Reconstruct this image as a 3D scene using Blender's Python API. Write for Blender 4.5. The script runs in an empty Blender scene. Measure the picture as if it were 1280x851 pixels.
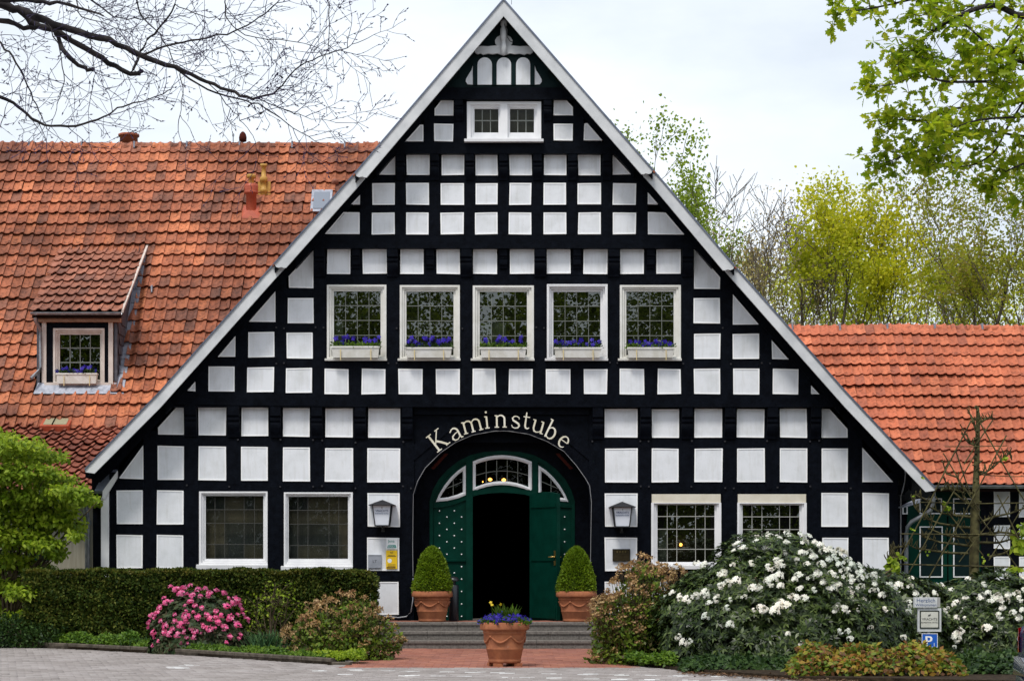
import bpy, math, random
import numpy as np
from mathutils import Vector, Matrix

R = math.radians
S = bpy.context.scene
C = S.collection
rnd = random.Random(7)
NR = np.random.RandomState(11)

# ------------------------------------------------------------------ camera
F, D, E = 2660.0, 38.0, 1.5        # focal length in photo pixels, metres to the gable, eye height
def P(px, py, Y=0.0):
    """point on the vertical plane at depth Y that the photo shows at px, py"""
    d = Y + D
    return Vector(((px - 640.0) * d / F, Y, E + (700.0 - py) * d / F))
def G(px, py, z=0.0):
    """point on the level z seen at px, py"""
    d = (E - z) * F / (py - 700.0)
    return Vector(((px - 640.0) * d / F, d - D, z))

cam = bpy.data.cameras.new('camera')
camo = bpy.data.objects.new('camera', cam)
C.objects.link(camo)
camo.location = (0, -D, E)
camo.rotation_euler = (R(90), 0, 0)
cam.sensor_width = 36.0
cam.lens = 36.0 * F / 1280.0
cam.shift_y = (700.0 - 425.5) / 1280.0
cam.clip_start = 0.1
cam.clip_end = 2000
S.camera = camo

# ------------------------------------------------------------------ light
SUN_EL, SUN_AZ = 60.0, -24.0       # azimuth measured from straight behind the camera, negative = from the left
world = bpy.data.worlds.new('World')
S.world = world
world.use_nodes = True
wn, wl = world.node_tree.nodes, world.node_tree.links
wn.clear()
wo = wn.new('ShaderNodeOutputWorld')
bg = wn.new('ShaderNodeBackground')
sky = wn.new('ShaderNodeTexSky')
sky.sky_type = 'NISHITA'
sky.sun_disc = False
sky.sun_elevation = R(SUN_EL)
sky.sun_rotation = R(180 - SUN_AZ)
sky.air_density = 1.0
sky.dust_density = 2.5
sky.ozone_density = 2.0
bg.inputs['Strength'].default_value = 0.1
wc = wn.new('ShaderNodeTexCoord')
wmap = wn.new('ShaderNodeMapping')
wmap.inputs['Scale'].default_value = (1.0, 1.0, 2.6)
wno = wn.new('ShaderNodeTexNoise')
wno.inputs['Scale'].default_value = 3.1
wno.inputs['Detail'].default_value = 7.0
wno.inputs['Roughness'].default_value = 0.55
wr = wn.new('ShaderNodeValToRGB')
wr.color_ramp.elements[0].position = 0.36
wr.color_ramp.elements[0].color = (0.66, 0.66, 0.66, 1)
wr.color_ramp.elements[1].position = 0.60
wr.color_ramp.elements[1].color = (1, 1, 1, 1)
wm = wn.new('ShaderNodeMix')
wm.data_type = 'RGBA'
wm.inputs['B'].default_value = (9.1, 9.75, 10.5, 1)
wl.new(wc.outputs['Generated'], wmap.inputs['Vector'])
wl.new(wmap.outputs['Vector'], wno.inputs['Vector'])
wl.new(wno.outputs['Fac'], wr.inputs['Fac'])
wl.new(wr.outputs['Color'], wm.inputs['Factor'])
wl.new(sky.outputs['Color'], wm.inputs['A'])
wl.new(wm.outputs['Result'], bg.inputs['Color'])
wl.new(bg.outputs['Background'], wo.inputs['Surface'])

sl = bpy.data.lights.new('sun', 'SUN')
sl.energy = 2.3
sl.angle = R(13)
sl.color = (1.0, 0.955, 0.89)
so = bpy.data.objects.new('sun', sl)
C.objects.link(so)
so.rotation_euler = (R(90 - SUN_EL), 0, R(SUN_AZ))

S.view_settings.view_transform = 'Standard'
S.view_settings.look = 'None'
S.view_settings.exposure = 0.17
S.view_settings.gamma = 1.0
S.view_settings.use_curve_mapping = False

# ------------------------------------------------------------------ helpers
class MB:
    """collects faces and links them as one mesh object"""
    def __init__(s):
        s.v, s.f, s.m, s.sm = [], [], [], []
    def add(s, vs, fs, m=0, smooth=False):
        o = len(s.v)
        s.v += [tuple(v) for v in vs]
        for f in fs:
            s.f.append(tuple(i + o for i in f)); s.m.append(m); s.sm.append(smooth)
        return s
    def box(s, a, b, m=0):
        x0, x1 = sorted((a[0], b[0])); y0, y1 = sorted((a[1], b[1])); z0, z1 = sorted((a[2], b[2]))
        vs = [(x0,y0,z0),(x1,y0,z0),(x1,y1,z0),(x0,y1,z0),(x0,y0,z1),(x1,y0,z1),(x1,y1,z1),(x0,y1,z1)]
        return s.add(vs, [(0,3,2,1),(4,5,6,7),(0,1,5,4),(1,2,6,5),(2,3,7,6),(3,0,4,7)], m)
    def prism(s, pts, y0, y1, m=0, mside=None):
        """pts: list of (x, z), seen from -Y; front face at y0"""
        n = len(pts)
        ar = sum(pts[i][0]*pts[(i+1)%n][1] - pts[(i+1)%n][0]*pts[i][1] for i in range(n))
        if ar < 0: pts = pts[::-1]
        vs = [(x, y0, z) for x, z in pts] + [(x, y1, z) for x, z in pts]
        s.add(vs, [tuple(range(n)), tuple(range(2*n-1, n-1, -1))], m)
        s.add(vs, [(i, i+n, (i+1)%n+n, (i+1)%n) for i in range(n)], m if mside is None else mside)
        return s
    def prism_x(s, pts, x0, x1, m=0):
        """pts: list of (y, z) extruded along x"""
        n = len(pts)
        ar = sum(pts[i][0]*pts[(i+1)%n][1] - pts[(i+1)%n][0]*pts[i][1] for i in range(n))
        if ar < 0: pts = pts[::-1]
        vs = [(x0, y, z) for y, z in pts] + [(x1, y, z) for y, z in pts]
        s.add(vs, [tuple(range(n-1, -1, -1)), tuple(range(n, 2*n))], m)
        return s.add(vs, [(i, (i+1)%n, (i+1)%n+n, i+n) for i in range(n)], m)
    def tube(s, pts, rad, sides=8, m=0, cap=True, smooth=True):
        pts = [Vector(p) for p in pts]
        if not hasattr(rad, '__len__'): rad = [rad]*len(pts)
        vs = []
        ref = Vector((0.13, 0.2, 1)).normalized()
        for i, p in enumerate(pts):
            t = (pts[min(i+1, len(pts)-1)] - pts[max(i-1, 0)])
            if t.length < 1e-9: t = Vector((0,0,1))
            t.normalize()
            rf = ref if abs(t.dot(ref)) < 0.95 else Vector((1, 0.1, 0)).normalized()
            a = t.cross(rf).normalized(); b = t.cross(a)
            for k in range(sides):
                w = 2*math.pi*k/sides
                vs.append(p + (a*math.cos(w) + b*math.sin(w))*rad[i])
        fs = []
        for i in range(len(pts)-1):
            for k in range(sides):
                k2 = (k+1) % sides
                fs.append((i*sides+k, i*sides+k2, (i+1)*sides+k2, (i+1)*sides+k))
        s.add(vs, fs, m, smooth)
        if cap:
            n = len(pts)
            s.add(vs[:sides], [tuple(range(sides-1, -1, -1))], m)
            s.add(vs[-sides:], [tuple(range(sides))], m)
        return s
    def lathe(s, prof, c=(0,0,0), sides=32, m=0, smooth=True):
        vs = []
        for r, z in prof:
            for k in range(sides):
                w = 2*math.pi*k/sides
                vs.append((c[0]+r*math.cos(w), c[1]+r*math.sin(w), c[2]+z))
        fs = [(i*sides+k, i*sides+(k+1)%sides, (i+1)*sides+(k+1)%sides, (i+1)*sides+k)
              for i in range(len(prof)-1) for k in range(sides)]
        return s.add(vs, fs, m, smooth)
    def mesh(s, name, mats):
        me = bpy.data.meshes.new(name)
        me.from_pydata(s.v, [], s.f)
        for mt in (mats if isinstance(mats, (list, tuple)) else [mats]): me.materials.append(mt)
        me.polygons.foreach_set('material_index', s.m)
        me.polygons.foreach_set('use_smooth', s.sm)
        me.update()
        return me
    def build(s, name, mats, parent=None, **kw):
        return link(name, s.mesh(name, mats), parent, **kw)

def link(name, me, parent=None, label=None, cat=None, group=None, kind=None, loc=None, rot=None):
    o = bpy.data.objects.new(name, me)
    C.objects.link(o)
    if parent is not None:
        o.parent = parent
        if parent.type == 'EMPTY' or True:
            # geometry is written in world space unless loc is given: undo the parent's offset
            if loc is None:
                o.matrix_parent_inverse = wmat(parent).inverted()
    if loc is not None: o.location = loc
    if rot is not None: o.rotation_euler = rot
    tag(o, label, cat, group, kind)
    return o
def wmat(o):
    m = Matrix.LocRotScale(o.location, o.rotation_euler, o.scale)
    return (wmat(o.parent) @ o.matrix_parent_inverse @ m) if o.parent else m
def tag(o, label=None, cat=None, group=None, kind=None):
    if label: o['label'] = label
    if cat: o['category'] = cat
    if group: o['group'] = group
    if kind: o['kind'] = kind
    return o
def thing(name, label, cat, loc=(0,0,0), group=None, rotz=0):
    o = bpy.data.objects.new(name, None)
    C.objects.link(o)
    o.location = loc; o.rotation_euler = (0, 0, rotz)
    o.empty_display_size = 0.2
    return tag(o, label, cat, group)
def copy_tree(o, parent=None):
    c = o.copy(); C.objects.link(c)
    if parent is not None: c.parent = parent
    for ch in o.children: copy_tree(ch, c)
    return c

def np_mesh(name, V, FC, mats, mi=None, smooth=False):
    """V (n,3), FC list of (k,m) int arrays with the same m per array"""
    me = bpy.data.meshes.new(name)
    V = np.asarray(V, dtype=np.float32)
    if not isinstance(FC, list): FC = [FC]
    nl = sum(f.size for f in FC); nf = sum(len(f) for f in FC)
    me.vertices.add(len(V)); me.vertices.foreach_set('co', V.ravel())
    me.loops.add(nl); me.loops.foreach_set('vertex_index', np.concatenate([f.ravel() for f in FC]).astype(np.int32))
    me.polygons.add(nf)
    tot = np.concatenate([np.full(len(f), f.shape[1]) for f in FC])
    st = np.concatenate([[0], np.cumsum(tot)[:-1]])
    me.polygons.foreach_set('loop_start', st.astype(np.int32))
    try: me.polygons.foreach_set('loop_total', tot.astype(np.int32))
    except Exception: pass
    for mt in (mats if isinstance(mats, (list, tuple)) else [mats]): me.materials.append(mt)
    if mi is not None: me.polygons.foreach_set('material_index', np.asarray(mi, dtype=np.int32))
    if smooth: me.polygons.foreach_set('use_smooth', np.ones(nf, dtype=bool))
    me.update(calc_edges=True)
    me.validate()
    return me

def nrm(a):
    return a / np.maximum(np.linalg.norm(a, axis=-1, keepdims=True), 1e-9)
def scatter(T, TF, pos, u, n, sc):
    """template T in (across, along, up) coordinates put at pos with direction u and normal n"""
    u = nrm(np.asarray(u, float)); n = np.asarray(n, float)
    n = nrm(n - (n*u).sum(-1, keepdims=True)*u)
    w = np.cross(u, n)
    T = np.asarray(T, float)
    sc = np.asarray(sc, float)
    if sc.ndim == 1: sc = np.repeat(sc[:, None], 3, 1)
    Q = T[None, :, :]*sc[:, None, :]
    V = pos[:, None, :] + Q[:, :, 0:1]*w[:, None, :] + Q[:, :, 1:2]*u[:, None, :] + Q[:, :, 2:3]*n[:, None, :]
    N = len(pos); k = len(T)
    FC = [(np.asarray(f)[None, :, :] + (np.arange(N)*k)[:, None, None]).reshape(-1, len(f[0])) for f in TF]
    return V.reshape(-1, 3), FC
def leaves(name, mat, parent, pos, u, n, sc, T=None, TF=None, kind='stuff', **kw):
    if T is None: T, TF = LEAF, LEAF_F
    V, FC = scatter(T, TF, np.asarray(pos, float), u, n, sc)
    return link(name, np_mesh(name, V, FC, mat), parent, kind=kind, **kw)
LEAF = [(0,0,0), (-.27,.5,.07), (0,1,-.05), (.27,.5,.07)]
LEAF_F = [[(0,3,2,1)]]
LONG = [(0,0,0), (-.17,.45,.04), (0,1,-.10), (.17,.45,.04)]
OAK = [(0,0,0), (.10,.12,.02), (.24,.22,.05), (.14,.34,.02), (.34,.48,.06), (.18,.58,.02), (.30,.76,.04), (.12,.84,.0), (0,1,-.05),
       (-.12,.84,.0), (-.30,.76,.04), (-.18,.58,.02), (-.34,.48,.06), (-.14,.34,.02), (-.24,.22,.05), (-.10,.12,.02)]
OAK_F = [[(0,1,2,3,4,5,6,7,8)], [(0,8,9,10,11,12,13,14,15)]]
def rdir(n):
    a = NR.normal(size=(n, 3)); return nrm(a)

# ------------------------------------------------------------------ materials
def mat(name, col, rough=0.6, spec=0.3, metal=0.0):
    m = bpy.data.materials.new(name); m.use_nodes = True
    b = m.node_tree.nodes['Principled BSDF']
    b.inputs['Base Color'].default_value = (*col, 1)
    b.inputs['Roughness'].default_value = rough
    b.inputs['Specular IOR Level'].default_value = spec
    b.inputs['Metallic'].default_value = metal
    return m
def N(m, t): return m.node_tree.nodes.new(t)
def LK(m, a, b): m.node_tree.links.new(a, b)
def pos_noise(m, scale, detail=4, rough=0.55, stretch=None, coord='pos'):
    no = N(m, 'ShaderNodeTexNoise')
    no.inputs['Scale'].default_value = scale; no.inputs['Detail'].default_value = detail
    no.inputs['Roughness'].default_value = rough
    if coord == 'pos':
        g = N(m, 'ShaderNodeNewGeometry'); out = g.outputs['Position']
    else:
        g = N(m, 'ShaderNodeTexCoord'); out = g.outputs['Object']
    if stretch:
        mp = N(m, 'ShaderNodeMapping'); mp.inputs['Scale'].default_value = stretch
        LK(m, out, mp.inputs['Vector']); out = mp.outputs['Vector']
    LK(m, out, no.inputs['Vector'])
    return no.outputs['Fac']
def ramp(m, fac, stops):
    r = N(m, 'ShaderNodeValToRGB')
    e = r.color_ramp.elements
    while len(e) < len(stops): e.new(0.5)
    for k, (p, c) in enumerate(stops):
        e[k].position = p; e[k].color = (*c, 1)
    if fac is not None: LK(m, fac, r.inputs['Fac'])
    return r.outputs['Color']
def mixc(m, fac, a, b, mode='MIX'):
    x = N(m, 'ShaderNodeMix'); x.data_type = 'RGBA'; x.blend_type = mode
    for key, v in (('Factor', fac), ('A', a), ('B', b)):
        if isinstance(v, (int, float)): x.inputs[key].default_value = v
        elif isinstance(v, tuple): x.inputs[key].default_value = (*v, 1)
        else: LK(m, v, x.inputs[key])
    return x.outputs['Result']
def setbase(m, col): LK(m, col, m.node_tree.nodes['Principled BSDF'].inputs['Base Color'])
def bump(m, h, strength=0.3, dist=0.01):
    b = N(m, 'ShaderNodeBump'); b.inputs['Strength'].default_value = strength; b.inputs['Distance'].default_value = dist
    LK(m, h, b.inputs['Height'])
    LK(m, b.outputs['Normal'], m.node_tree.nodes['Principled BSDF'].inputs['Normal'])
def rand_piece(m):
    """a random number per piece: per object and per island"""
    g = N(m, 'ShaderNodeNewGeometry'); oi = N(m, 'ShaderNodeObjectInfo')
    a = N(m, 'ShaderNodeMath'); a.operation = 'ADD'
    LK(m, g.outputs['Random Per Island'], a.inputs[0]); LK(m, oi.outputs['Random'], a.inputs[1])
    fr = N(m, 'ShaderNodeMath'); fr.operation = 'FRACT'; LK(m, a.outputs[0], fr.inputs[0])
    return fr.outputs[0]

def noisy(name, c1, c2, scale, rough=0.7, spec=0.3, b=0.2, bd=0.005, stretch=None, detail=5, metal=0.0, lo=.35, hi=.65, coord='pos'):
    m = mat(name, c1, rough, spec, metal)
    f = pos_noise(m, scale, detail, stretch=stretch, coord=coord)
    setbase(m, ramp(m, f, [(lo, c1), (hi, c2)]))
    if b: bump(m, f, b, bd)
    return m

def plaster_mat(name, c, c2, edge=False):
    m = mat(name, c, 0.75, 0.2)
    f = pos_noise(m, 3.0, 6, 0.6)
    f2 = pos_noise(m, 34.0, 3)
    base = ramp(m, f, [(.30, c2), (.55, c)])
    spots = ramp(m, pos_noise(m, 60.0, 2), [(.24, (.45,.43,.38)), (.29, (1,1,1))])
    drip = ramp(m, pos_noise(m, 5.0, 5, .6, stretch=(3.0, 1, .35)), [(.34, (.93,.925,.91)), (.50, (1,1,1))])
    base = mixc(m, 1.0, base, drip, 'MULTIPLY')
    setbase(m, mixc(m, 0.7, base, spots, 'MULTIPLY'))
    bump(m, f2, 0.25, 0.006)
    return m
M_plaster = plaster_mat('plaster white', (.77,.79,.825), (.66,.68,.70))
M_edge = mat('plaster edge white', (.93,.93,.93), 0.6)
M_timber = mat('black timber', (.004,.005,.009), 0.5, 0.055)
_f = pos_noise(M_timber, 9.0, 6, 0.65)
setbase(M_timber, ramp(M_timber, _f, [(.35, (.0010,.0016,.0036)), (.68, (.0038,.0055,.010))]))
bump(M_timber, pos_noise(M_timber, 26.0, 6, 0.75, stretch=(1,1,1)), 0.7, 0.012)
M_green = noisy('dark green paint', (.001,.024,.016), (.0015,.034,.023), 6.0, 0.45, 0.07, b=0.2)
M_greenblack = noisy('black green paint', (.002,.010,.011), (.004,.015,.016), 6.0, 0.5, 0.1, b=0.1)
M_white = noisy('white window paint', (.74,.74,.76), (.82,.82,.83), 4.0, 0.4, 0.4, b=0)
M_cream = noisy('cream paint', (.62,.57,.46), (.70,.66,.56), 4.0, 0.5, 0.3, b=0)
M_barge = noisy('weathered grey white board', (.47,.485,.50), (.64,.65,.66), 2.2, 0.6, 0.3, b=0.25, stretch=(1.0,1.0,1.0), detail=8, lo=.3, hi=.6)
M_zinc = noisy('zinc', (.12,.14,.19), (.19,.21,.27), 3.0, 0.35, 0.5, b=0, metal=0.6)
M_zincpipe = noisy('zinc pipe', (.22,.24,.27), (.38,.40,.43), 8.0, 0.38, 0.5, b=0, metal=0.7)
M_lead = noisy('lead flashing', (.20,.22,.27), (.34,.36,.42), 12.0, 0.5, 0.5, b=0.3, metal=0.3)
M_leadbar = mat('lead came', (.20,.21,.19), 0.5, 0.2)
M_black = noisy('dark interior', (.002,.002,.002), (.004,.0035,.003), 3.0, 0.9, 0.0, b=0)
M_brass = mat('brass', (.52,.36,.12), 0.28, 0.5, 0.9)
M_granite = noisy('grey step granite', (.095,.085,.076), (.18,.162,.145), 30.0, 0.75, 0.3, b=0.3)
M_slate = noisy('cheek slate', (.045,.047,.06), (.10,.10,.12), 9.0, 0.55, 0.4, b=0.2)
M_soil = noisy('dark soil', (.018,.013,.009), (.05,.035,.022), 14.0, 0.95, 0.1, b=0.8, bd=0.03)
M_kerb = noisy('kerb stone', (.05,.042,.032), (.12,.10,.078), 9.0, 0.85, 0.2, b=0.4)

def tile_mat(name, base, hi, lo, dirt=.5):
    m = mat(name, base, 0.62, 0.28)
    r = rand_piece(m)
    c = ramp(m, r, [(0.0, lo), (.30, base), (.72, base), (1.0, hi)])
    c.node.color_ramp.interpolation = 'LINEAR'
    # soot and weather in long streaks down the roof
    f = pos_noise(m, 0.55, 8, 0.68, stretch=(1.6, 1.0, .6))
    stain = ramp(m, f, [(.40, (.30,.28,.29)), (.60, (1,1,1))])
    c = mixc(m, dirt, c, stain, 'MULTIPLY')
    f2 = pos_noise(m, 11.0, 6, 0.7)
    st2 = ramp(m, f2, [(.33, (.30,.27,.26)), (.52, (1,1,1))])
    c = mixc(m, min(1, dirt+.25), c, st2, 'MULTIPLY')
    f3 = pos_noise(m, 26.0, 3, 0.6)
    li = ramp(m, f3, [(.66, (0,0,0)), (.72, (1,1,1))])
    lic = N(m, 'ShaderNodeMath'); lic.operation = 'MULTIPLY'; lic.inputs[1].default_value = .35
    LK(m, li, lic.inputs[0])
    c = mixc(m, lic.outputs[0], c, (.30,.28,.20))
    setbase(m, c)
    bump(m, f2, 0.3, 0.008)
    return m
M_tileL = tile_mat('old clay tile', (.46,.148,.072), (.64,.215,.095), (.26,.108,.070), .85)
M_tileR = tile_mat('red clay tile', (.58,.165,.080), (.72,.225,.11), (.42,.13,.075), .55)
M_tileD = tile_mat('dormer clay tile', (.40,.155,.095), (.50,.20,.125), (.24,.11,.08), .6)
M_under = mat('roof underlay', (.02,.012,.01), 0.9, 0.0)

def leaf_mat(name, cols, trans=0.35, rough=0.5, spec=0.25, scale=1.2):
    m = bpy.data.materials.new(name); m.use_nodes = True
    b = m.node_tree.nodes['Principled BSDF']
    b.inputs['Roughness'].default_value = rough
    b.inputs['Specular IOR Level'].default_value = spec
    r = rand_piece(m)
    n = len(cols)
    c = ramp(m, r, [((k + .5)/n, cols[k]) for k in range(n)])
    f = pos_noise(m, scale, 3)
    v = ramp(m, f, [(.35, (.72,.78,.72)), (.65, (1.12,1.08,1.0))])
    c = mixc(m, 1.0, c, v, 'MULTIPLY')
    LK(m, c, b.inputs['Base Color'])
    tr = N(m, 'ShaderNodeBsdfTranslucent'); LK(m, c, tr.inputs['Color'])
    mx = N(m, 'ShaderNodeMixShader'); mx.inputs[0].default_value = trans
    LK(m, b.outputs[0], mx.inputs[1]); LK(m, tr.outputs[0], mx.inputs[2])
    LK(m, mx.outputs[0], m.node_tree.nodes['Material Output'].inputs['Surface'])
    return m
L_hedge = leaf_mat('yew needles', [(.022,.042,.007), (.046,.076,.012), (.080,.115,.018), (.12,.13,.024)], .2, .6, .12)
L_hedgetop = leaf_mat('yew new growth', [(.11,.11,.016), (.17,.14,.022), (.08,.10,.014)], .3)
L_box = leaf_mat('box leaves', [(.11,.19,.008), (.17,.27,.012), (.24,.35,.018)], .35)
L_rhodo = leaf_mat('rhododendron leaves', [(.009,.020,.004), (.018,.036,.006), (.034,.062,.010), (.10,.14,.04)], .14, .38, .28)
L_rhodop = leaf_mat('dull rhododendron leaves', [(.022,.045,.016), (.045,.070,.028), (.075,.095,.042), (.05,.04,.02)], .12, .5, .2)
L_fresh = leaf_mat('fresh green leaves', [(.22,.33,.018), (.32,.44,.026), (.42,.52,.05), (.14,.23,.014)], .5)
L_ivy = leaf_mat('ground cover leaves', [(.07,.15,.014), (.12,.22,.02), (.17,.28,.03), (.04,.09,.012)], .3)
L_dark = leaf_mat('dark ivy leaves', [(.015,.04,.010), (.03,.065,.014), (.05,.10,.02)], .2)
L_hyd = leaf_mat('hydrangea leaves', [(.06,.11,.012), (.11,.18,.016), (.18,.26,.022), (.09,.07,.02)], .3)
L_dry = leaf_mat('dried flower heads', [(.34,.20,.085), (.46,.29,.13), (.56,.39,.20), (.24,.12,.07)], .2)
L_epi = leaf_mat('barrenwort leaves', [(.07,.13,.014), (.14,.20,.018), (.30,.26,.025), (.30,.14,.03), (.12,.05,.018)], .25)
L_oak = leaf_mat('oak leaves', [(.22,.33,.010), (.32,.44,.016), (.42,.52,.022), (.50,.54,.03)], .62, scale=2.0)
L_yel = leaf_mat('yellow green spring leaves', [(.50,.52,.02), (.64,.62,.03), (.78,.74,.06), (.40,.45,.02)], .62, scale=.3)
L_olive = leaf_mat('olive spring leaves', [(.34,.36,.03), (.46,.46,.035), (.28,.31,.025), (.38,.30,.08)], .6, scale=.3)
L_bud = leaf_mat('brown buds', [(.36,.28,.11), (.46,.38,.15), (.28,.20,.09)], .3, scale=.3)
L_gr = leaf_mat('spring green leaves', [(.26,.36,.03), (.36,.46,.045), (.18,.27,.02)], .5, scale=.3)
L_wood = leaf_mat('woodland leaves', [(.08,.13,.010), (.16,.22,.016), (.24,.30,.02), (.04,.06,.008)], .4, scale=.2)
M_bark = noisy('dark bark', (.012,.010,.012), (.040,.034,.034), 14.0, 0.85, 0.2, b=0.6, bd=0.01)
M_barkmoss = noisy('mossy bark', (.035,.030,.014), (.11,.10,.04), 9.0, 0.85, 0.2, b=0.5, bd=0.01)
M_barkgrey = noisy('grey brown bark', (.07,.055,.04), (.16,.13,.10), 3.0, 0.85, 0.2, b=0.3, bd=0.02)
M_twig = noisy('fine twig bark', (.030,.024,.060), (.065,.052,.11), 9.0, 0.8, 0.2, b=0)
M_stem = noisy('shrub stems', (.05,.035,.02), (.13,.10,.06), 9.0, 0.8, 0.2, b=0)
P_white = leaf_mat('white petals', [(.90,.90,.88), (.95,.94,.92), (.86,.87,.78), (.93,.86,.85)], .2, .5, .3)
P_pink = leaf_mat('pink petals', [(.92,.10,.36), (.95,.22,.50), (.86,.05,.25), (.96,.42,.64)], .3)
P_blue = leaf_mat('blue violet petals', [(.022,.012,.32), (.045,.020,.55), (.010,.005,.14), (.07,.035,.55)], .3)
P_yel = leaf_mat('yellow petals', [(.80,.55,.03), (.85,.68,.05)], .3)

def glass_mat(name, refl=0.09, tint=(.35,.38,.34)):
    m = bpy.data.materials.new(name); m.use_nodes = True
    nt = m.node_tree; nt.nodes.clear()
    o = nt.nodes.new('ShaderNodeOutputMaterial')
    t = nt.nodes.new('ShaderNodeBsdfTransparent'); t.inputs['Color'].default_value = (*tint, 1)
    g = nt.nodes.new('ShaderNodeBsdfGlossy'); g.inputs['Roughness'].default_value = 0.0
    g.inputs['Color'].default_value = (.95,1,.95,1)
    x = nt.nodes.new('ShaderNodeMixShader')
    lw = nt.nodes.new('ShaderNodeLayerWeight'); lw.inputs['Blend'].default_value = 0.25
    ad = nt.nodes.new('ShaderNodeMath'); ad.operation = 'ADD'; ad.inputs[1].default_value = refl
    fm_ = nt.nodes.new('ShaderNodeMath'); fm_.operation = 'MULTIPLY'; fm_.inputs[1].default_value = .12; nt.links.new(lw.outputs['Facing'], fm_.inputs[0]); nt.links.new(fm_.outputs[0], ad.inputs[0])
    nt.links.new(ad.outputs[0], x.inputs[0])
    nt.links.new(t.outputs[0], x.inputs[1]); nt.links.new(g.outputs[0], x.inputs[2])
    nt.links.new(x.outputs[0], o.inputs['Surface'])
    return m
M_glass = glass_mat('window glass', 0.13)
M_glassdim = glass_mat('dim leaded glass', 0.015, (.5,.5,.45))
M_glassdim2 = glass_mat('dim leaded blue glass', 0.02, (.30,.34,.36))
def emit_mat(name, col, st):
    m = bpy.data.materials.new(name); m.use_nodes = True
    b = m.node_tree.nodes['Principled BSDF']
    b.inputs['Base Color'].default_value = (*col, 1)
    b.inputs['Emission Color'].default_value = (*col, 1)
    b.inputs['Emission Strength'].default_value = st
    return m
M_bulb = emit_mat('warm lamp', (1.0, .42, .08), 9.0)

# ================================================================== SETTING
def tri_area(): pass
ground = MB()
ground.add([(-400,-200,-.02),(400,-200,-.02),(400,600,-.02),(-400,600,-.02)], [(0,1,2,3)])
M_ground = noisy('grass ground', (.03,.05,.012), (.06,.09,.02), 0.6, 0.95, 0.1, b=0.4, bd=0.05)
ground.build('ground', M_ground, kind='structure')

# paved forecourt: a sheet in joint colour, stones on top
M_joint = noisy('sand joint', (.06,.052,.046), (.11,.10,.088), 20.0, 0.95, 0.1, b=0)
def pave_mat(name, cs, sc=7):
    m = mat(name, cs[0], 0.85, 0.2)
    r = rand_piece(m)
    c = ramp(m, r, [((k+.5)/len(cs), cs[k]) for k in range(len(cs))])
    st = ramp(m, pos_noise(m, .8, 6, .6), [(.3, (.80,.79,.77)), (.6, (1,1,1))])
    c = mixc(m, 1, c, st, 'MULTIPLY')
    setbase(m, c); bump(m, pos_noise(m, 40, 4, .6), .35, .006)
    return m
M_pave = pave_mat('grey paving stone', [(.25,.225,.215), (.31,.28,.27), (.35,.32,.31), (.28,.25,.24)])
M_pavew = pave_mat('white paving stone', [(.58,.58,.58), (.66,.66,.65), (.52,.52,.52)])
M_brick = pave_mat('red paving brick', [(.27,.105,.075), (.33,.135,.095), (.38,.165,.11), (.23,.10,.08), (.30,.13,.10)])
fc = MB(); fc.add([(-40,-60,-.012),(40,-60,-.012),(40,-.9,-.012),(-40,-.9,-.012)], [(0,1,2,3)])
M_paveFar = mat('paving seen far off', (.19,.18,.17), .9, .2)
_b = N(M_paveFar, 'ShaderNodeTexBrick'); _b.inputs['Scale'].default_value = 1; _b.inputs['Brick Width'].default_value = .2
_b.inputs['Row Height'].default_value = .1; _b.inputs['Mortar Size'].default_value = .006
_b.inputs['Color1'].default_value = (.30,.28,.28,1); _b.inputs['Color2'].default_value = (.36,.33,.33,1); _b.inputs['Mortar'].default_value = (.07,.065,.06,1)
_g = N(M_paveFar, 'ShaderNodeNewGeometry'); LK(M_paveFar, _g.outputs['Position'], _b.inputs['Vector']); setbase(M_paveFar, _b.outputs['Color'])
forecourt = fc.build('forecourt', M_paveFar, kind='structure')

def in_poly(x, y, poly):
    c = False; n = len(poly); j = n-1
    for i in range(n):
        xi, yi = poly[i]; xj, yj = poly[j]
        if (yi > y) != (yj > y) and x < (xj-xi)*(y-yi)/(yj-yi)+xi: c = not c
        j = i
    return c
kerbL = [G(-60, 807), G(0, 808), G(85, 811), G(204, 817), G(341, 826), G(414, 831)]
kerbL_xy = [(p.x, p.y) for p in kerbL]
apronL, apronR = G(478, 812), G(790, 812)
apron_poly = [(-2.3, -1.95), (-2.3, -2.6), (G(425,833).x+.06, G(425,833).y), (G(425,833).x, G(425,834).y-.1), (G(800,838).x, G(425,834).y-.1), (G(782,829).x+.1, G(782,829).y), (2.3,-2.6), (2.3,-1.95)]
bedR_xy = [(1.95,-1.9), (G(775,822).x, G(775,822).y), (G(792,830).x, G(792,830).y), (G(860,840).x, G(860,840).y), (G(930,845).x, G(930,845).y), (G(1005,850).x, G(1005,850).y), (7.0,-12.6), (12,-13.0), (12,1.0), (1.95,1.0)]
bedL_xy = [(-14,-.9)] + kerbL_xy + [(-2.3,-2.8), (-2.3,-.2), (-14,-.2)]

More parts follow.
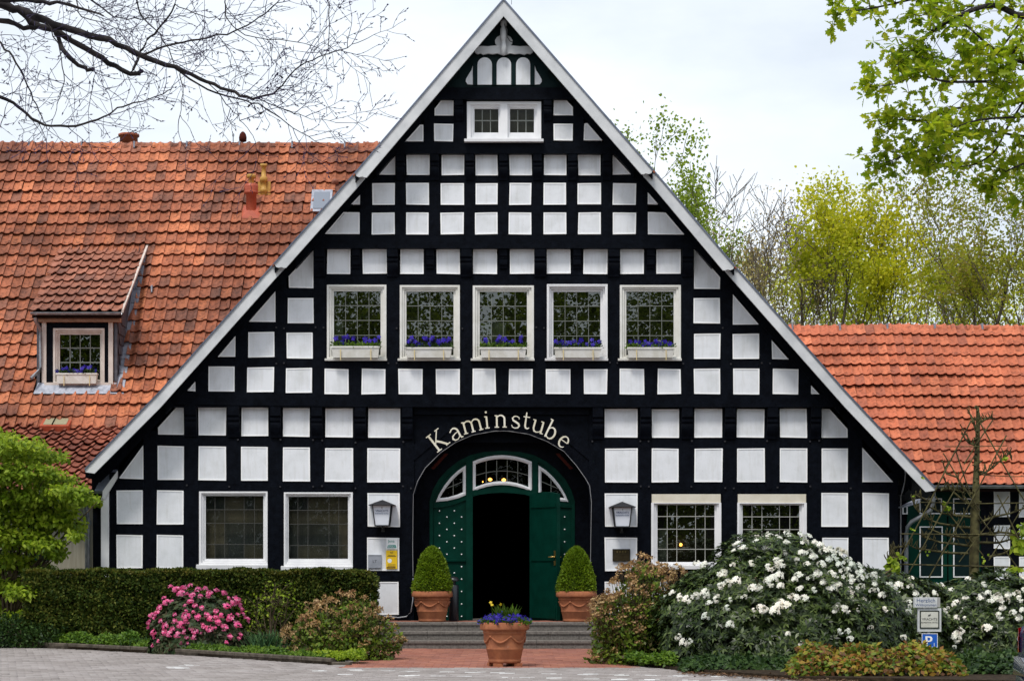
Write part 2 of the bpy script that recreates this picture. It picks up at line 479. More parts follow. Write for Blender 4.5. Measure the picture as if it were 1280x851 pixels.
def stone(w, l, h=.02, ch=.004):
    m = MB()
    x, y, a, b = w/2, l/2, w/2-ch, l/2-ch
    m.add([(-x,-y,-h),(x,-y,-h),(x,y,-h),(-x,y,-h),(-x,-y,-ch),(x,-y,-ch),(x,y,-ch),(-x,y,-ch),(-a,-b,0),(a,-b,0),(a,b,0),(-a,b,0)],
          [(0,1,5,4),(1,2,6,5),(2,3,7,6),(3,0,4,7),(4,5,9,8),(5,6,10,9),(6,7,11,10),(7,4,8,11),(8,9,10,11)])
    return m
def pave(cells, name, mats_pick, parent, w, l, nmax=300):
    """cells: (x, y, rotz, material index); nearest nmax become objects, the rest one mesh"""
    cells.sort(key=lambda c: c[1])
    protos = {}
    for k, mt in enumerate(mats_pick): protos[k] = stone(w, l).mesh(name, mt)
    base = stone(w, l)
    fr = [c for c in cells[:nmax]]; rest = cells[nmax:]
    for x, y, rz, k in fr:
        o = bpy.data.objects.new(name, protos[k]); C.objects.link(o); o.parent = parent
        o.location = (x, y, .006 + rnd.uniform(-.003,.003)); o.rotation_euler = (rnd.uniform(-.012,.012), rnd.uniform(-.012,.012), rz)
    if rest:
        T = np.array(base.v); F4 = [f for f in base.f]
        A = np.array([(x, y, .006 + rnd.uniform(-.003,.003)) for x, y, rz, k in rest])
        U = np.array([(-math.sin(rz), math.cos(rz), rnd.uniform(-.012,.012)) for x, y, rz, k in rest])
        V, FC = scatter(T, [F4], A, U, np.tile([0,0,1.], (len(A),1)) + NR.uniform(-.012,.012,(len(A),3))*[1,1,0], np.ones(len(A)))
        mi = np.repeat([c[3] for c in rest], len(F4))
        link(name, np_mesh(name, V, FC, mats_pick, mi), parent, kind='stuff')
# grey stones laid in running bond
cells = []
lane = [G(440, 838), G(520, 840.5), G(860, 849)]
yy = -12.4; row = 0
road_edge = [(p.x, p.y) for p in kerbL]
while yy < -.9:
    d = yy + D
    xl, xr = -640*d/F - .3, 640*d/F + .3
    x = xl + (row % 2)*.105
    while x < xr:
        cx, cy = x, yy
        if not in_poly(cx, cy, apron_poly) and not in_poly(cx, cy, bedL_xy) and not in_poly(cx, cy, bedR_xy) and cy < -2.0 + (0 if cx > -2.3 else 1.2):
            px = 640 + cx*F/d; py = 700 + E*F/d
            k = 0
            if px > 405 and rnd.random() < .75:
                # single white stones mark the bays
                if (abs(py - (837.0 + (px-405)*.017)) < .62 or abs(py - (842.5 + (px-405)*.017)) < .62) and (int(cx/.21) % 2 == 0): k = 1
            if px < 400:
                for (qx, qy) in ((238,831), (222,834.5), (398,838)):
                    if abs(px-qx) < 7 and abs(py-qy) < .9: k = 1
            cells.append((cx, cy, 0, k))
        x += .21
    yy += .106; row += 1
pave(cells, 'paving_stone', [M_pave, M_pavew], forecourt, .2, .1)
# red brick apron
ap = MB()
ap.add([(x, y, -.006) for x, y in apron_poly], [tuple(range(len(apron_poly)))[::-1]])
apron = ap.build('brick_path', M_joint, kind='structure')
cells = []
yy = min(p[1] for p in apron_poly) + .05; row = 0
while yy < -1.95:
    x = -2.9 + (row % 2)*.105
    while x < 3.2:
        if in_poly(x, yy, apron_poly) and not in_poly(x, yy, bedR_xy): cells.append((x, yy, 0, 0))
        x += .209
    yy += .107; row += 1
pave(cells, 'paving_brick', [M_brick], apron, .2, .099)

# beds
for nm, poly in (('flower_bed', bedL_xy), ('flower_bed', bedR_xy)):
    b = MB(); n = len(poly)
    ar = sum(poly[i][0]*poly[(i+1)%n][1]-poly[(i+1)%n][0]*poly[i][1] for i in range(n))
    pl = poly if ar > 0 else poly[::-1]
    b.add([(x, y, .05) for x, y in pl] + [(x, y, -.02) for x, y in pl], [tuple(range(n))] + [(i, i+n, (i+1)%n+n, (i+1)%n) for i in range(n)])
    b.build(nm, M_soil, kind='structure')
# kerb stones of the left bed
kerb = thing('kerb', 'brown stone kerb edging the left flower bed along the paved forecourt', 'kerb', kerb_loc := (kerbL[0].x, kerbL[0].y, 0))
pts = kerbL + [G(432,832.0) + Vector((.05,.1,0))]
for i in range(len(pts)-1):
    a, b = pts[i], pts[i+1]; L = (b-a).length; n = max(1, round(L/1.0)); t = (b-a).normalized(); q = Vector((-t.y, t.x, 0))
    for k in range(n):
        p0 = a + t*(L*k/n + .006); p1 = a + t*(L*(k+1)/n - .006)
        h = .10 if i < len(pts)-2 else .05
        m = MB(); c = .012
        pr = [(0,-.05),(0,h-c),(c,h),(.075,h),(.075,-.05)]
        vs = [p0 + q*u + Vector((0,0,z)) for u, z in pr] + [p1 + q*u + Vector((0,0,z)) for u, z in pr]
        m.add(vs, [(0,5,6,1),(1,6,7,2),(2,7,8,3),(3,8,9,4),(4,3,2,1,0),(5,6,7,8,9)])
        m.build('kerb_stone', M_kerb, kerb)

# entrance steps
ZT = .43
stepr = thing('entrance_steps', 'three low grey stone steps up to the open green door', 'steps', (0,-1.9,0))
SX0, SX1 = -2.24, 2.0
fronts = [(-1.9, 0, ZT/3), (-1.55, ZT/3, 2*ZT/3), (-1.2, 2*ZT/3, ZT)]
joints = [(-1.3, .55, ), (-.95, 1.2), (-.45, .35, 1.3)]
joints = [[-1.75,.42,1.55],[-1.45,.62,1.15],[-.95,.12,1.62]]
for i, (yf, z0, z1) in enumerate(fronts):
    xs = [SX0] + joints[i] + [SX1]
    for a, b in zip(xs[:-1], xs[1:]):
        m = MB(); x0, x1 = a+.003, b-.003; c = .012
        pr = [(yf+.02, z0+.001), (yf+.02, z1-.055), (yf, z1-.05), (yf, z1-c), (yf+c, z1-.0005*rnd.random()), (yf+.40, z1-.001), (yf+.40, z0+.001)]
        m.prism_x(pr, x0, x1)
        m.build('step_stone', M_granite, stepr)
ld = MB(); ld.box((SX0-.0, -1.2+.402, 0), (SX1, -.02, ZT-.012)); landing = ld.build('landing', M_joint, kind='structure')
cells_l = []
m0 = stone(.2,.099).mesh('landing_brick', M_brick)
yy = -.79; row = 0
while yy < -.06:
    x = SX0 + .11 + (row % 2)*.1
    while x < SX1 - .1:
        o = bpy.data.objects.new('paving_brick', m0); C.objects.link(o); o.parent = landing; o.location = (x, yy, ZT-.001+rnd.uniform(-.002,.002))
        x += .209
    yy += .107; row += 1

# ================================================================== TIMBER FRAMED HOUSE
house = thing('timber_framed_house', 'large black and white half timbered gable house with an arched green doorway', 'house', (0,0,0))
Y1, Y2, Y3, Y4, Y5 = 0.0, -.16, -.32, -.48, -.60
TD = .24                                             # timber depth
outL = [(629.5,0),(443,218),(342,331),(200,490),(106,587)]
outR = [(629.5,0),(817,214),(919,334),(1057,490),(1170,611)]
def yo(x):
    pl = outL if x < 629.5 else outR
    for (xa,ya),(xb,yb) in zip(pl[:-1], pl[1:]):
        if min(xa,xb) <= x <= max(xa,xb): return ya + (yb-ya)*(x-xa)/(xb-xa)
    return 600
def xo(y, side):
    pl = outL if side < 0 else outR
    for (xa,ya),(xb,yb) in zip(pl[:-1], pl[1:]):
        if ya <= y <= yb: return xa + (xb-xa)*(y-ya)/(yb-ya)
    return pl[-1][0]

def poly(px, Y):
    return [(P(x, y, Y).x, P(x, y, Y).z) for x, y in px]
def timber(name, px, Y, dy=0.0, depth=TD, mt=M_timber):
    """px polygon at plane Y, front set back by dy"""
    m = MB(); m.prism(poly(px, Y), Y+dy, Y+depth)
    return m.build(name, mt, house)
def sag(x):                                          # the frame has settled towards the left
    return -3.4*max(0.0, min(1.0, (480-x)/290.0)) if x < 480 else 0.0
def rect(x0, y0, x1, y1): return [(x0,y0),(x1,y0),(x1,y1),(x0,y1)]

def panel(px, Y):
    """plaster field with a raised white edge; px clockwise from top left in photo pixels"""
    j = .45
    q = [(x + rnd.uniform(-j,j), y + rnd.uniform(-j,j)) for x, y in px]
    w = poly(q, Y)
    n = len(w)
    cx = sum(a for a,_ in w)/n; cz = sum(b for _,b in w)/n
    # inset polygon
    ar = sum(w[i][0]*w[(i+1)%n][1]-w[(i+1)%n][0]*w[i][1] for i in range(n))
    if ar < 0: w = w[::-1]
    t = .021
    ins = []
    for i in range(n):
        a, b, c = Vector(w[i-1]), Vector(w[i]), Vector(w[(i+1)%n])
        d1 = (b-a).normalized(); d2 = (c-b).normalized()
        n1 = Vector((-d1.y, d1.x)); n2 = Vector((-d2.y, d2.x))
        k = (n1+n2); k = k/max(.3, k.dot(n1)) if k.length > 1e-6 else n1
        if k.length > 3: k = k.normalized()*3
        ins.append(b + k*t)
    m = MB()
    yf = Y - .012; yi = Y - .004
    vs = [(x, yf, z) for x, z in w] + [(v.x, yf, v.y) for v in ins] + [(v.x, yi, v.y) for v in ins] + [(x, Y+.1, z) for x, z in w]
    m.add(vs, [(i, (i+1)%n, (i+1)%n+n, i+n) for i in range(n)], 1)
    m.add(vs, [(i+n, (i+1)%n+n, (i+1)%n+2*n, i+2*n) for i in range(n)], 1)
    m.add(vs, [(i, i+3*n, (i+1)%n+3*n, (i+1)%n) for i in range(n)], 1)
    if n == 4:
        # slightly domed hand-trowelled field
        c = (cx, yi - .004, cz)
        m.add([vs[2*n+i] for i in range(n)] + [c], [(i, (i+1)%n, 4) for i in range(4)], 0, True)
    else:
        m.add(vs[2*n:3*n], [tuple(range(n))], 0)
    return m.build('plaster_panel', [M_plaster, M_edge], house)

def row(cols, y0, y1, Y, sg=False):
    for x0, x1 in cols:
        if sg: panel([(x0, y0+sag(x0)), (x1, y0+sag(x1)), (x1, y1+sag(x1)), (x0, y1+sag(x0))], Y)
        else: panel(rect(x0, y0, x1, y1), Y)

# --- dark core behind the frame, storey by storey
def core(px, Y):
    m = MB(); m.prism(poly(px, Y), Y+TD, Y+TD+.10); m.build('wall_core', M_timber, house)
core([(139,600),(200,508),(516,508),(516,777),(139,777)], Y1)
core([(737,508),(1060,508),(1122,600),(1122,777),(737,777)], Y1)
core([(516,500),(737,500),(737,552),(516,552)], Y1)
core([(xo(493,-1)+20,493),(xo(305,-1)+20,305),(xo(305,1)-20,305),(xo(493,1)-20,493)], Y2)
core([(xo(296,-1)+20,296),(xo(185,-1)+16,185),(xo(185,1)-16,185),(xo(296,1)-20,296)], Y3)
core([(xo(180,-1)+16,180),(xo(118,-1)+14,118),(xo(118,1)-14,118),(xo(180,1)-16,180)], Y4)
# soffit boards closing each jetty
def soffit(yp, Ya, Yb, x0, x1):
    a = P(x0, yp, Yb); b = P(x1, yp, Yb)
    m = MB(); m.box((a.x, Yb+.02, a.z+.005), (b.x, Ya+TD, a.z+.035)); m.build('jetty_soffit', M_timber, house)

# --- bressummer beams (front of each jetty)
def beam(y0, y1, Y, x0=None, x1=None, ins=10, s=False):
    a0 = xo(y0,-1)+ins+6 if x0 is None else x0; a1 = xo(y1,-1)+ins+6 if x0 is None else x0
    b0 = xo(y0,1)-ins-6 if x1 is None else x1; b1 = xo(y1,1)-ins-6 if x1 is None else x1
    if s:
        px = [(a0,y0+sag(a0)), (480,y0), (b0,y0), (b1,y1), (480,y1), (a1,y1+sag(a1))]
    else: px = [(a0,y0),(b0,y0),(b1,y1),(a1,y1)]
    return timber('beam', px, Y, 0.0)
beam(491.5, 508.5, Y2, s=True); beam(294, 310.3, Y3); beam(178, 192, Y4); beam(109.5, 124.3, Y5)
soffit(509, Y1, Y2, 205, 1052); soffit(310.5, Y2, Y3, 372, 885); soffit(192, Y3, Y4, 474, 786); soffit(124.5, Y4, Y5, 545, 715)

# --- posts
def post(x0, x1, y0, y1, Y, m=M_timber):
    # clip the top to the rafters
    t0 = max(y0, yo(x0)+24); t1 = max(y0, yo(x1)+24)
    k = 3; L = [(x0+rnd.uniform(-.5,.5), t0+(y1-t0)*i/k) for i in range(k+1)]; Rr = [(x1+rnd.uniform(-.5,.5), t1+(y1-t1)*i/k) for i in range(k+1)]
    return timber('post', L + Rr[::-1], Y, rnd.uniform(-.003,.003), mt=m)
S1posts = [(137,146,590,777),(179,196.6,540,777),(230,248,508,777),(283,301.5,508,605),(335,354,508,777),(387.5,406.3,508,609),(441.3,460,508,777),(500.3,517.5,508,777),
           (736.5,756,508,777),(797,814.5,508,777),(848.8,868,508,612),(903,921,508,777),(955.5,975,508,612),(1009,1027,508,777),(1060,1078,508,777),(1111.5,1123,590,777)]
for x0, x1, y0, y1 in S1posts: post(x0, x1, y0+sag(x0) if y0 < 520 else y0, y1, Y1)
S2full = [(244.5,260.8),(293,309.6),(342.5,358),(391.6,407.5),(482.5,498.8),(575,591),(667.3,683),(759.4,774.6),(851,867.2),(900.3,916.5),(949,965.6),(998,1014)]
S2short = [(436,452),(528.4,544.6),(619.8,636),(713.3,729.5),(805.5,822)]
for x0, x1 in S2full: post(x0, x1, 310, 492, Y2)
for x0, x1 in S2short:
    post(x0, x1, 460, 493, Y2); 
S2shortT = [(437.8,453.2),(529.6,545.4),(621.4,636.8),(713.3,729),(805.3,820.6)]
for x0, x1 in S2shortT: post(x0, x1, 310, 344, Y2)
S3posts = [(449.8,465),(493.7,507.6),(536.2,550.6),(580,594.4),(622,636.3),(664.2,679.4),(708.2,722.4),(751.2,766),(795.2,809.8)]
for x0, x1 in S3posts: post(x0, x1, 192, 294, Y3)
S4posts = [(529.3,542.8),(566.6,583.2),(676.5,692),(716.4,730)]
for x0, x1 in S4posts: post(x0, x1, 124, 179, Y4)

# --- rails between the posts
def rail(x0, x1, y0, y1, Y, s=False):
    a = sag(x0) if s else 0; b = sag(x1) if s else 0
    w = [rnd.uniform(-.4,.4) for _ in range(4)]
    timber('rail', [(x0,y0+a+w[0]),(x1,y0+b+w[1]),(x1,y1+b+w[2]),(x0,y1+a+w[3])], Y, .004+rnd.uniform(0,.003), TD-.01)
bays1 = [(146,179),(196.6,230),(248,283),(301.5,335),(354,387.5),(406.3,441.3),(460,500.3),(756,797),(814.5,848.8),(868,903),(921,955.5),(975,1009),(1027,1060),(1078,1111.5)]
for x0, x1 in bays1:
    if x0 > 190 and x1 < 1070: rail(x0, x1, 545.5, 560.2, Y1, True)
rail(182, 197, 538, 560, Y1)
for x0, x1 in [(146,179),(196.6,230),(248,335),(354,441.3),(460,500.3),(756,797),(814.5,903),(921,1009),(1027,1060),(1078,1111.5)]:
    rail(x0, x1, 602, 617, Y1, True)
for x0, x1 in [(146,179),(196.6,230),(460,500.3),(756,797),(1027,1060),(1078,1111.5)]:
    rail(x0, x1, 657.5, 671.5, Y1, True); rail(x0, x1, 713, 726, Y1, True)
for x0, x1 in [(248,335),(354,441.3),(814.5,903),(921,1009)]: rail(x0, x1, 711, 726, Y1)
for x0, x1 in [(146,179),(196.6,230),(248,335),(354,441.3),(460,500.3),(756,797),(814.5,903),(921,1009),(1027,1060),(1078,1111.5)]:
    rail(x0, x1, 768, 777, Y1)
for x0, x1 in [(309.6,342.5),(358,391.6),(867.2,900.3),(916.5,949)]:
    rail(x0, x1, 403.8, 416.5, Y2); rail(x0, x1, 447.6, 460, Y2)
for x0, x1 in [(260.8,293),(965.6,998)]: rail(x0, x1, 447.6, 460, Y2)
for x0, x1 in [(358,391.6),(867.2,900.3)]: rail(x0, x1, 360.5, 373, Y2)
for x0, x1 in [(407.5,482.5),(498.8,575),(591,667.3),(683,759.4),(774.6,851)]:
    rail(x0, x1, 342.6, 356.5, Y2); rail(x0, x1, 449.5, 461, Y2)
for a, b in zip(S3posts[:-1], S3posts[1:]):
    rail(a[1], b[0], 256, 266, Y3)
    if a[0] > 480 and b[1] < 780: rail(a[1], b[0], 219, 229, Y3)
rail(465,493.7,219,229,Y3); rail(766,795.2,219,229,Y3)
for x0, x1 in [(542.8,566.6),(692,716.4)]: rail(x0, x1, 144.8, 155, Y4)

# --- rafters following the roof slope
def rafter(y0, y1, side, Y, th=16):
    s = side
    xa, xb = xo(y0, s), xo(y1, s)
    mids = [p for p in (outL if s < 0 else outR) if y0 < p[1] < y1]
    line = [(xa,y0)] + mids + [(xb,y1)]
    px = [(x, y+10) for x, y in line] + [(x, y+18+th) for x, y in line[::-1]]
    timber('rafter', px, Y, -.008, TD)
for s in (-1, 1):
    rafter(478, 578, s, Y1, 18); rafter(298, 482, s, Y2, 17); rafter(182, 300, s, Y3, 17); rafter(112, 186, s, Y4, 16)

# --- plaster fields
row([(248.3,282.7),(301.8,335),(354,387.3),(406.6,441.3),(460.3,500.3),(756,796.8),(814.6,848.6),(868,902.9),(921,955.3),(974.8,1008.6)], 511, 546.8, Y1, True)
panel([(221.5,508),(229.8,507.6),(229.8,543.2),(198,543.2),(198,534)], Y1)
panel([(1027,511),(1037,511),(1059.5,536),(1059.5,547),(1027,547)], Y1)
row([(196.8,229.8),(248,282.5),(301,335),(353.6,387.3),(406.2,441.3),(459.4,500),(756,797),(814.6,848.6),(868,903),(921,955.8),(975,1009),(1027,1059.8)], 560.4, 602.6, Y1, True)
panel([(148.5,597.5),(179,556.7),(179,598.8)], Y1); panel([(1078,559.6),(1116.4,601.8),(1078,602)], Y1)
row([(146,178.6),(196.1,229.2),(459.2,499.6),(756,796.7),(1027,1060),(1078,1111)], 616, 658.2, Y1, True)
row([(145.8,178.4),(196.1,229),(459,499.2),(756,796.5),(1027.5,1060),(1078,1111)], 671.7, 713.4, Y1, True)
row([(145.8,178.4),(196.1,229),(248,291),(295,335),(354,395),(400,441.3),(459,498.2),(756,796.5),(814.5,856),(862,903),(921,962),(968,1009),(1027.5,1060),(1078,1111)], 726.5, 768, Y1)
panel([(234,488.6),(244.4,477.3),(244.4,488.8)], Y2); panel([(1014,482.2),(1024.2,492.6),(1014,492.6)], Y2)
for x0, x1, a, b in [(260.8,293,458.2,489.2),(309,342.4,459,490.2),(357.4,390,460,491)]: panel(rect(x0,a,x1,b), Y2)
row([(405.8,435.8),(452.2,481.6),(498,528.2),(544.8,574.4),(590.7,619.6),(636,666),(682.5,713),(729.7,759),(775,805.3),(822,851),(867.4,900.3),(916.5,949.2),(966,998)], 461, 492.6, Y2)
for x0, x1, a, b in [(310.3,343.2,415,446.4),(358.6,391,416,447.8),(867.4,900.3,417,448.2),(916,949.2,417.3,448.6)]: panel(rect(x0,a,x1,b), Y2)
panel([(272,446),(294.3,420),(294.3,446)], Y2); panel([(965,425.6),(985.6,448.8),(965,448.8)], Y2)
panel([(311.4,402.3),(344.5,364),(344.3,402.6)], Y2); panel([(916,368),(948.6,405.6),(916,405.4)], Y2)
for x0, x1 in [(359.6,391.8),(867,900.1)]: panel(rect(x0,372.8,x1,404.4), Y2)
panel([(361,345.6),(392.2,312),(392,360.3),(361,360)], Y2); panel([(867.4,312),(870,312),(899.8,346.6),(900,361),(867.4,361)], Y2)
row([(409,437.8),(453.3,484),(500.2,529.5),(545.6,575),(591,621.2),(637,667.6),(683.6,713.2),(729,759.5),(775.4,805),(820.7,851)], 311, 342.4, Y2)
row([(465,493.4),(507.4,535.9),(550.5,579.4),(593.8,622),(636,664.3),(679.5,708),(722.7,751),(766,795)], 266, 293, Y3)
panel([(429.3,265.6),(449.6,265.6),(449.6,292.6),(406.4,292.4)], Y3); panel([(809.8,265.6),(831.7,265.6),(855,293),(809.8,293)], Y3)
row([(465.4,493.7),(507.8,536),(550.7,580),(594.5,622),(636.6,664),(679.4,707.6),(722,751),(766,795)], 229.2, 256, Y3)
panel([(438.7,255.6),(449.7,243.6),(449.7,255.6)], Y3); panel([(810,241),(822.4,255.2),(810,255.2)], Y3)
row([(508.3,537),(551.6,580),(594.6,622),(636.8,664.6),(680,708),(722.7,751)], 193, 219.2, Y3)
panel([(472,218.8),(493.7,195.6),(493.7,218.8)], Y3); panel([(765.8,193.4),(789.3,218.2),(765.8,218.4)], Y3)
panel([(524.5,156.2),(529.2,156.2),(529.2,176.9),(506.2,176.9)], Y4); panel([(730,154.8),(734.3,154.8),(753,175.7),(730,175.7)], Y4)
panel(rect(542.8,155,566.5,177), Y4); panel(rect(692,155,716.2,176), Y4)
panel([(551.5,125),(566.7,125),(566.7,144.5),(543.3,144.5),(543.3,136.3)], Y4); panel([(692,125),(707.3,125),(716.2,134),(716.2,144.6),(692,144.6)], Y4)

# --- carved brackets under the jetties
def bracket(xc, w, y0, y1, Yb, Yf, small=False):
    """Yb: wall plane, Yf: front of the storey above"""
    a, b = P(xc-w/2, y0, Yb), P(xc+w/2, y1, Yb)
    zt, zb = a.z, b.z; h = zt-zb; j = Yb-Yf
    if small: pr = [(Yb,zb+h*.1),(Yb-.03,zb+h*.14),(Yb-.035,zb+h*.22),(Yb-.07,zb+h*.30),(Yb-.075,zb+h*.52),(Yb-.085,zb+h*.55),(Yb-.085,zb+h*.61),(Yb-.11,zb+h*.66),(Yb-.12,zt),(Yb+.02,zt),(Yb+.02,zb+h*.1)]
    else:
        pr = [(Yb, zb-h*.05), (Yb-.035, zb-.02*h), (Yb-.045, zb+.05*h), (Yb-.05, zb+.07*h)]
        for k in range(6):
            t = k/5; pr.append((Yb-.055-.055*math.sin(t*math.pi*.62), zb+h*(.09+.37*t)))
        pr += [(Yb-j*.75, zb+.50*h), (Yb-j*.80, zb+.53*h), (Yb-j*.80, zb+.60*h), (Yb-j*.72, zb+.62*h), (Yb-j+.012, zb+.68*h), (Yb-j+.012, zt), (Yb+.02, zt), (Yb+.02, zb-h*.05)]
    m = MB(); m.prism_x(pr, a.x, b.x); m.build('bracket', M_timber, house)
for x0, x1 in [(231,247),(285,300.5),(338,352),(389.5,404),(443.5,458),(502.5,516.5),(740,754),(799.5,813.5),(851,865.5),(905,919),(958,972),(1012,1026)]:
    bracket((x0+x1)/2, x1-x0-1, 509+sag(x0), 548+sag(x0), Y1, Y2)
for x0, x1 in S2full[3:9]: bracket((x0+x1)/2, 13.5, 310.5, 345.5, Y2, Y3)
for x0, x1 in S2shortT: bracket((x0+x1)/2, 9.5, 310.5, 340, Y2, Y3, True)
for x0, x1 in S3posts[1:8]: bracket((x0+x1)/2, 10.5, 192.5, 225, Y3, Y4)
for xc in (573.8, 684.5): bracket(xc, 10, 124.5, 151, Y4, Y5)

# --- wooden pegs
pg = MB()
for x0, x1, y0, y1 in S1posts[2:15]:
    for y in (552, 609):
        for x in (x0+3.5, x1-3.5):
            if rnd.random() < .6:
                p = P(x+rnd.uniform(-.5,.5), y+sag(x)+rnd.uniform(-1.5,1.5), Y1); pg.box((p.x-.014,-.03,p.z-.014),(p.x+.014,.02,p.z+.014))
for x0, x1 in S2full:
    for y in (410, 454):
        for x in (x0+3, x1-3):
            if rnd.random() < .6 and y > yo(x)+40:
                p = P(x, y+rnd.uniform(-1,1), Y2); pg.box((p.x-.013,Y2-.028,p.z-.013),(p.x+.013,Y2+.02,p.z+.013))
pg.build('peg', mat('worn peg heads', (.03,.03,.035), .6, .2), house, kind='stuff')

# --- barge boards in three lapped lengths with zinc edge
YB = [-.95, -.80, -.64]
def barge(line, th, Y, side, scroll=True, last=False):
    """line: outer top edge, th vertical thickness"""
    n = len(line)
    low = [(x, y+th) for x, y in line]
    if scroll:
        (x0,y0) = line[-1]; s = -side
        end = [(x0 + s*2.0, y0+3.5), (x0+s*5, y0+4.6), (x0+s*9, y0+3.8), (x0+s*12, y0+5.0), (x0+s*14.5, y0+4.8)]
        xl, yl = line[-2]
        low_end_x = x0 + s*14.5
        px = line + end
        # inner line up to where it meets the scroll
        sl = (line[-1][1]-line[-2][1])/(line[-1][0]-line[-2][0])
        inner = []
        for x, y in low[::-1][1:]: inner.append((x, y))
        px = px + inner
    else:
        (x0,y0) = line[-1]; s = -side
        px = line + [(x0+s*1, y0+3), (x0+s*12, y0+4.5)] + low[::-1][1:]
    m = MB(); m.prism(poly(px, Y), Y, Y+.045)
    o = m.build('barge_board', M_barge, house)
    # zinc flashing on top
    z = MB()
    zl = [(x - 0, y-2.0) for x, y in line] ; zb = [(x, y+.9) for x, y in line]
    z.prism(poly(zl + zb[::-1], Y), Y-.02, Y+.10)
    z.build('flashing', M_zinc, o)
    # moulding along the inner edge, in shade
    return o
def seg(pl, ya, yb, side):
    mids = [p for p in pl if ya < p[1] < yb]
    return [(xo(ya,side) if ya > 0 else 629.5, ya)] + mids + [(xo(yb,side), yb)]
for s, pl in ((-1,outL),(1,outR)):
    e1, e2, e3 = (217,330,587) if s < 0 else (213,333,610)
    top = seg(pl, 0, e1, s)
    barge(top, 20.5, YB[0], s); barge(seg(pl, e1-14, e2, s), 20.5, YB[1], s); barge(seg(pl, e2-14, e3, s), 19.5, YB[2], s, False)
# soffit and verge behind the barges, roof slopes
M_tileMain = tile_mat('gable roof clay tile', (.40,.11,.04), (.50,.15,.06), (.22,.07,.04), .4)
roof = None
for s, pl in ((-1,outL),(1,outR)):
    e1, e2, e3 = (217,330,587) if s < 0 else (213,333,610)
    for (ya, yb, Y) in ((0,e1,YB[0]), (e1,e2,YB[1]), (e2,e3,YB[2])):
        line = seg(pl, ya, yb, s)
        for (xa,y0),(xb,y1) in zip(line[:-1], line[1:]):
            if roof is None:
                m = MB(); a = P(629.5, 0, Y); m.tube([(a.x, -.9, a.z-.06), (a.x, 14, a.z-.06)], .07, 8, 0, True)
                roof = m.build('roof', M_tileMain, house)
            w = poly([(xa,y0+1.2),(xb,y1+1.2),(xb,y1+10),(xa,y0+10)], Y)
            m = MB(); m.prism(w, Y+.046, 14.0); m.build('roof_slope', [M_timber], roof)
            # courses of tiles
            A, B = Vector((w[0][0], 0, w[0][1])), Vector((w[1][0], 0, w[1][1]))
            L = (B-A).length; t = (B-A)/L; nn = Vector((-t.z, 0, t.x));
            if nn.z < 0: nn = -nn
            m = MB(); k = max(1, round(L/.33))
            for i in range(k):
                p0 = A + t*(L*i/k) + nn*.012; p1 = A + t*(L*(i+1)/k+.03) + nn*.045
                q1 = A + t*(L*(i+1)/k+.03) + nn*.02
                m.add([(p0.x,Y+.12,p0.z),(p1.x,Y+.12,p1.z),(q1.x,Y+.12,q1.z),(p0.x,13.9,p0.z),(p1.x,13.9,p1.z),(q1.x,13.9,q1.z)], [(0,1,4,3),(1,2,5,4),(0,2,1)])
            m.build('tile_courses', M_tileMain, roof, kind='stuff')

# --- ornament in the peak
gp = MB(); gp.prism(poly([(629.5,22),(556,109.6),(704,109.6)], Y5), Y5+.05, Y5+.12)
gable_top = gp.build('gable_field', M_greenblack, house)
gp = MB(); gp.prism(poly([(560,109),(566,102),(573,97.5),(575,78),(684,78),(686,97.5),(693,102),(699,109)], Y5), Y5+.03, Y5+.06); gp.build('carved_board', M_greenblack, gable_top)
def arched(x0, x1, yt, yb, k=.5):
    w = (x1-x0)/2; cx = (x0+x1)/2; pts = [(x0,yb)]
    for i in range(11):
        a = math.pi - math.pi*i/10; pts.append((cx+w*math.cos(a), yt+w*k*2 - w*k*2*math.sin(a)))
    return pts + [(x1,yb)]
for x0, x1 in [(596.8,615),(620.8,639),(645,662.8)]:
    m = MB(); m.prism(poly(arched(x0,x1,72,106), Y5), Y5-.002, Y5+.04); m.build('ornament_panel', M_edge if 0 else M_plaster, house)
for s in (-1, 1):
    c = 629.7; f = lambda x: c + s*(x-c)
    px = [(f(591.0)+0,82),(f(591.0),106),(f(584.5),105.5),(f(582.2),102),(f(582.5),99),(f(586),93),(f(589.3),88)]
    px = [(c + s*(c-x) if s>0 else x, y) for x, y in [(591,82),(591,106),(584.5,105.5),(582.2,102),(582.5,99),(586,93),(589.3,88)]]
    m = MB(); m.prism(poly(px, Y5), Y5-.002, Y5+.04); m.build('ornament_panel', M_plaster, house)
    for xx in (593.8, 617.9):
        x = xx if s < 0 else 2*c-xx
        m = MB(); m.prism(poly(rect(x-2.6,79,x+2.6,106.5), Y5), Y5-.014, Y5+.04); m.build('ornament_post', M_greenblack, house)
half = [(0,58.5),(3,58.5),(6.5,57.8),(12,58.2),(20,59),(29,58.6),(34,60),(36.5,63),(36.2,66.5),(33,68.6),(29,67.6),(26,69.2),(20,67.8),(14,68.6),(8,67.6),(4,68.8),(0,70)]
px = [(c + x, y) for x, y in half] + [(c - x, y) for x, y in half[::-1][1:-1]]
m = MB(); m.prism(poly(px, Y5), Y5-.05, Y5-.0); m.build('carved_scroll', M_barge, house)
half = [(0,45),(5,45),(8.5,47),(11,51),(10.6,55),(8,58.4),(0,58.4)]
px = [(c + x, y) for x, y in half] + [(c - x, y) for x, y in half[::-1][1:-1]]
m = MB(); m.prism(poly(px, Y5), Y5-.02, Y5+.03); m.build('carved_crest', M_barge, house)
prof = [(0,24),(3.2,25),(4.2,28),(4.0,32),(3.0,34),(4.4,37),(4.6,46),(3.6,49.5),(2.8,51),(2.8,54),(4.0,57),(4.0,68),(0,69)]
a = P(c, 24, Y5-.08)
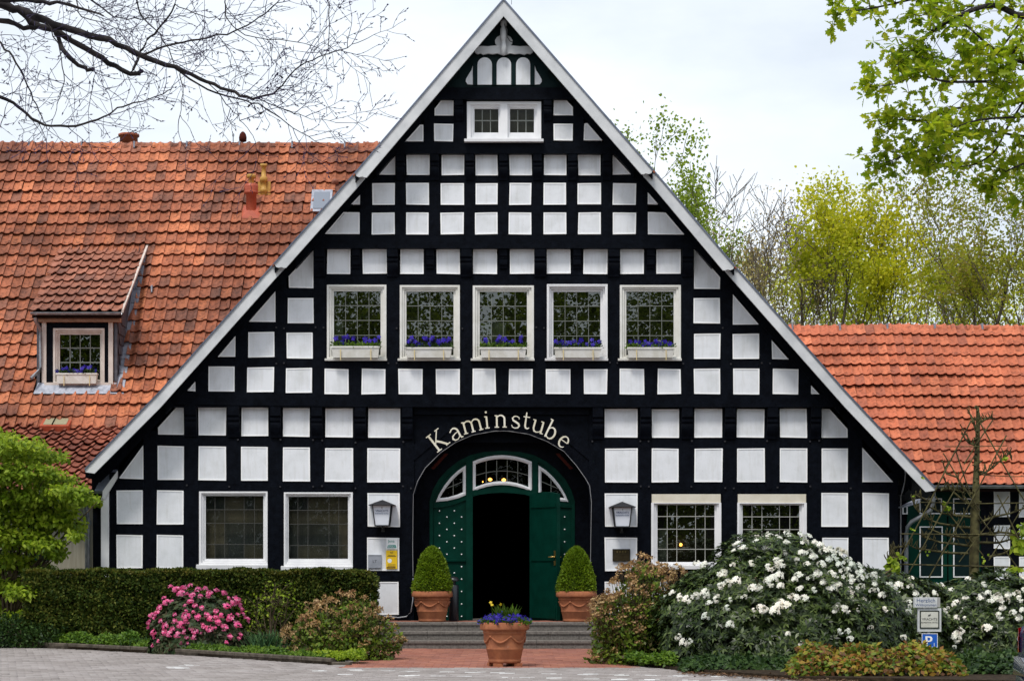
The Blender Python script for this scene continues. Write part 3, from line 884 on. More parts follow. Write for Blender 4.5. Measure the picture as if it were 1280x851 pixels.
m = MB(); m.lathe([(r/71.0, P(c,y,Y5-.08).z) for r, y in prof], (a.x, Y5-.08, 0), 12); m.build('finial', M_barge, house)
m = MB(); m.tube([P(c+.5,30,Y5-.16), P(c+3.5,38,Y5-.17), P(c+4,46,Y5-.16), P(c+8,52,Y5-.1), P(c+14,54,Y5-.06), P(c+28,51,Y5-.05)], .006, 5); m.build('cable', M_timber, house)
m = MB(); a = P(639.4, 6, -.5); m.tube([a, P(639.4,-14,-.5)], .006, 5); m.build('lightning_rod', M_zincpipe, house)

# --- lower left verge with zinc cap, corner board
w = [P(131,587.5,-.1), P(145.7,586.5,-.1), P(128.3,613.6,-.5), P(118.3,613.2,-.5)]
m = MB(); m.add([(131/1,0,0)], [])
m = MB()
A, B_, C_, D_ = P(131,588,.05), P(147,586.5,.05), P(130,613.6,-.05), P(118,613.2,-.05)
m.add([A, B_, C_, D_] + [v - Vector((0,-.02,.05)) for v in (A, B_, C_, D_)], [(0,3,2,1),(3,7,6,2),(4,5,6,7),(2,6,5,1),(0,4,7,3),(1,5,4,0)]); m.build('verge_cap', M_zinc, house)
m = MB(); m.prism(poly([(147,588),(147,597),(130.5,624),(128,622),(128.5,613)], -.06), -.07, -.03); m.build('verge_board', M_white, house)
m = MB(); m.prism(poly([(126.5,622),(136.4,615),(136.4,777),(126.5,777)], Y1), -.02, .25); m.build('corner_board', M_white, house)
m = MB(); m.prism(poly([(116,610),(126.3,610),(126.3,777),(116,777)], .1), .1, .6); m.build('corner_post', M_timber, house)
# side walls of the hall
m = MB(); a = P(139,700,.3); m.box((a.x, .36, 0), (a.x+.2, 13.8, 2.9)); m.build('side_wall', M_plaster, house)
m = MB(); a = P(1122,700,.3); m.box((a.x-.2, .36, 0), (a.x, 13.8, 2.9)); m.build('side_wall', M_plaster, house)
# plinth
m = MB(); m.box((P(137,777,0).x, -.01, 0), (SX0-.01, .35, P(0,777,0).z-.002)); m.box((SX1+.01, -.01, 0), (P(1123,777,0).x, .35, P(0,777,0).z-.002)); m.build('plinth', M_kerb, house)
# right lower dark bracket and cable under the eave
m = MB(); m.prism(poly([(1120,606),(1140,606),(1130,618),(1120,618)], .1), .1, .3); m.build('eave_bracket', M_timber, house)
m = MB(); m.tube([P(1129.5,578,-.3), P(1132,592,-.3), P(1131,602,-.25), P(1128,614,-.1), P(1126,620,-.03), P(1125.5,760,-.03)], .011, 6); m.build('cable', M_zincpipe, house)
m = MB(); m.tube([P(146.5,560,-.3), P(147.5,585,-.2), P(149,600,-.03), P(144.5,612,-.03), P(144,770,-.03)], .009, 6); m.build('cable', M_timber, house)

# ================================================================== WINDOWS
def ring(m, o, i, y0, y1, mi=0):
    """frame ring between outer and inner px rects, front y0 (already world numbers x0,z0,x1,z1)"""
    (a0,b0,a1,b1), (c0,d0,c1,d1) = o, i
    m.box((a0,y0,b0),(c0,y1,b1), mi); m.box((c1,y0,b0),(a1,y1,b1), mi)
    m.box((c0,y0,d1),(c1,y1,b1), mi); m.box((c0,y0,b0),(c1,y1,d0), mi)
def wr(r, Y):
    a = P(r[0], r[1], Y); b = P(r[2], r[3], Y)
    return (a.x, b.z, b.x, a.z)
def lerp_rect(a, b, t): return tuple(x+(y-x)*t for x, y in zip(a, b))
def make_window(outer, glass, Y, vl, hl, parent, fm=M_white, gm=M_glass, sill=None, steps=(( -.02,0),(.015,.38),(.05,.68)), bar=.008, barm=M_leadbar, gms=None, tilt=.006, name='window'):
    o, g = wr(outer, Y), wr(glass, Y)
    m = MB()
    for k, (dy, t) in enumerate(steps):
        t2 = steps[k+1][1] if k+1 < len(steps) else 1.0
        ring(m, lerp_rect(o, g, t), lerp_rect(o, g, t2), Y+dy, Y+.12)
    w = m.build(name, fm, parent)
    if sill:
        s = wr(sill, Y); m = MB(); m.prism_x([(Y-.07, s[1]), (Y-.075, s[3]-.01), (Y+.03, s[3]+.006), (Y+.03, s[1])], s[0], s[2]); m.build('sill', fm, w)
    xs = [g[0]] + [P(x, 0, Y).x for x in vl] + [g[2]]
    zs = [g[3]] + [P(0, y, Y).z for y in hl] + [g[1]]
    yg = Y + .085
    for i in range(len(xs)-1):
        for j in range(len(zs)-1):
            x0, x1, z1, z0 = xs[i], xs[i+1], zs[j], zs[j+1]
            cx, cz = (x0+x1)/2, (z0+z1)/2
            tx, tz = rnd.gauss(0, tilt), rnd.gauss(0, tilt)
            vs = [(x, yg + (x-cx)*tx + (z-cz)*tz, z) for x, z in ((x0,z0),(x1,z0),(x1,z1),(x0,z1))]
            pm = MB(); pm.add(vs, [(0,1,2,3)])
            gg = gm if gms is None else gms[(i*3+j*5+rnd.randint(0,1)) % len(gms)]
            pm.build('pane', gg, w)
    # lead bars
    for x in xs[1:-1]:
        b = MB(); b.box((x-bar*.8, yg-.012, g[1]), (x+bar*.8, yg+.004, g[3])); b.build('glazing_bar', barm, w)
    for z in zs[1:-1]:
        b = MB(); b.box((g[0], yg-.016, z-bar), (g[2], yg+.002, z+bar)); b.build('glazing_bar', barm, w)
    return w
# dark rooms behind (inside the wall core depth)
def even(a, b, n): return [a+(b-a)*k/n for k in range(1, n)]
M_room = noisy('dim room', (.03,.03,.022), (.06,.055,.04), 1.2, 0.9, 0.0, b=0)
M_pane_refl = noisy('grey pane reflection', (.16,.17,.16), (.24,.25,.24), 5.0, 0.9, 0.0, b=0)  # for flat grey cards that imitate pale reflections in the glass
# upper five
ups = [((408.7,356,483,448),(417,363.5,475.5,433)), ((499.8,356.5,574.8,448.5),(507.7,364,566.8,434)), ((591,357,667.3,449),(599.5,364.2,658.7,434)),
       ((683.6,355.8,759.2,449),(691.7,364.3,750.6,434)), ((774.8,356.4,851,449),(783,364,842.4,434))]
for k, (o, g) in enumerate(ups):
    fm = M_white if k == 3 else M_cream
    g2 = (g[0], g[1], g[2], 443.5)
    st = ((-.075,0),(-.07,.2),(.0,.35),(.05,.66)) if k == 3 else ((-.015,0),(.015,.34),(.05,.66))
    make_window(o, g2, Y2, even(g[0], g[2], 4), [g[1]+17.9, g[1]+36.4, g[1]+55.0], house, fm=mat_u if False else (M_white if k==3 else noisy('upper window paint', (.66,.65,.60), (.76,.75,.72), 5.0, .5, .3, b=0) if k==0 else bpy.data.materials['upper window paint']), sill=(o[0]-2.5, 448, o[2]+.8, 451), steps=st, bar=.005)
    gi = wr(g2, Y2); m = MB()
    m.box((gi[0]-.05, Y2+.22, gi[1]-.05), (gi[2]+.05, Y2+.235, gi[3]+.05)); m.build('room_wall', M_room, house)
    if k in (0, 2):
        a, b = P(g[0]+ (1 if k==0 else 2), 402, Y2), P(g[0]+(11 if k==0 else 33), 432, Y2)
        m = MB(); m.box((a.x, Y2+.17, b.z), (b.x, Y2+.175, a.z)); m.build('pane_reflection', M_pane_refl, house)  # grey card painted as a reflection, lower left of the pane
# peak window, two casements
o = (583.8,127.5,676.4,175)
w = None
m = MB(); ring(m, wr(o,Y4), wr((588.5,131,671.5,172.5),Y4), Y4-.03, Y4+.12)
a, b = P(625.5,131,Y4), P(634.5,172.5,Y4); m.box((a.x,Y4-.03,b.z),(b.x,Y4+.12,a.z))
m.build('window_surround', M_white, house)
for g, oo in (((593,135.5,623,165.5),(588.5,131,625.5,172.5)), ((637.5,135.5,667.5,165.5),(634.5,131,671.5,172.5))):
    make_window(oo, g, Y4+.02, [g[0]+9.7, g[0]+20], [150], house, sill=None, steps=((0,0),(.03,.6)), gm=M_glassdim, bar=.010)
    gi = wr(g, Y4); m = MB(); m.box((gi[0]-.1, Y4+.2, gi[1]-.1), (gi[2]+.1, Y4+.22, gi[3]+.1)); m.build('blind', noisy('grey blind', (.10,.095,.07), (.16,.15,.12), 6, .9, 0, b=0), house)
a, b = P(580.5,174.6,Y4), P(679.3,178.6,Y4); m = MB(); m.prism_x([(Y4-.12,b.z),(Y4-.125,a.z-.01),(Y4,a.z+.01),(Y4,b.z)], a.x, b.x); m.build('sill', M_white, house)
M_leadbar2 = mat('pale glazing bar', (.38,.38,.35), .5, .3)
# ground floor left, dim leaded glass with coloured lights
M_leaddim = mat('dark lead', (.07,.07,.065), .6, .1)
for o, g, vl, hl, s in (((249,614,334.5,706),(256.5,619.4,328.7,698),[268,280.2,304.5,317.5],[636.5,653.5,680],(245.8,705.2,335,711)),
                        ((355,615,441,708),(360.4,620.3,434.7,698),[371.8,384.5,410.8,423],[637.3,654.6,681.3],(351.6,707,441.2,712.6))):
    make_window(o, g, Y1, vl, hl, house, gms=[M_glassdim, M_glassdim2, M_glassdim], sill=s, bar=.005, barm=M_leaddim)
    gi = wr(g, Y1); m = MB(); m.box((gi[0]-.05, .2, gi[1]-.05), (gi[2]+.05, .215, gi[3]+.05)); m.build('room_wall', noisy('smoky brown room', (.17,.16,.13), (.26,.24,.20), 2, .9, 0, b=0), house)
# ground floor right with shutter boxes
for k, (o, g, vl, hl) in enumerate((((814,617,901.5,706),(822,630.5,893.6,702),[834.4,846.4,869.9,881.8],[645,660.9,686]), ((921.6,617,1008.2,706),(928.6,631,999.8,702),[940.6,953,975,988],[645.5,661.3,686.5]))):
    sh = wr((o[0], o[1], o[2], 628), Y1)
    m = MB(); m.box((sh[0]+.01, -.004, sh[1]+.002), (sh[2]-.01, .1, sh[3]-.004)); m.build('shutter_box', M_cream, house)
    make_window((o[0],628,o[2],706), g, Y1, vl, hl, house, sill=(o[0]-2,706,o[2]+1,711), bar=.0065, barm=M_leadbar2, steps=((-.02,0),(.015,.4),(.05,.7)))
    gi = wr(g, Y1); m = MB(); m.box((gi[0]-.05, .22, gi[1]-.05), (gi[2]+.05, .235, gi[3]+.05)); m.build('room_wall', M_room, house)
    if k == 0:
        a, b = P(823, 662, Y1), P(834, 702, Y1); m = MB(); m.box((a.x, .17, b.z), (b.x, .175, a.z)); m.build('pane_reflection', M_pane_refl, house)  # upright grey card imitating a reflection in this window
        a = P(851, 680.5, .15); m = MB(); m.lathe([(0,-.03),(.022,-.02),(.03,0),(.02,.025),(0,.035)], a, 10); m.build('lamp_bulb', M_bulb, house)

# ================================================================== DOORWAY
YD = .50
arch = [(517.5,777),(516.5,680),(517.5,640),(519,618),(524,600),(531.7,584.6),(550.8,565.6),(569.8,553),(591,544),(610,540),(627,539),(645,540),(661,543.5),(684,552.5),(705,565),(721,582.5),(732,600),(737,618),(738,645),(738,777)]
# spandrel boards around the arch, in front of the recess
L_sp = [(517,510)] + [(516.9,590)] + [(524,600),(531.7,584.6),(550.8,565.6),(569.8,553),(591,544),(610,540),(627,539)] + [(627,510)]
L_sp = [(517.3,511),(517.3,618),(519,618),(524,600),(531.7,584.6),(550.8,565.6),(569.8,553),(591,544),(610,540),(627,539),(627,511)]
R_sp = [(736.8,511),(736.8,616),(732,600),(721,582.5),(705,565),(684,552.5),(661,543.5),(645,540),(627,539),(627,511)]
for s in (L_sp, R_sp): m = MB(); m.prism(poly(s, Y1), Y1+.03, Y1+TD); m.build('arch_board', M_timber, house)
m = MB(); m.prism(poly(rect(517.5,509.5,736.5,518), Y1), Y1-.03, Y1+.1); m.build('lintel', M_timber, house)
# braces in the corners of the doorway
m = MB(); m.prism(poly([(517.4,575),(517.4,556),(556,527),(575,527)], Y1), Y1+.008, Y1+.05); m.build('brace', M_timber, house)
m = MB(); m.prism(poly([(736.6,575),(736.6,556),(698,527),(679,527)], Y1), Y1+.008, Y1+.05); m.build('brace', M_timber, house)
# reveal: inside faces of the deep arch
rv = MB()
wa = poly(arch, Y1)
vs = [(x, Y1+.05, z) for x, z in wa] + [(x, YD+.08, z) for x, z in wa]; n = len(wa)
rv.add(vs, [(i, i+1, i+1+n, i+n) for i in range(n-1)]); rv.build('reveal', M_timber, house)
# brick arch soffit peeking out at both haunches
M_brickdark = mat('dark red arch brick', (.06,.012,.008), .8, .1)
for s in (-1, 1):
    for k in range(5):
        c = 627.5; x = 542.5 + 3.6*k; y = 586.5 - 3.9*k
        pts = [(x-4,y-1.5),(x-.8,y-4.6),(x+3.4,y-4.2),(x-.2,y+.2)]
        if s > 0: pts = [(2*c-a, b) for a, b in pts]
        m = MB(); m.prism(poly(pts, .22), .22, .26); m.build('arch_brick', M_brickdark, house)
# door frame wall (green, arched)
def warp(px, Y): return poly(px, Y)
grn_out = [(537,777),(537,626),(541,612),(549,598),(560,586),(573,576),(588,568.5),(606,564.5),(627.5,563),(649,564.5),(667,568.5),(682,576),(695,586),(706,598),(714,612),(718.5,626),(718.5,777)]
# black board between the reveal and the green frame: as strip pieces
seg_a = arch; 
def ring_strip(outer, inner, y0, y1, mt, name, parent):
    # both lists the same length
    wo_, wi = poly(outer, y0), poly(inner, y0); n = len(wo_)
    vs = [(x,y0,z) for x,z in wo_]+[(x,y0,z) for x,z in wi]+[(x,y1,z) for x,z in wi]
    m = MB(); m.add(vs, [(i, i+n, i+n+1, i+1) for i in range(n-1)] + [(i+n, i+2*n, i+2*n+1, i+n+1) for i in range(n-1)]); return m.build(name, mt, parent)
def resample(pl, n):
    pv = [Vector(p) for p in pl]; ds = [0]
    for a, b in zip(pv[:-1], pv[1:]): ds.append(ds[-1] + (b-a).length)
    out = []
    for k in range(n):
        t = ds[-1]*k/(n-1); i = max(j for j in range(len(ds)-1) if ds[j] <= t+1e-6)
        out.append(tuple(pv[i].lerp(pv[i+1], (t-ds[i])/(ds[i+1]-ds[i]))))
    return out
bigarch = [(x + (1 if x > 627 else -1)*3, y-2 if y < 700 else 780) for x, y in arch]
ring_strip(resample(bigarch, 40), resample(grn_out, 40), YD-.02, YD+.02, M_timber, 'arch_lining', house)
door = MB()
# vertical frame members
for x0, x1, y0 in ((537,541.5,626),(584,592,583),(663.5,673,583),(714,718.5,626)): pass
def gr(px, dy, dep=.06, name='door_frame', mt=M_green):
    m = MB(); m.prism(poly(px, YD), YD-dy, YD+dep); return m.build(name, mt, house)
inner = [(541,777),(541,628),(545,614.5),(552.5,601.5),(563,590),(575.5,580.5),(590,573.5),(607,569.3),(627.5,568),(648,569.3),(665,573.5),(679.5,580.5),(692,590),(702.5,601.5),(710.5,614.5),(714.5,628),(714.5,777)]
ring_strip(grn_out, inner, YD-.05, YD+.04, M_green, 'door_arch', house)
gr([(582.8,777),(582.8,574),(591,571.5),(591,777)], .06); gr([(664.8,571),(672.3,574),(672.3,777),(664.8,777)], .06)
# panel between fanlight and doorway head
head = [(591,620.5),(600,618),(614,616.2),(628,615.6),(642,616.2),(656,618),(664.8,620.5)]
gr([(591,612),(664.8,612)] + head[::-1], .05); gr([(591,606),(664.8,606),(664.8,613),(591,613)], .02)
# studded leaves left and right of the door
def stud_panel(x0, x1, ytop, cols, name):
    px = [(x0,777)] + ytop + [(x1,777)]
    p = gr(px, .0, .05, name)
    # rails
    a, b = P(x0,0,YD), P(x1,0,YD)
    for y0, y1 in ((699,702.5),(752,754)):
        z0, z1 = P(0,y1,YD).z, P(0,y0,YD).z
        m = MB(); m.prism_x([(YD,z0),(YD-.03,z0+.01),(YD-.035,z1-.01),(YD,z1)], a.x+.02, b.x-.02); m.build('door_rail', M_green, p)
    for x in cols[0]:
        pass
    for ci, x in enumerate(cols[1]):
        y = cols[0] + (0 if ci % 2 == cols[2] else 7.75)
        while y < 772:
            if not 695 < y < 705:
                q = P(x, y, YD); m = MB(); m.lathe([(.014,0),(.012,.008),(.006,.013),(0,.014)], (0,0,0), 8)
                m.v = [(vx+q.x, q.y-vz, vy+q.z) for vx, vy, vz in m.v]; m.build('stud', M_edge, p)
            y += 15.5
    return p
stud_panel(541, 582.8, [(541,634),(552,633.5),(566,630.5),(582.8,624)], ([0],), 'side_leaf') if False else None
def studs(p, xs, ystart):
    proto = MB(); proto.lathe([(.014,0),(.012,.008),(.006,.013),(0,.014)], (0,0,0), 8)
    proto.v = [(vx, -vz, vy) for vx, vy, vz in proto.v]
    me = proto.mesh('stud', M_edge)
    for ci, x in enumerate(xs):
        y = ystart + (7.75 if ci % 2 else 0)
        while y < 770:
            if not 696 < y < 706:
                q = P(x, y, YD-.001); o = bpy.data.objects.new('stud', me); C.objects.link(o); o.parent = p; o.location = q
            y += 15.5
lp = gr([(541,777),(541,634),(552,633.5),(566,630.5),(582.8,624),(582.8,777)], .0, .05, 'side_leaf'); studs(lp, [549.3,558.6,567.9,577], 638.2)
rp = gr([(672.3,777),(672.3,624),(690,630.5),(703,633.5),(714.5,634),(714.5,777)], .0, .05, 'side_leaf'); studs(rp, [677.5,686.8,696.5,705.8], 638.2)
for p, x0, x1 in ((lp,542.5,582),(rp,673,713)):
    for y0, y1 in ((699,702.5),):
        z0, z1 = P(0,y1,YD).z, P(0,y0,YD).z
        m = MB(); m.prism_x([(YD,z0),(YD-.03,z0+.01),(YD-.035,z1-.01),(YD,z1)], P(x0,0,YD).x, P(x1,0,YD).x); m.build('door_rail', M_green, p)
    xs = even(x0, x1, 4)
# fanlight
def fan(outer, inner_, bars_v, bars_h, nm='fanlight'):
    n = len(outer)
    wo_, wi = poly(outer, YD), poly(inner_, YD)
    m = MB(); vs = [(x,YD-.045,z) for x,z in wo_]+[(x,YD-.055,z) for x,z in [( (a+c)/2,(b+d)/2) for (a,b),(c,d) in zip(wo_,wi)]]+[(x,YD-.03,z) for x,z in wi]+[(x,YD+.03,z) for x,z in wi]+[(x,YD+.03,z) for x,z in wo_]
    for k in range(3): m.add(vs, [(i+k*n, i+(k+1)*n, (i+1)%n+(k+1)*n, (i+1)%n+k*n) for i in range(n)])
    m.add(vs, [(i+4*n, i, (i+1)%n, (i+1)%n+4*n) for i in range(n)])
    f = m.build(nm, M_white, house)
    g = MB(); g.add([(x, YD+.01, z) for x, z in wi], [tuple(range(n))[::-1]]); g.build('pane', M_glassdim, f)
    for a, b in bars_v + bars_h:
        pa, pb = P(*a, YD), P(*b, YD); t = MB(); t.tube([pa, pb], .007, 4, smooth=False); t.build('glazing_bar', M_leadbar, f)
    return f
def arc(xa, xb, ya, ym, n=9):
    return [(xa+(xb-xa)*k/(n-1), ya + (ym-ya)*(1-((2*k/(n-1)-1)**2))) for k in range(n)]
fo = arc(590,665,577,568.8) + arc(590,665,614.5,605.8)[::-1]
fi = arc(594.6,660.4,580,573.3) + arc(594.6,660.4,608.5,601.2)[::-1]
fan(fo, fi, [((x,574.5 + abs(x-627.5)*.10),(x,601.5+abs(x-627.5)*.12)) for x in even(594.6,660.4,5)], [(a, b) for a, b in zip(arc(594.6,660.4,594,588.3,7)[:-1], arc(594.6,660.4,594,588.3,7)[1:])])
so_ = [(545,627),(549,617.5),(555.5,606.5),(563.5,596.5),(572.5,588),(582.3,581.5),(582.3,600),(582.3,618.5),(574,622),(560,625.5)]
si_ = [(549.8,622.3),(553.2,616),(558.8,608),(565.5,599.8),(572.8,592.6),(578.6,588.3),(578.6,602),(578.6,614.8),(571.5,618),(559.5,621.3)]
bv = [((566.5,598.5),(566.5,619.5))]; bh = [((557.5,610.5),(578.6,601.5))]
fan(so_, si_, bv, bh)
mir = lambda l: [(1255.3-x, y) for x, y in l][::-1]
fan(mir(so_), mir(si_), [((688.8,598.5),(688.8,619.5))], [((697.8,610.5),(676.7,601.5))])
# wall pieces behind the frame so nothing shows through
m = MB()
m.prism(poly([(541,634),(541,622),(582.8,622),(582.8,634)],YD), YD+.04, YD+.08); m.build('backing', M_green, house)
m = MB(); m.prism(poly([(714.5,634),(714.5,622),(672.3,622),(672.3,634)],YD), YD+.04, YD+.08); m.build('backing', M_green, house)
gfill = inner
m = MB()
m.prism(poly([(545,614.5),(552.5,601.5),(563,590),(575.5,580.5),(582.8,577),(582.8,582),(572,588.5),(563,597),(555,607),(549,617),(545,627),(541,634),(541,628)],YD), YD-.02, YD+.04); m.build('spandrel', M_green, house)
m = MB()
m.prism(poly([(1255.5-x,y) for x,y in [(545,614.5),(552.5,601.5),(563,590),(575.5,580.5),(582.8,577),(582.8,582),(572,588.5),(563,597),(555,607),(549,617),(545,627),(541,634),(541,628)]],YD), YD-.02, YD+.04); m.build('spandrel', M_green, house)
m = MB(); m.prism(poly([(591,573),(607,569.3),(627.5,568),(648,569.3),(664.8,573.5),(664.8,577)] + arc(590.5,664.8,577.5,569.3)[::-1],YD), YD-.02, YD+.04); m.build('spandrel', M_green, house)
for f in (lambda x:x, lambda x:1255.3-x):
    m = MB(); m.prism(poly([(f(541),634.5),(f(543),627.5),(f(560),626),(f(574),622.5),(f(582.8),619),(f(582.8),624.5),(f(566),631),(f(552),634)],YD), YD-.03, YD+.04); m.build('spandrel', M_green, house)
# open leaf, swung outwards
hx = P(663.8, 0, YD-.06).x; wl_ = 1.02; ang = R(62)
lt = P(0,617,YD).z; lb = ZT+.02
leafm = MB(); npt = 9
top = [(wl_*k/(npt-1), lt - .02 + .09*math.sin(math.pi*.5*(1 - k/(npt-1)*0)) * math.sin(math.pi*(.15+.7*k/(npt-1))) - .05) for k in range(npt)]
pts2 = [(0,lb)] + top + [(wl_,lb)]
pts2 = [(u, z) for u, z in pts2]
leafm.prism(pts2, -.03, .03)
def swing(v): 
    u, y, z = v
    return (hx + u*math.cos(ang) + y*math.sin(ang), YD-.06 - u*math.sin(ang) + y*math.cos(ang), z)
leafm.v = [swing(v) for v in leafm.v]
leaf = leafm.build('door_leaf', M_green, house)
for z0, z1 in ((lb+.0,lb+.22),(lb+1.02,lb+1.12),(lt-.28,lt-.2)):
    m = MB(); m.box((.06,-.045,z0+.02),(wl_-.05,-.03,z1)); m.v = [swing(v) for v in m.v]; m.build('door_rail', M_green, leaf)
m = MB(); zc = P(0,697,YD-.9).z
m.box((wl_-.10,-.045,zc-.13),(wl_-.05,-.03,zc+.13)); m.tube([(wl_-.075,-.04,zc+.02),(wl_-.075,-.09,zc+.02),(wl_-.20,-.095,zc+.015)], .011, 8)
m.box((wl_-.10,.03,zc-.13),(wl_-.05,.045,zc+.13)); m.tube([(wl_-.075,.04,zc+.02),(wl_-.075,.09,zc+.02),(wl_-.20,.095,zc+.015)], .011, 8)
m.v = [swing(v) for v in m.v]; m.build('handle', M_brass, leaf)
# hall inside
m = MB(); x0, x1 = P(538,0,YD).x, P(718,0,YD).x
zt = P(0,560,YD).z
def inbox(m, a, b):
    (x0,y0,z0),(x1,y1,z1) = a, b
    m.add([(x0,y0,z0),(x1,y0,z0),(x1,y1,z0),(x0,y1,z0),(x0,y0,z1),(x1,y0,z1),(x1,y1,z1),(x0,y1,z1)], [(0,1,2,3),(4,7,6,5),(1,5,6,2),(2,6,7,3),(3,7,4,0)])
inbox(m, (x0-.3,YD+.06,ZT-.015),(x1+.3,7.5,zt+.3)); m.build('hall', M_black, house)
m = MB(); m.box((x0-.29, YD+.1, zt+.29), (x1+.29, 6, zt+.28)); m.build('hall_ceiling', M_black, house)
for px_, py_, Yb in ((612.6,599,1.6),(629.8,599.5,1.6),(603.5,602,1.9)):
    a = P(px_, py_, Yb)
    m = MB(); m.lathe([(0,-.03),(.028,-.02),(.04,0),(.025,.02),(0,.03)] if px_ != 603.5 else [(0,-.015),(.014,0),(0,.015)], a, 12); m.build('lamp_bulb', M_bulb, house)
# inner handle glint, threshold
m = MB(); m.box((P(591,0,YD).x, YD-.08, ZT-.01), (P(664,0,YD).x, YD+.1, ZT+.018)); m.build('threshold', M_granite, house)
# cable round the arch
cab = [(516.5,768),(513,772),(516,766),(516.3,720),(515.8,680),(516.7,618),(522,601),(531.7,584.6),(550.8,565.6),(569.8,552.6),(591,543.5),(618.5,538.6),(635,538.6),(660.8,542.5),(684,551.6),(705,564),(721,582.5),(732,598),(737,607),(739.3,627),(738.4,680),(738,718),(739,722),(741,764),(745,770),(752,772)]
m = MB(); m.tube([P(x, y, -.015 if abs(x-627)<112 else -.02) for x, y in cab[3:]], .0065, 6); m.build('cable', mat('grey cable', (.24,.24,.25), .5), house)
m = MB(); m.tube([P(x, y, -.03) for x, y in [(516.3,722),(516,750),(514,764),(508,770),(498,771.5),(478,769.5)]], .011, 6); m.build('cable', mat('grey cable', (.36,.37,.40), .5), house)

# ================================================================== LETTERING
def stroke(m, pts, w, y0, y1):
    """flat ribbon with thickness; pts (x,z), w width or list"""
    pts = [Vector(p) for p in pts]; n = len(pts)
    if not hasattr(w, '__len__'): w = [w]*n
    Lf, Rt = [], []
    for i, p in enumerate(pts):
        t = (pts[min(i+1,n-1)] - pts[max(i-1,0)]).normalized(); q = Vector((-t.y, t.x))
        Lf.append(p + q*w[i]/2); Rt.append(p - q*w[i]/2)
    for i in range(n-1):
        m.prism([Lf[i], Rt[i], Rt[i+1], Lf[i+1]], y0, y1)
def arcp(cx, cy, rx, ry, a0, a1, n=10):
    return [(cx+rx*math.cos(R(a0+(a1-a0)*k/(n-1))), cy+ry*math.sin(R(a0+(a1-a0)*k/(n-1)))) for k in range(n)]
W1, W2, SF = .17, .09, .085
def glyph(ch):
    g = []
    if ch == 'K':
        g = [([(-.38,0),(-.38,1.5)],W1),([(-.60,.04),(-.14,.04)],SF),([(-.60,1.46),(-.14,1.46)],SF),
             ([(.42,1.46),(-.32,.60)],W2),([(-.16,.80),(.14,.46),(.44,.04)],W1),([(.22,1.46),(.62,1.46)],SF),([(.28,.04),(.68,.04)],SF)]
    if ch == 'a':
        g = [([(-.33,.78)]+arcp(0,.62,.30,.34,140,0,9)+[(.30,.2),(.36,.05),(.50,.06)],[.10]*2+[.1,.1,.12,.14,.15,.15,.15,.15]+[.15,.14,.07]),
             ([(.28,.58),(.0,.53),(-.26,.40),(-.32,.22),(-.2,.06),(.02,.04),(.28,.2)],[.07,.08,.13,.16,.12,.08,.07])]
    if ch in 'mn':
        off = -.62 if ch == 'm' else -.34
        g = [([(off,.0),(off,.95)],W1-.02),([(off-.16,.93),(off,.93)],SF),([(off-.17,.04),(off+.17,.04)],SF)]
        k = 2 if ch == 'm' else 1
        for i in range(k):
            x = off + .62*i
            a = arcp(x+.30,.66,.30,.29,165,0,9)
            g.append((a+[(x+.60,.3),(x+.60,0)], [.06,.08,.10,.11,.12,.13,.14,.15,.15,.15,.15])); g.append(([(x+.44,.04),(x+.77,.04)],SF))
    if ch == 'i':
        g = [([(0,0),(0,.95)],W1-.02),([(-.16,.93),(0,.93)],SF),([(-.18,.04),(.18,.04)],SF),(arcp(0,1.27,.045,.045,0,360,9),.09)]
    if ch == 's':
        g = [([(.27,.72),(.24,.86),(.05,.95),(-.14,.92),(-.26,.78),(-.2,.62),(.02,.50),(.22,.38),(.30,.22),(.20,.07),(-.02,.02),(-.22,.08),(-.30,.26)],
              [.05,.07,.08,.10,.13,.15,.16,.16,.14,.11,.08,.07,.05])]
    if ch == 't':
        g = [([(-.04,1.28),(-.04,.24),(.03,.07),(.17,.04),(.30,.12)],[.10,W1-.02,.14,.11,.06]),([(-.25,.93),(.26,.93)],SF)]
    if ch == 'u':
        g = [([(-.32,.95),(-.32,.32),(-.22,.09),(-.02,.04),(.16,.1),(.30,.26)],[W1-.02,.15,.13,.10,.08,.06]),([(.32,.95),(.32,0)],W1-.02),([(-.50,.93),(-.30,.93)],SF),([(.14,.93),(.33,.93)],SF),([(.32,.04),(.50,.04)],SF)]
    if ch == 'b':
        g = [([(-.32,.04),(-.32,1.5)],W1-.02),([(-.50,1.47),(-.3,1.47)],SF),(arcp(-.02,.48,.32,.45,160,-155,16),[.06,.07,.09,.11,.13,.15,.16,.16,.16,.15,.14,.12,.10,.08,.07,.06])]
    if ch == 'e':
        g = [([(-.30,.52),(.30,.54)],.075),(arcp(0,.48,.32,.45,8,318,18),[.13,.13,.12,.11,.10,.10,.12,.14,.15,.16,.16,.15,.14,.13,.11,.10,.08,.05])]
    return g
M_letter = noisy('aged cream lettering', (.62,.57,.42), (.80,.77,.66), 4.0, .5, .3, b=0)
sign = thing('lettering', 'cream serif lettering Kaminstube curving over the arched doorway', 'lettering', P(627.5,540,-.2))
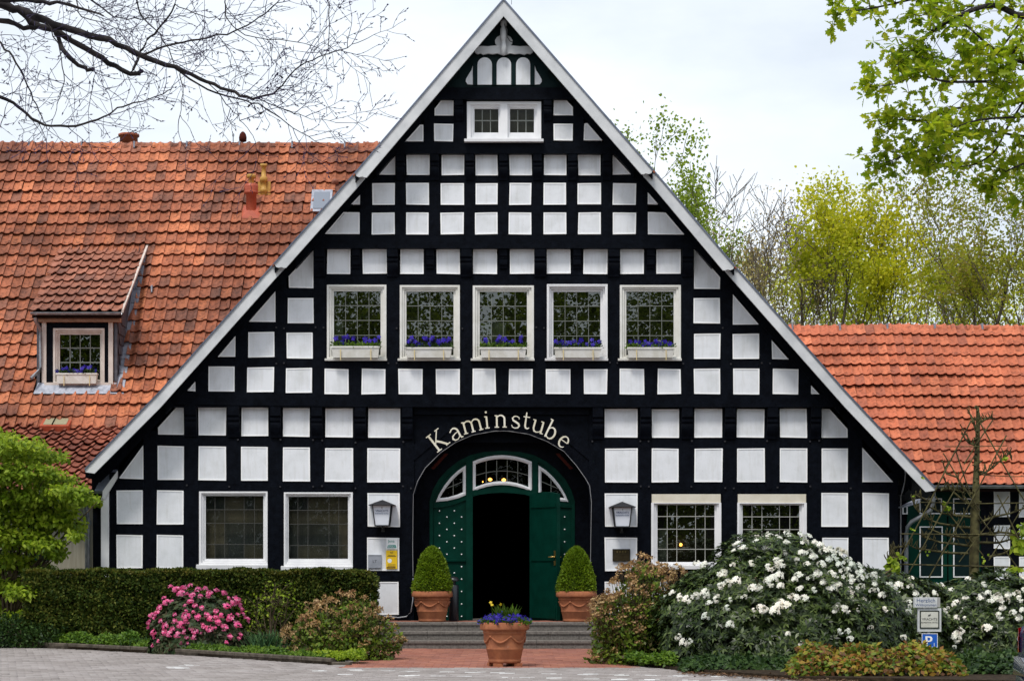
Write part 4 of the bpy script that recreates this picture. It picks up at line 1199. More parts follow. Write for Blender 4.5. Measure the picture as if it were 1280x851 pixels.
for ch, px_, py_, rot, sc in (('K',554.6,559.6,38,1.0),('a',572.6,549.4,27,1),('m',592.4,539.8,15,1),('i',609.4,535.4,6,1),('n',626.6,534.2,1,1),('s',644.0,535.2,-4,1),('t',656.4,535.8,-8,1),('u',670.4,540.6,-16,1),('b',685.4,548.2,-26,1),('e',699.9,558.2,-37,1)):
    u = 16.0/70.0*sc                                # metres per x-height
    o = P(px_, py_, -.16)
    m = MB()
    ca, sa = math.cos(R(rot)), math.sin(R(rot))
    for k, (pts, w) in enumerate(glyph(ch)):
        q = [(o.x + (x*ca - z*sa)*u, o.z + (x*sa + z*ca)*u) for x, z in pts]
        ww = [a*u*.92 for a in w] if hasattr(w, '__len__') else w*u*.92
        if hasattr(ww, '__len__') and len(ww) != len(q): ww = (ww + [ww[-1]]*len(q))[:len(q)]
        stroke(m, q, ww, -.165-.0006*k, -.135)
    m.build('letter', M_letter, sign)
    # stand-off pins
M_ink = mat('blue ink', (.05,.09,.22), .6); M_inkk = mat('black ink', (.02,.02,.025), .6)
def text(s, x, z, y, size, m, parent, name='print', align='CENTER'):
    cu = bpy.data.curves.new(name, 'FONT'); cu.body = s; cu.size = size; cu.align_x = align; cu.extrude = .0006
    o = bpy.data.objects.new(name, cu)
    dg = None
    C.objects.link(o); o.rotation_euler = (R(90),0,0); o.location = (x, y, z)
    bpy.context.view_layer.update()
    me = bpy.data.meshes.new_from_object(o.evaluated_get(bpy.context.evaluated_depsgraph_get()))
    mw = o.matrix_world.copy(); bpy.data.objects.remove(o); me.transform(mw)
    me.materials.clear(); me.materials.append(m); me.name = name
    return link(name, me, parent)

# ================================================================== LANTERNS
M_lampglass = mat('milky lantern glass', (.78,.82,.90), .25, .5)
M_lampblack = mat('lantern iron', (.012,.013,.016), .4, .5)
def lantern(pxc, top, bot, label):
    w = thing('wall_lantern', label, 'lantern', P(pxc, bot, 0), 'wall lanterns beside the doorway')
    c = P(pxc, 0, -.17); cx, cy = c.x, -.17
    zt, ze, zb = P(0,top,cy).z, P(0,top+6.8,cy).z, P(0,bot,cy).z
    def sq(h, z): return [(cx-h,cy-h,z),(cx+h,cy-h,z),(cx+h,cy+h,z),(cx-h,cy+h,z)]
    m = MB(); m.add(sq(.232,ze-.008)+sq(.235,ze)+[(cx,cy,zt)], [(3,2,1,0),(0,1,5,4),(1,2,6,5),(2,3,7,6),(3,0,4,7),(4,5,8),(5,6,8),(6,7,8),(7,4,8)]); m.build('lantern_roof', M_lampblack, w)
    
    ht, hb = .158, .118
    m = MB(); m.add(sq(hb,zb+.02)+sq(ht,ze-.01), [(3,2,1,0),(0,1,5,4),(1,2,6,5),(2,3,7,6),(3,0,4,7),(4,5,6,7)]); m.build('lantern_glass', M_lampglass, w)
    m = MB()
    for a, b in zip(sq(hb+.006,zb), sq(ht+.008,ze-.004)): m.tube([a, b], .011, 4, smooth=False)
    m.box((cx-hb-.015,cy-hb-.015,zb-.002),(cx+hb+.015,cy+hb+.015,zb+.02)); m.build('lantern_frame', M_lampblack, w)
    m = MB(); m.tube([(cx,-.0,zb-.05),(cx,-.1,zb-.06),(cx,cy,zb-.01)], .012, 6); m.box((cx-.03,-.022,zb-.10),(cx+.03,-.013,zb-.01)); m.build('wall_arm', M_lampblack, w)
    g = [o for o in w.children if o.name.startswith('lantern_glass')][0]
    zz = ze - .12
    text('VRACHTS', cx, zz, cy-.152, .052, M_ink, g); text('ROMANTIK HOTEL', cx, zz-.04, cy-.149, .028, M_ink, g)
    text('x', cx, zz+.06, cy-.155, .05, M_inkk, g)
lantern(478, 624.3, 657.4, 'black iron lantern with milky glass on the white panel left of the doorway')
lantern(777.6, 626.6, 658.8, 'black iron lantern with milky glass on the white panel right of the doorway')

# ================================================================== NOTICES
def plate(name, px, label, cat, mt, th=.02, Y=-.013):
    w = wr(px, Y); o = thing(name, label, cat, ((w[0]+w[2])/2, Y, w[1])); m = MB(); m.box((w[0],Y-th,w[1]),(w[2],Y,w[3])); p = m.build('plate', mt, o); return o, w, Y-th
M_yellow = mat('yellow enamel', (.80,.52,.02), .4); M_greyplate = noisy('grey plate', (.26,.28,.32), (.33,.35,.40), 9, .4, .5, b=0)
M_teal = mat('teal print', (.02,.30,.24), .6)
o, w, y = plate('yellow_notice', (482.6,687.6,496.6,710.6), 'small yellow printed notice under a green logo, left of the doorway', 'notice', M_yellow)
text('A3', (w[0]+w[2])/2, w[3]-.055, y-.001, .05, M_inkk, o)
for z, s in ((w[3]-.09,.6),(w[3]-.105,.8),(w[1]+.075,.7),(w[1]+.05,.7)):
    m = MB(); c = (w[0]+w[2])/2; h = (w[2]-w[0])*.5*s; m.box((c-h, y-.002, z-.004),(c+h, y+.001, z+.004)); m.build('print', M_inkk, o)
m = MB(); a = ((w[0]+w[2])/2-.035, y-.002, (w[1]+w[3])/2-.02); m.lathe([(.038,0),(0,.001)], (0,0,0), 16); m.v = [(vx+a[0], y-.002-vz, vy+a[2]) for vx,vy,vz in m.v]; m.build('emblem', M_lampglass, o)
m = MB(); m.box((w[0]+.012,y-.003,w[1]+.012),(w[2]-.03,y+.001,w[1]+.035)); m.build('print', mat('brown print', (.10,.05,.01), .6), o)
o, w, y = plate('white_notice', (483,672.6,496.8,686.0), 'white plate with green logo lettering above the yellow notice', 'notice', M_edge)
text('Jena', (w[0]+w[2])/2-.01, w[3]-.07, y-.001, .07, M_teal, o); m = MB(); m.prism([(w[0]+.015,w[1]+.02),(w[0]+.03,w[1]+.07),(w[2]-.03,w[1]+.075),(w[2]-.015,w[1]+.02)], y-.002, y+.001); m.build('logo', M_teal, o)
text('BINGA', (w[0]+w[2])/2, w[1]+.028, y-.004, .045, M_edge, o)
o, w, y = plate('grey_plate', (460.2,693,476.8,710.2), 'square grey metal plate beside the yellow notice, lower left of its panel', 'plate', M_greyplate)
for z in (w[3]-.012, w[1]+.012): m = MB(); m.box((w[0]+.01,y-.004,z-.004),(w[2]-.01,y+.001,z+.004)); m.build('rim', M_zincpipe, o)
text('LT', (w[0]+w[2])/2, (w[1]+w[3])/2-.02, y-.001, .07, M_inkk, o)
M_plaque = noisy('dark bronze', (.035,.026,.012), (.07,.052,.025), 22, .35, .5, b=.2, metal=.6)
o, w, y = plate('bronze_plaque', (766,686.2,787.2,701), 'dark bronze plaque with four stars on the panel right of the doorway', 'plaque', M_plaque)
m = MB(); ring(m, (w[0]-.006,w[1]-.006,w[2]+.006,w[3]+.006), (w[0]+.004,w[1]+.004,w[2]-.004,w[3]-.004), y-.006, y+.002); m.build('rim', M_lampblack, o)
text('* * * *', (w[0]+w[2])/2, w[3]-.08, y-.001, .07, M_brass, o)

# ================================================================== POTS
M_terra = mat('terracotta', (.36,.125,.055), .75, .2)
_c = ramp(M_terra, pos_noise(M_terra, 5.0, 6, .65, coord='obj'), [(.33, (.24,.085,.045)), (.6, (.40,.15,.07))])
_w = ramp(M_terra, pos_noise(M_terra, 16.0, 5, .7, coord='obj'), [(.60, (0,0,0)), (.72, (1,1,1))])
_q = N(M_terra, 'ShaderNodeMath'); _q.operation = 'MULTIPLY'; _q.inputs[1].default_value = .22; LK(M_terra, _w, _q.inputs[0])
setbase(M_terra, mixc(M_terra, _q.outputs[0], _c, (.50,.36,.27)))
bump(M_terra, pos_noise(M_terra, 30.0, 5, .6, coord='obj'), .3, .006)
def pot_parts(root, w=.35, h=.53, feet=False):
    """terracotta pot with thick rim, bands and swags, at the root's origin"""
    k = w/.35
    pr = [(0,.0),(.225*k,0),(.235*k,.01),(.24*k,.035),(.232*k,.05),(.238*k,.06),(.262*k,.17),(.27*k,.18),(.27*k,.19),(.265*k,.20),(.30*k,.36),(.308*k,.385),(.318*k,.39),(.318*k,.40),(.31*k,.405),(.315*k,.42),(.325*k,.43),
          (.352*k,.435),(.358*k,.45),(.356*k,.505),(.35*k,.515),(.35*k,.53),(.335*k,.533),(.31*k,.528),(.305*k,.47),(0,.46)]
    pr = [(r, z*h/.53) for r, z in pr]
    m = MB(); m.lathe(pr, (0,0,0), 48); p = m.build('pot', M_terra, root)
    def rad(z): 
        z = z/h*.53
        return (.262 + (z-.17)*(.045/.23)+.004)*k
    sw = MB(); n = 6
    for i in range(n):
        a0 = 2*math.pi*(i+.5)/n - math.pi/2
        pts = []; rr = []
        for j in range(9):
            t = j/8; a = a0 + (t-.5)*2*math.pi/n*.92; z = (.345 - .075*math.sin(math.pi*t))*h/.53
            pts.append((rad(z)*math.cos(a), rad(z)*math.sin(a), z)); rr.append(.008+.010*math.sin(math.pi*t))
        sw.tube(pts, rr, 6)
        a = a0 - math.pi/n
        sw.lathe([(0,-.022),(.018,-.012),(.024,0),(.018,.014),(0,.022)], (rad(.345)*math.cos(a), rad(.345)*math.sin(a), .345*h/.53), 8)
    sw.build('swag', M_terra, p)
    m = MB(); m.lathe([(.305*k, h*.93),(0,h*.95)], (0,0,0), 24); m.build('soil', M_soil, root)
    if feet:
        for a in (45,135,225,315):
            x, y = .2*math.cos(R(a)), .2*math.sin(R(a)); m = MB(); m.box((x-.06,y-.05,-.05),(x+.06,y+.05,-.002)); m.build('pot_foot', M_terra, root)
def topiary(x, y, z, label, rz):
    t = thing('potted_topiary', label, 'potted shrub', (0,0,0), 'clipped box cones in terracotta pots')
    pot_parts(t)
    n = 9000
    u = NR.rand(n)**.8; a = NR.rand(n)*2*np.pi
    H = .80
    def rr(u): return .325*np.clip(1-u**1.7, 0, 1)**.58*(1+.03*np.sin(u*9))
    r = rr(u)*(1+.045*np.sin(a*5+u*8)+.03*np.sin(a*11-u*17)) * (1-.16*NR.rand(n)**2) + NR.normal(size=n)*.006
    pos = np.stack([r*np.cos(a), r*np.sin(a), .50+u*H], 1)
    nn = np.stack([np.cos(a), np.sin(a), .35+1.4*u**3], 1)
    top = NR.rand(n) < .04
    d = nrm(nn) + rdir(n)*.75
    leaves('foliage', L_box, t, pos, d, nn + rdir(n)*.9, .030+.016*NR.rand(n))
    m = MB(); pr = [(rr(np.array([k/10]))[0]*.86, .49+H*.93*k/10) for k in range(11)]; m.lathe([(0,.49)]+pr+[(0,.49+H*.93)], (0,0,0), 18); m.build('shade_core', mat('dark topiary core', (.03,.05,.008), .9, 0), t)  # solid core added under the leaves, inner shade put into its dark green
    m = MB(); m.tube([(0,0,.45),(0,0,.7)], .03, 6); m.build('stem', M_stem, t)
    t.location = (x, y, z); t.rotation_euler = (0,0,rz)
a = P(540.2,0,-.83); topiary(a.x, -.83, ZT, 'clipped box cone in a terracotta pot left of the green door, beside the dark bin', .4)
a = P(720.6,0,-.83); topiary(a.x, -.83, ZT, 'clipped box cone in a terracotta pot right of the green door, by the open leaf', 1.7)

# flowers
def pansy_tpl():
    T, Fc = [], []
    for k in range(5):
        a = math.pi/2 + 2*math.pi*k/5; o = len(T)
        for rr, da, z in ((0.0,0,.05),(.62,-.55,.12),(1.0,-.25,.02),(1.0,.25,.02),(.62,.55,.12)):
            T.append((rr*math.cos(a+da), rr*math.sin(a+da), z))
        Fc.append(tuple(range(o, o+5)))
    return T, [Fc]
PAN, PAN_F = pansy_tpl()
def flowers(name, mat_, parent, pos, nrm_, size, **kw):
    V, FC = scatter(PAN, PAN_F, np.asarray(pos,float), np.cross(np.asarray(nrm_,float), rdir(len(pos))), nrm_, size)
    return link(name, np_mesh(name, V, FC, mat_), parent, **kw)
M_eye = mat('pansy eye', (.55,.45,.10), .6)
a = G(630.8, 834)
ct = thing('flower_pot', 'terracotta pot of blue violet flowers and daffodil leaves standing on the brick path', 'flower pot', (0,0,0))
pot_parts(ct, w=.343, h=.57, feet=True)
n = 700; an = NR.rand(n)*2*np.pi; rr_ = .36*np.sqrt(NR.rand(n))
pos = np.stack([rr_*np.cos(an), rr_*np.sin(an), .56+.09*(1-(rr_/.36)**2)+.04*NR.rand(n)], 1)
for k in range(0, 160):
    i = k; 
sel = NR.permutation(n)
nn = np.stack([np.cos(an)*rr_*2.2, np.sin(an)*rr_*2.2, np.full(n,.8)],1) + rdir(n)*.5
for grp in range(90):
    idx = sel[grp*7:(grp+1)*7]
    # a tuft of seven small bells
    c = pos[idx[0]]; pp = c + NR.normal(size=(7,3))*.022
    flowers('flower_cluster', P_blue, ct, pp, nn[idx[0]][None,:] + rdir(7)*.5, .018+.006*NR.rand(7))
leaves('flower_leaves', L_ivy, ct, pos + [0,0,-.03], nn + rdir(n)*.6, rdir(n)+[0,0,1], .05+.02*NR.rand(n))
nb = 120; an = NR.rand(nb)*2*np.pi
m = MB()
bl = [(-.5,0,0),(.5,0,0),(.42,.5,.0),(.0,1,-.06),(-.42,.5,.0)]
dirs = np.stack([np.cos(an)*.45, np.sin(an)*.45, np.full(nb,1.)],1)
V, FC = scatter([(-.035,0,0),(.035,0,0),(.035,.55,0),(0,1,-.12),(-.035,.55,0)], [[(0,1,2,3,4)]], np.stack([np.cos(an)*.10*NR.rand(nb), np.sin(an)*.10*NR.rand(nb), np.full(nb,.54)],1), dirs+rdir(nb)*.15, rdir(nb), .20+.12*NR.rand(nb))
link('daffodil_leaves', np_mesh('daffodil_leaves', V, FC, L_ivy), ct, kind='stuff')
for k in range(3):
    an = rnd.random()*6.3; c = np.array([[math.cos(an)*.2, math.sin(an)*.2, .78+rnd.random()*.08]]); flowers('daffodil', P_yel, ct, c, rdir(1)*.5+[[0,-.8,.2]], [.025])
ct.location = (a.x, a.y+.34, .055); ct.rotation_euler = (0,0,.3)

# window boxes
M_boxp = noisy('window box plastic', (.62,.60,.54), (.74,.73,.70), 7, .5, .3, b=0)
def window_box(x0, x1, ytop, ybot, Y, label, seed):
    r = random.Random(seed); global NR
    a, b = P(x0, ytop, Y-.13), P(x1, ybot, Y-.13); c = (a.x+b.x)/2
    t = thing('flower_box', label, 'flower box', (c, Y-.13, b.z), 'blue pansy boxes on the upper window sills')
    h = a.z-b.z; w = (b.x-a.x)/2; zb = b.z
    m = MB(); y0, y1 = Y-.20, Y-.06
    m.add([(c-w+.02,y0+.02,zb),(c+w-.02,y0+.02,zb),(c+w-.02,y1,zb),(c-w+.02,y1,zb),(c-w,y0,zb+h-.03),(c+w,y0,zb+h-.03),(c+w,y1,zb+h-.03),(c-w,y1,zb+h-.03)], [(3,2,1,0),(0,1,5,4),(1,2,6,5),(2,3,7,6),(3,0,4,7)])
    m.box((c-w-.012,y0-.012,zb+h-.03),(c+w+.012,y1,zb+h)); m.build('box', M_boxp, t)
    for s in (-.62,.66):
        x = c + s*w*1.0; k = MB(); k.box((x-.008,y0-.022,zb-.05),(x+.008,y0-.012,zb+h*.75)); k.build('bracket', mat('box hook', (.62,.50,.26), .5), t)
    n = 260
    pos = np.stack([c+(NR.rand(n)*2-1)*(w+.02), y0+.0+NR.rand(n)*.14, zb+h+NR.rand(n)*.075-.01],1)
    leaves('foliage', L_dark if seed % 2 else L_ivy, t, pos, rdir(n)+[0,-.4,.5], rdir(n)+[0,-.5,.5], .045+.02*NR.rand(n))
    k = 17; thin = r.uniform(.12,.42); hi_ = r.uniform(.10,.19)
    for i in range(k):
        x = c + w*(2*(i+.5)/k-1) + r.uniform(-.03,.03)
        if r.random() < thin: continue
        z = zb+h+r.uniform(.04,hi_)
        cc = np.array([[x, y0+r.uniform(-.02,.06), z]])
        nn = np.array([[r.uniform(-.6,.6), -1, r.uniform(-.2,.5)]])
        f = flowers('pansy', P_blue, t, cc, nn, [r.uniform(.038,.052)])
    return t
bx = [((415,474),'flower box of blue pansies at the leftmost of the five upper windows'),((507.5,564.5),'flower box of blue pansies at the second upper window from the left'),((600.5,657.5),'flower box of blue pansies at the middle upper window, straight above the doorway'),
      ((693,751),'flower box of blue pansies at the upper window with the bright projecting white frame'),((784.5,842),'flower box of blue pansies at the rightmost of the five upper windows')]
for k, ((x0,x1), lb_) in enumerate(bx): window_box(x0, x1, 434.5+ (0 if k else -1.5), 447.2, Y2, lb_, k)

# dark bin by the left topiary
bn = thing('ash_bin', 'dark metal standing bin behind the left potted topiary', 'bin', (P(567,0,-.35).x, -.35, ZT))
m = MB(); m.lathe([(0,0),(.085,0),(.09,.01),(.09,.62),(.075,.64),(0,.645)], (P(567,0,-.35).x,-.35,ZT), 20); m.build('bin_body', mat('dark bin metal', (.012,.014,.02), .35, .5), bn)
m = MB(); m.lathe([(.10,0),(.105,.03),(.07,.07),(0,.09)], (P(567,0,-.35).x,-.35,ZT+.70), 20); m.tube([(P(567,0,0).x,-.35,ZT+.6),(P(567,0,0).x,-.35,ZT+.72)], .05, 8); m.build('bin_lid', mat('dark lid metal', (.03,.03,.035), .3, .6, .5), bn)

# ================================================================== WINGS AND TILES
TP = [(0,.016),(.10,.002),(.30,-.008),(.55,-.002),(.72,.026),(.88,.042),(1.005,.036)]
def tile_mesh(W, L, mt, name='roof_tile', amp=1.0, lift=.064):
    m = MB(); n = len(TP); Lo = L*1.14; th = .020
    lo = [(x*W, 0, z*amp+lift) for x, z in TP]; hi = [(x*W, Lo, z*amp+.006) for x, z in TP]; un = [(x*W, .004, z*amp+lift-th) for x, z in TP]
    m.add(lo + hi, [(i, i+1, i+1+n, i+n) for i in range(n-1)], 0, True)
    m.add(lo + un, [(i, i+n, i+1+n, i+1) for i in range(n-1)], 0, False)
    m.add([lo[-1], hi[-1], (hi[-1][0], hi[-1][1], hi[-1][2]-th), un[-1]], [(0,3,2,1)])
    m.add([lo[0], hi[0], (hi[0][0], hi[0][1], hi[0][2]-th), un[0]], [(0,1,2,3)])
    return m
def proj(v):
    d = v[1] + D
    return 640 + v[0]*F/d, 700 - (v[2]-E)*F/d, d
class Roof:
    def __init__(s): s.items = []
    def slope(s, roof_obj, x0, x1, ya, za, theta, length, W, L, mt, visible, jx=.004, amp=1.0):
        n = math.ceil(length/L - .15); c = math.floor((x1-x0)/W)
        up = Vector((0, math.cos(theta), math.sin(theta))); nn = Vector((0, -math.sin(theta), math.cos(theta)))
        me = tile_mesh(W, L, mt, amp=amp).mesh('roof_tile', mt); base = tile_mesh(W, L, mt, amp=amp)
        for j in range(n):
            off = rnd.uniform(-.012,.012); wob = rnd.uniform(0,6)
            for i in range(c):
                sagz = .018*math.sin(i*.31+wob*.3) + .012*math.sin(i*.11 + j*.5)
                p = Vector((x0 + i*W + off + rnd.gauss(0,jx), ya, za)) + up*(j*L + rnd.gauss(0,.004) + .010*math.sin(i*.21+j)) + nn*(sagz)
                q = p + up*L*.5
                px, py, d = proj(q)
                if not visible(px, py): continue
                fr = -20 < px < 1300 and py > 0
                size = (W*F/d)*(L*F/d)*abs(math.sin(theta)) * (1 if fr else .01)
                s.items.append((size, p, theta + rnd.gauss(0,.008), rnd.gauss(0,.012), me, base, roof_obj, mt, up, nn))
    def emit(s, nmax=300):
        s.items.sort(key=lambda a: -a[0])
        for it in s.items[:nmax]:
            o = bpy.data.objects.new('roof_tile', it[4]); C.objects.link(o); o.parent = it[6]
            o.location = it[1]; o.rotation_euler = (it[2], 0, 0)
            o.rotation_euler = (Matrix.Rotation(it[2], 3, 'X') @ Matrix.Rotation(it[3], 3, 'Z')).to_euler()
        rest = {}
        for it in s.items[nmax:]: rest.setdefault((it[6].name, it[7].name, id(it[5])), []).append(it)
        for key, its in rest.items():
            T = np.array(its[0][5].v); F4 = its[0][5].f
            pos = np.array([tuple(i[1]) for i in its])
            U = np.array([(math.sin(-i[3])*1, math.cos(i[2]), math.sin(i[2])) for i in its])
            NN = np.array([(0, -math.sin(i[2]), math.cos(i[2])) for i in its])
            V, FC = scatter(T, [F4], pos, U, NN, np.ones(len(its)))
            o = link('roof_tile', np_mesh('roof_tile', V, FC, its[0][7]), its[0][6], kind='stuff')

# ---------------- left wing
left = thing('red_roofed_wing', 'left wing with the tall weathered orange clay tile roof and a flowered dormer', 'building', (0,0,0))
TH = R(50); FL = math.atan2(1.35, 3.4)
YE, ZE = 1.5, 2.80; YK, ZK = 4.9, 4.15; LT = 5.77/math.cos(TH); YR, ZR = YK+5.77, ZK+6.87
XW0, XW1 = -17.0, -2.0
m = MB(); m.prism_x([(YE,ZE-.02),(YK,ZK-.03),(YR,ZR-.03),(YR+8,ZR-9),(YR+8,ZR-9.3),(YR,ZR-.3),(YK+.1,ZK-.25),(YE,ZE-.12)], XW0, XW1)
roofL = m.build('roof', M_under, left)
m = MB(); m.box((XW0, YE+.35, -.02), (P(116,0,.4).x-.02, 12, ZE-.05)); m.build('wall', noisy('cream boarding', (.30,.28,.22), (.38,.36,.29), 4, .7, .2, b=.2, stretch=(6,1,.4)), left)
DX0, DX1 = -9.84, -7.965       # dormer roof width
def visL(px, py): return px < xo(max(0,min(587,py)), -1) + 30 if py < 587 else px < 150
def visLd(px, py): return visL(px, py)
TR = Roof()
class _: pass
items_before = 0
TR.slope(roofL, XW0, XW1, YE-.05, ZE-.02, FL, math.hypot(3.4,1.35)+.05, .245, .33, noisy and M_tileLow if False else (M_tileLow := tile_mat('lower clay tile', (.36,.115,.070), (.46,.165,.10), (.24,.085,.060), .45)), visL, amp=1.5)
TR.slope(roofL, XW0, XW1, YK-.03, ZK-.02, TH, LT, .225, .345, M_tileL, visL)
# leave out the tiles under the dormer
def under_dormer(it):
    if it[7] is not M_tileL: return False
    p = it[1]; return DX0+.12 < p.x+.1 < DX1-.16 and 5.5 < p.y < 8.0
TR.items = [it for it in TR.items if not under_dormer(it)]
# ridge tiles
def ridge(parent, y, z, x0, x1, L, mt, r=.115, flip=1, skipx=None):
    m = MB(); n = 9
    for (xx, rr) in ((0,r*1.12),(.045,r*1.12),(.05,r),(L+.05,r*.9)):
        for k in range(n):
            a = math.pi*k/(n-1); m.v.append((xx*flip, -rr*1.15*math.cos(a), rr*math.sin(a)-.02))
    for i in range(3):
        for k in range(n-1): m.f.append((i*n+k,(i+1)*n+k,(i+1)*n+k+1,i*n+k+1)); m.m.append(0); m.sm.append(True)
    m.f.append(tuple(range(n))); m.m.append(0); m.sm.append(False)
    me = m.mesh('ridge_tile', mt); x = x0; k = 0
    while x < x1:
        px = proj((x, y, z))[0]
        if -150 < px < 1500 and (px < 490 or px > 960):
            o = bpy.data.objects.new('ridge_tile', me); C.objects.link(o); o.parent = parent; o.location = (x, y+rnd.uniform(-.01,.01), z-.085+rnd.uniform(-.012,.014)); o.rotation_euler = (rnd.uniform(-.05,.05), rnd.uniform(-.02,.02), rnd.uniform(-.02,.02))
            if k % 3 == 1:
                c = MB(); c.box((x-.035, y-.16, z-.12),(x+.0, y+.1, z+.03)); c.build('ridge_clip', M_lead, parent)
        x += L; k += 1
ridge(roofL, YR, ZR, -15, -2.4, .40, M_tileL, .13)
# gutter
def gutter(parent, x0, x1, y, z, r=.065):
    m = MB(); n = 8; vs = []
    for x in (x0, x1):
        for k in range(n+1):
            a = math.pi + math.pi*k/n; vs.append((x, y+r*math.cos(a), z+r*math.sin(a)))
        for k in range(n+1):
            a = 2*math.pi - math.pi*k/n; vs.append((x, y+(r-.006)*math.cos(a), z+(r-.006)*math.sin(a)))
    q = 2*(n+1)
    m.add(vs, [(k, k+q, (k+1)%q+q, (k+1)%q) for k in range(q)] + [tuple(range(q)), tuple(range(2*q-1,q-1,-1))]); m.build('gutter', M_zincpipe, parent)
gutter(left, XW0, P(125,0,1.4).x, YE-.11, ZE-.01)
m = MB(); a = P(107,0,1.6); m.tube([(a.x,1.42,ZE-.06),(a.x,1.5,ZE-.25),(a.x,1.76,ZE-.55),(a.x,1.77,.1)], .055, 10); m.build('downpipe', M_zincpipe, left)
m = MB(); m.lathe([(0,0),(.09,.01),(.09,.03),(0,.04)], (0,0,0), 16); q = P(108.5,653,1.8); m.v = [(x+q.x, q.y-z, y+q.z) for x,y,z in m.v]; m.build('wall_disc', M_lead, left)
m = MB(); a, b = P(30,622,1.83), P(60,700,1.83); m.box((a.x,1.83,b.z),(b.x,1.86,a.z)); m.build('shutter', M_green, left)
# chimney, aerial, dish at the ridge
a = P(161,171.5,YR+1.2)
m = MB(); m.lathe([(0,-.9),(.21,-.9),(.21,.0),(.245,.01),(.25,.055),(.21,.075),(.16,.075),(.15,-.05),(0,-.1)], a, 20); m.build('chimney_pot', M_tileR, left)
a = P(291.5,180,YR+.4); b = P(291.5,169,YR+.4); m = MB(); m.tube([a, b], .014, 6); m.tube([b-Vector((0,0,.03)), b+Vector((0,0,.03))], .028, 6); m.build('vent_rod', M_zincpipe, left)
a = P(303.5,172,YR+.5); m = MB(); m.lathe([(0,-.12),(.085,-.09),(.09,.0),(.07,.08),(.03,.13),(0,.14)], a, 12); m.build('cowl', M_brickdark, left)
a = P(129,170,YR+1.5); m = MB(); m.tube([a, P(129.5,147,YR+1.5)], .006, 4); m.build('aerial', M_zincpipe, left)
def onroof(px, py, off=0.0):
    """point on the steep left slope seen at px,py"""
    t = (E - ZK + (700-py)*(YK+D)/F) / (math.tan(TH) - (700-py)/F)
    Y = YK + t; return Vector(((px-640)*(Y+D)/F, Y, ZK + t*math.tan(TH))) + Vector((0,-math.sin(TH),math.cos(TH)))*off
# flue pipes
M_flue = noisy('red flue pipe', (.36,.07,.035), (.46,.10,.05), 8, .45, .4, b=0)
M_fluey = noisy('weathered yellow flue', (.42,.23,.045), (.55,.32,.07), 14, .5, .4, b=0)
b0 = onroof(314, 270, -.02)
m = MB(); m.lathe([(.115,-.05),(.115,.50),(.15,.51),(.155,.54),(.145,.56),(.155,.59),(.15,.61),(.155,.66),(.15,.69),(.14,.70),(.145,.72),(0,.72)], b0, 20); m.build('flue_pipe', M_flue, left)
m = MB(); m.lathe([(.06,.70),(.06,.84),(.095,.85),(.10,.91),(.09,.93),(0,.94)], b0, 16); m.build('flue_cap', M_fluey, left)
m = MB(); n_ = Vector((0,-math.sin(TH),math.cos(TH))); u_ = Vector((0,math.cos(TH),math.sin(TH)))
c0 = onroof(314, 268, .06)
m.add([c0+Vector((-.22,0,0))-u_*.2, c0+Vector((.22,0,0))-u_*.2, c0+Vector((.17,0,0))+u_*.2+n_*.02, c0+Vector((-.17,0,0))+u_*.2+n_*.02, c0-u_*.0+n_*.10], [(0,1,4),(1,2,4),(2,3,4),(3,0,4)]); m.build('flue_base', M_flue, left)
b1 = onroof(329.5, 246, -.02)
m = MB(); m.lathe([(.055,-.05),(.055,.10),(.075,.12),(.08,.18),(.06,.2),(.055,.34),(.085,.35),(.088,.44),(.08,.45),(.05,.46),(.05,.68),(.078,.69),(.08,.74),(0,.75)], b1, 16); m.build('flue_pipe', M_fluey, left)
m = MB(); m.box(tuple(b1+Vector((-.13,.02,-.03))), tuple(b1+Vector((.15,.06,.36)))); m.build('flue_plate', M_fluey, left)
# little hood vents and a snow hook
for px, py in ((129,228),(419,230)):
    q = onroof(px, py, .03); m = MB(); m.lathe([(.08,-.04),(.085,.02),(.07,.08),(.03,.12),(0,.125)], (0,0,0), 12)
    rot = Matrix.Rotation(R(75), 3, 'X'); m.v = [tuple(rot @ Vector(v) + q) for v in m.v]; m.build('vent_tile', M_tileD, left)
    m = MB(); m.lathe([(.055,0),(0,.002)], (0,0,0), 10); m.v = [tuple(rot @ Vector(v) + q + Vector((0,-.055,-.0))) for v in m.v]; m.build('vent_hole', M_black, left)
q = onroof(190.5, 364, .06); m = MB(); m.tube([q, q+Vector((0,-.05,.06)), q+Vector((0,-.08,-.08))], .02, 6); m.lathe([(0,-.04),(.04,0),(0,.04)], q+Vector((0,-.02,.05)), 8); m.build('snow_hook', M_lead, left)
# skylight half hidden by the gable
def sky_light(px0, py0, px1, py1, parent, lid):
    A = onroof(px0, py1, .09); B = onroof(px1, py1, .09); Cc = onroof(px1, py0, .09); Dd = onroof(px0, py0, .09)
    B.x = A.x + (B-A).length; Cc.x = B.x; Dd.x = A.x
    def quad(k0, k1, off, mt, nm, th=.06):
        u = B-A; v = Dd-A; o = A + n_*off
        pts = [o+u*k0+v*k0, o+u*k1+v*k0, o+u*k1+v*k1, o+u*k0+v*k1]
        m = MB(); m.add(pts+[p-n_*th for p in pts], [(0,1,2,3),(0,4,5,1),(1,5,6,2),(2,6,7,3),(3,7,4,0)]); return m.build(nm, mt, parent)
    f = quad(0, 1, 0, M_lead, 'skylight'); g = quad(.12, .88, .012, mat('bright skylight pane', (.20,.23,.28), .12, .5), 'skylight_pane', .01)
sky_light(388, 241, 414, 268, left, True)
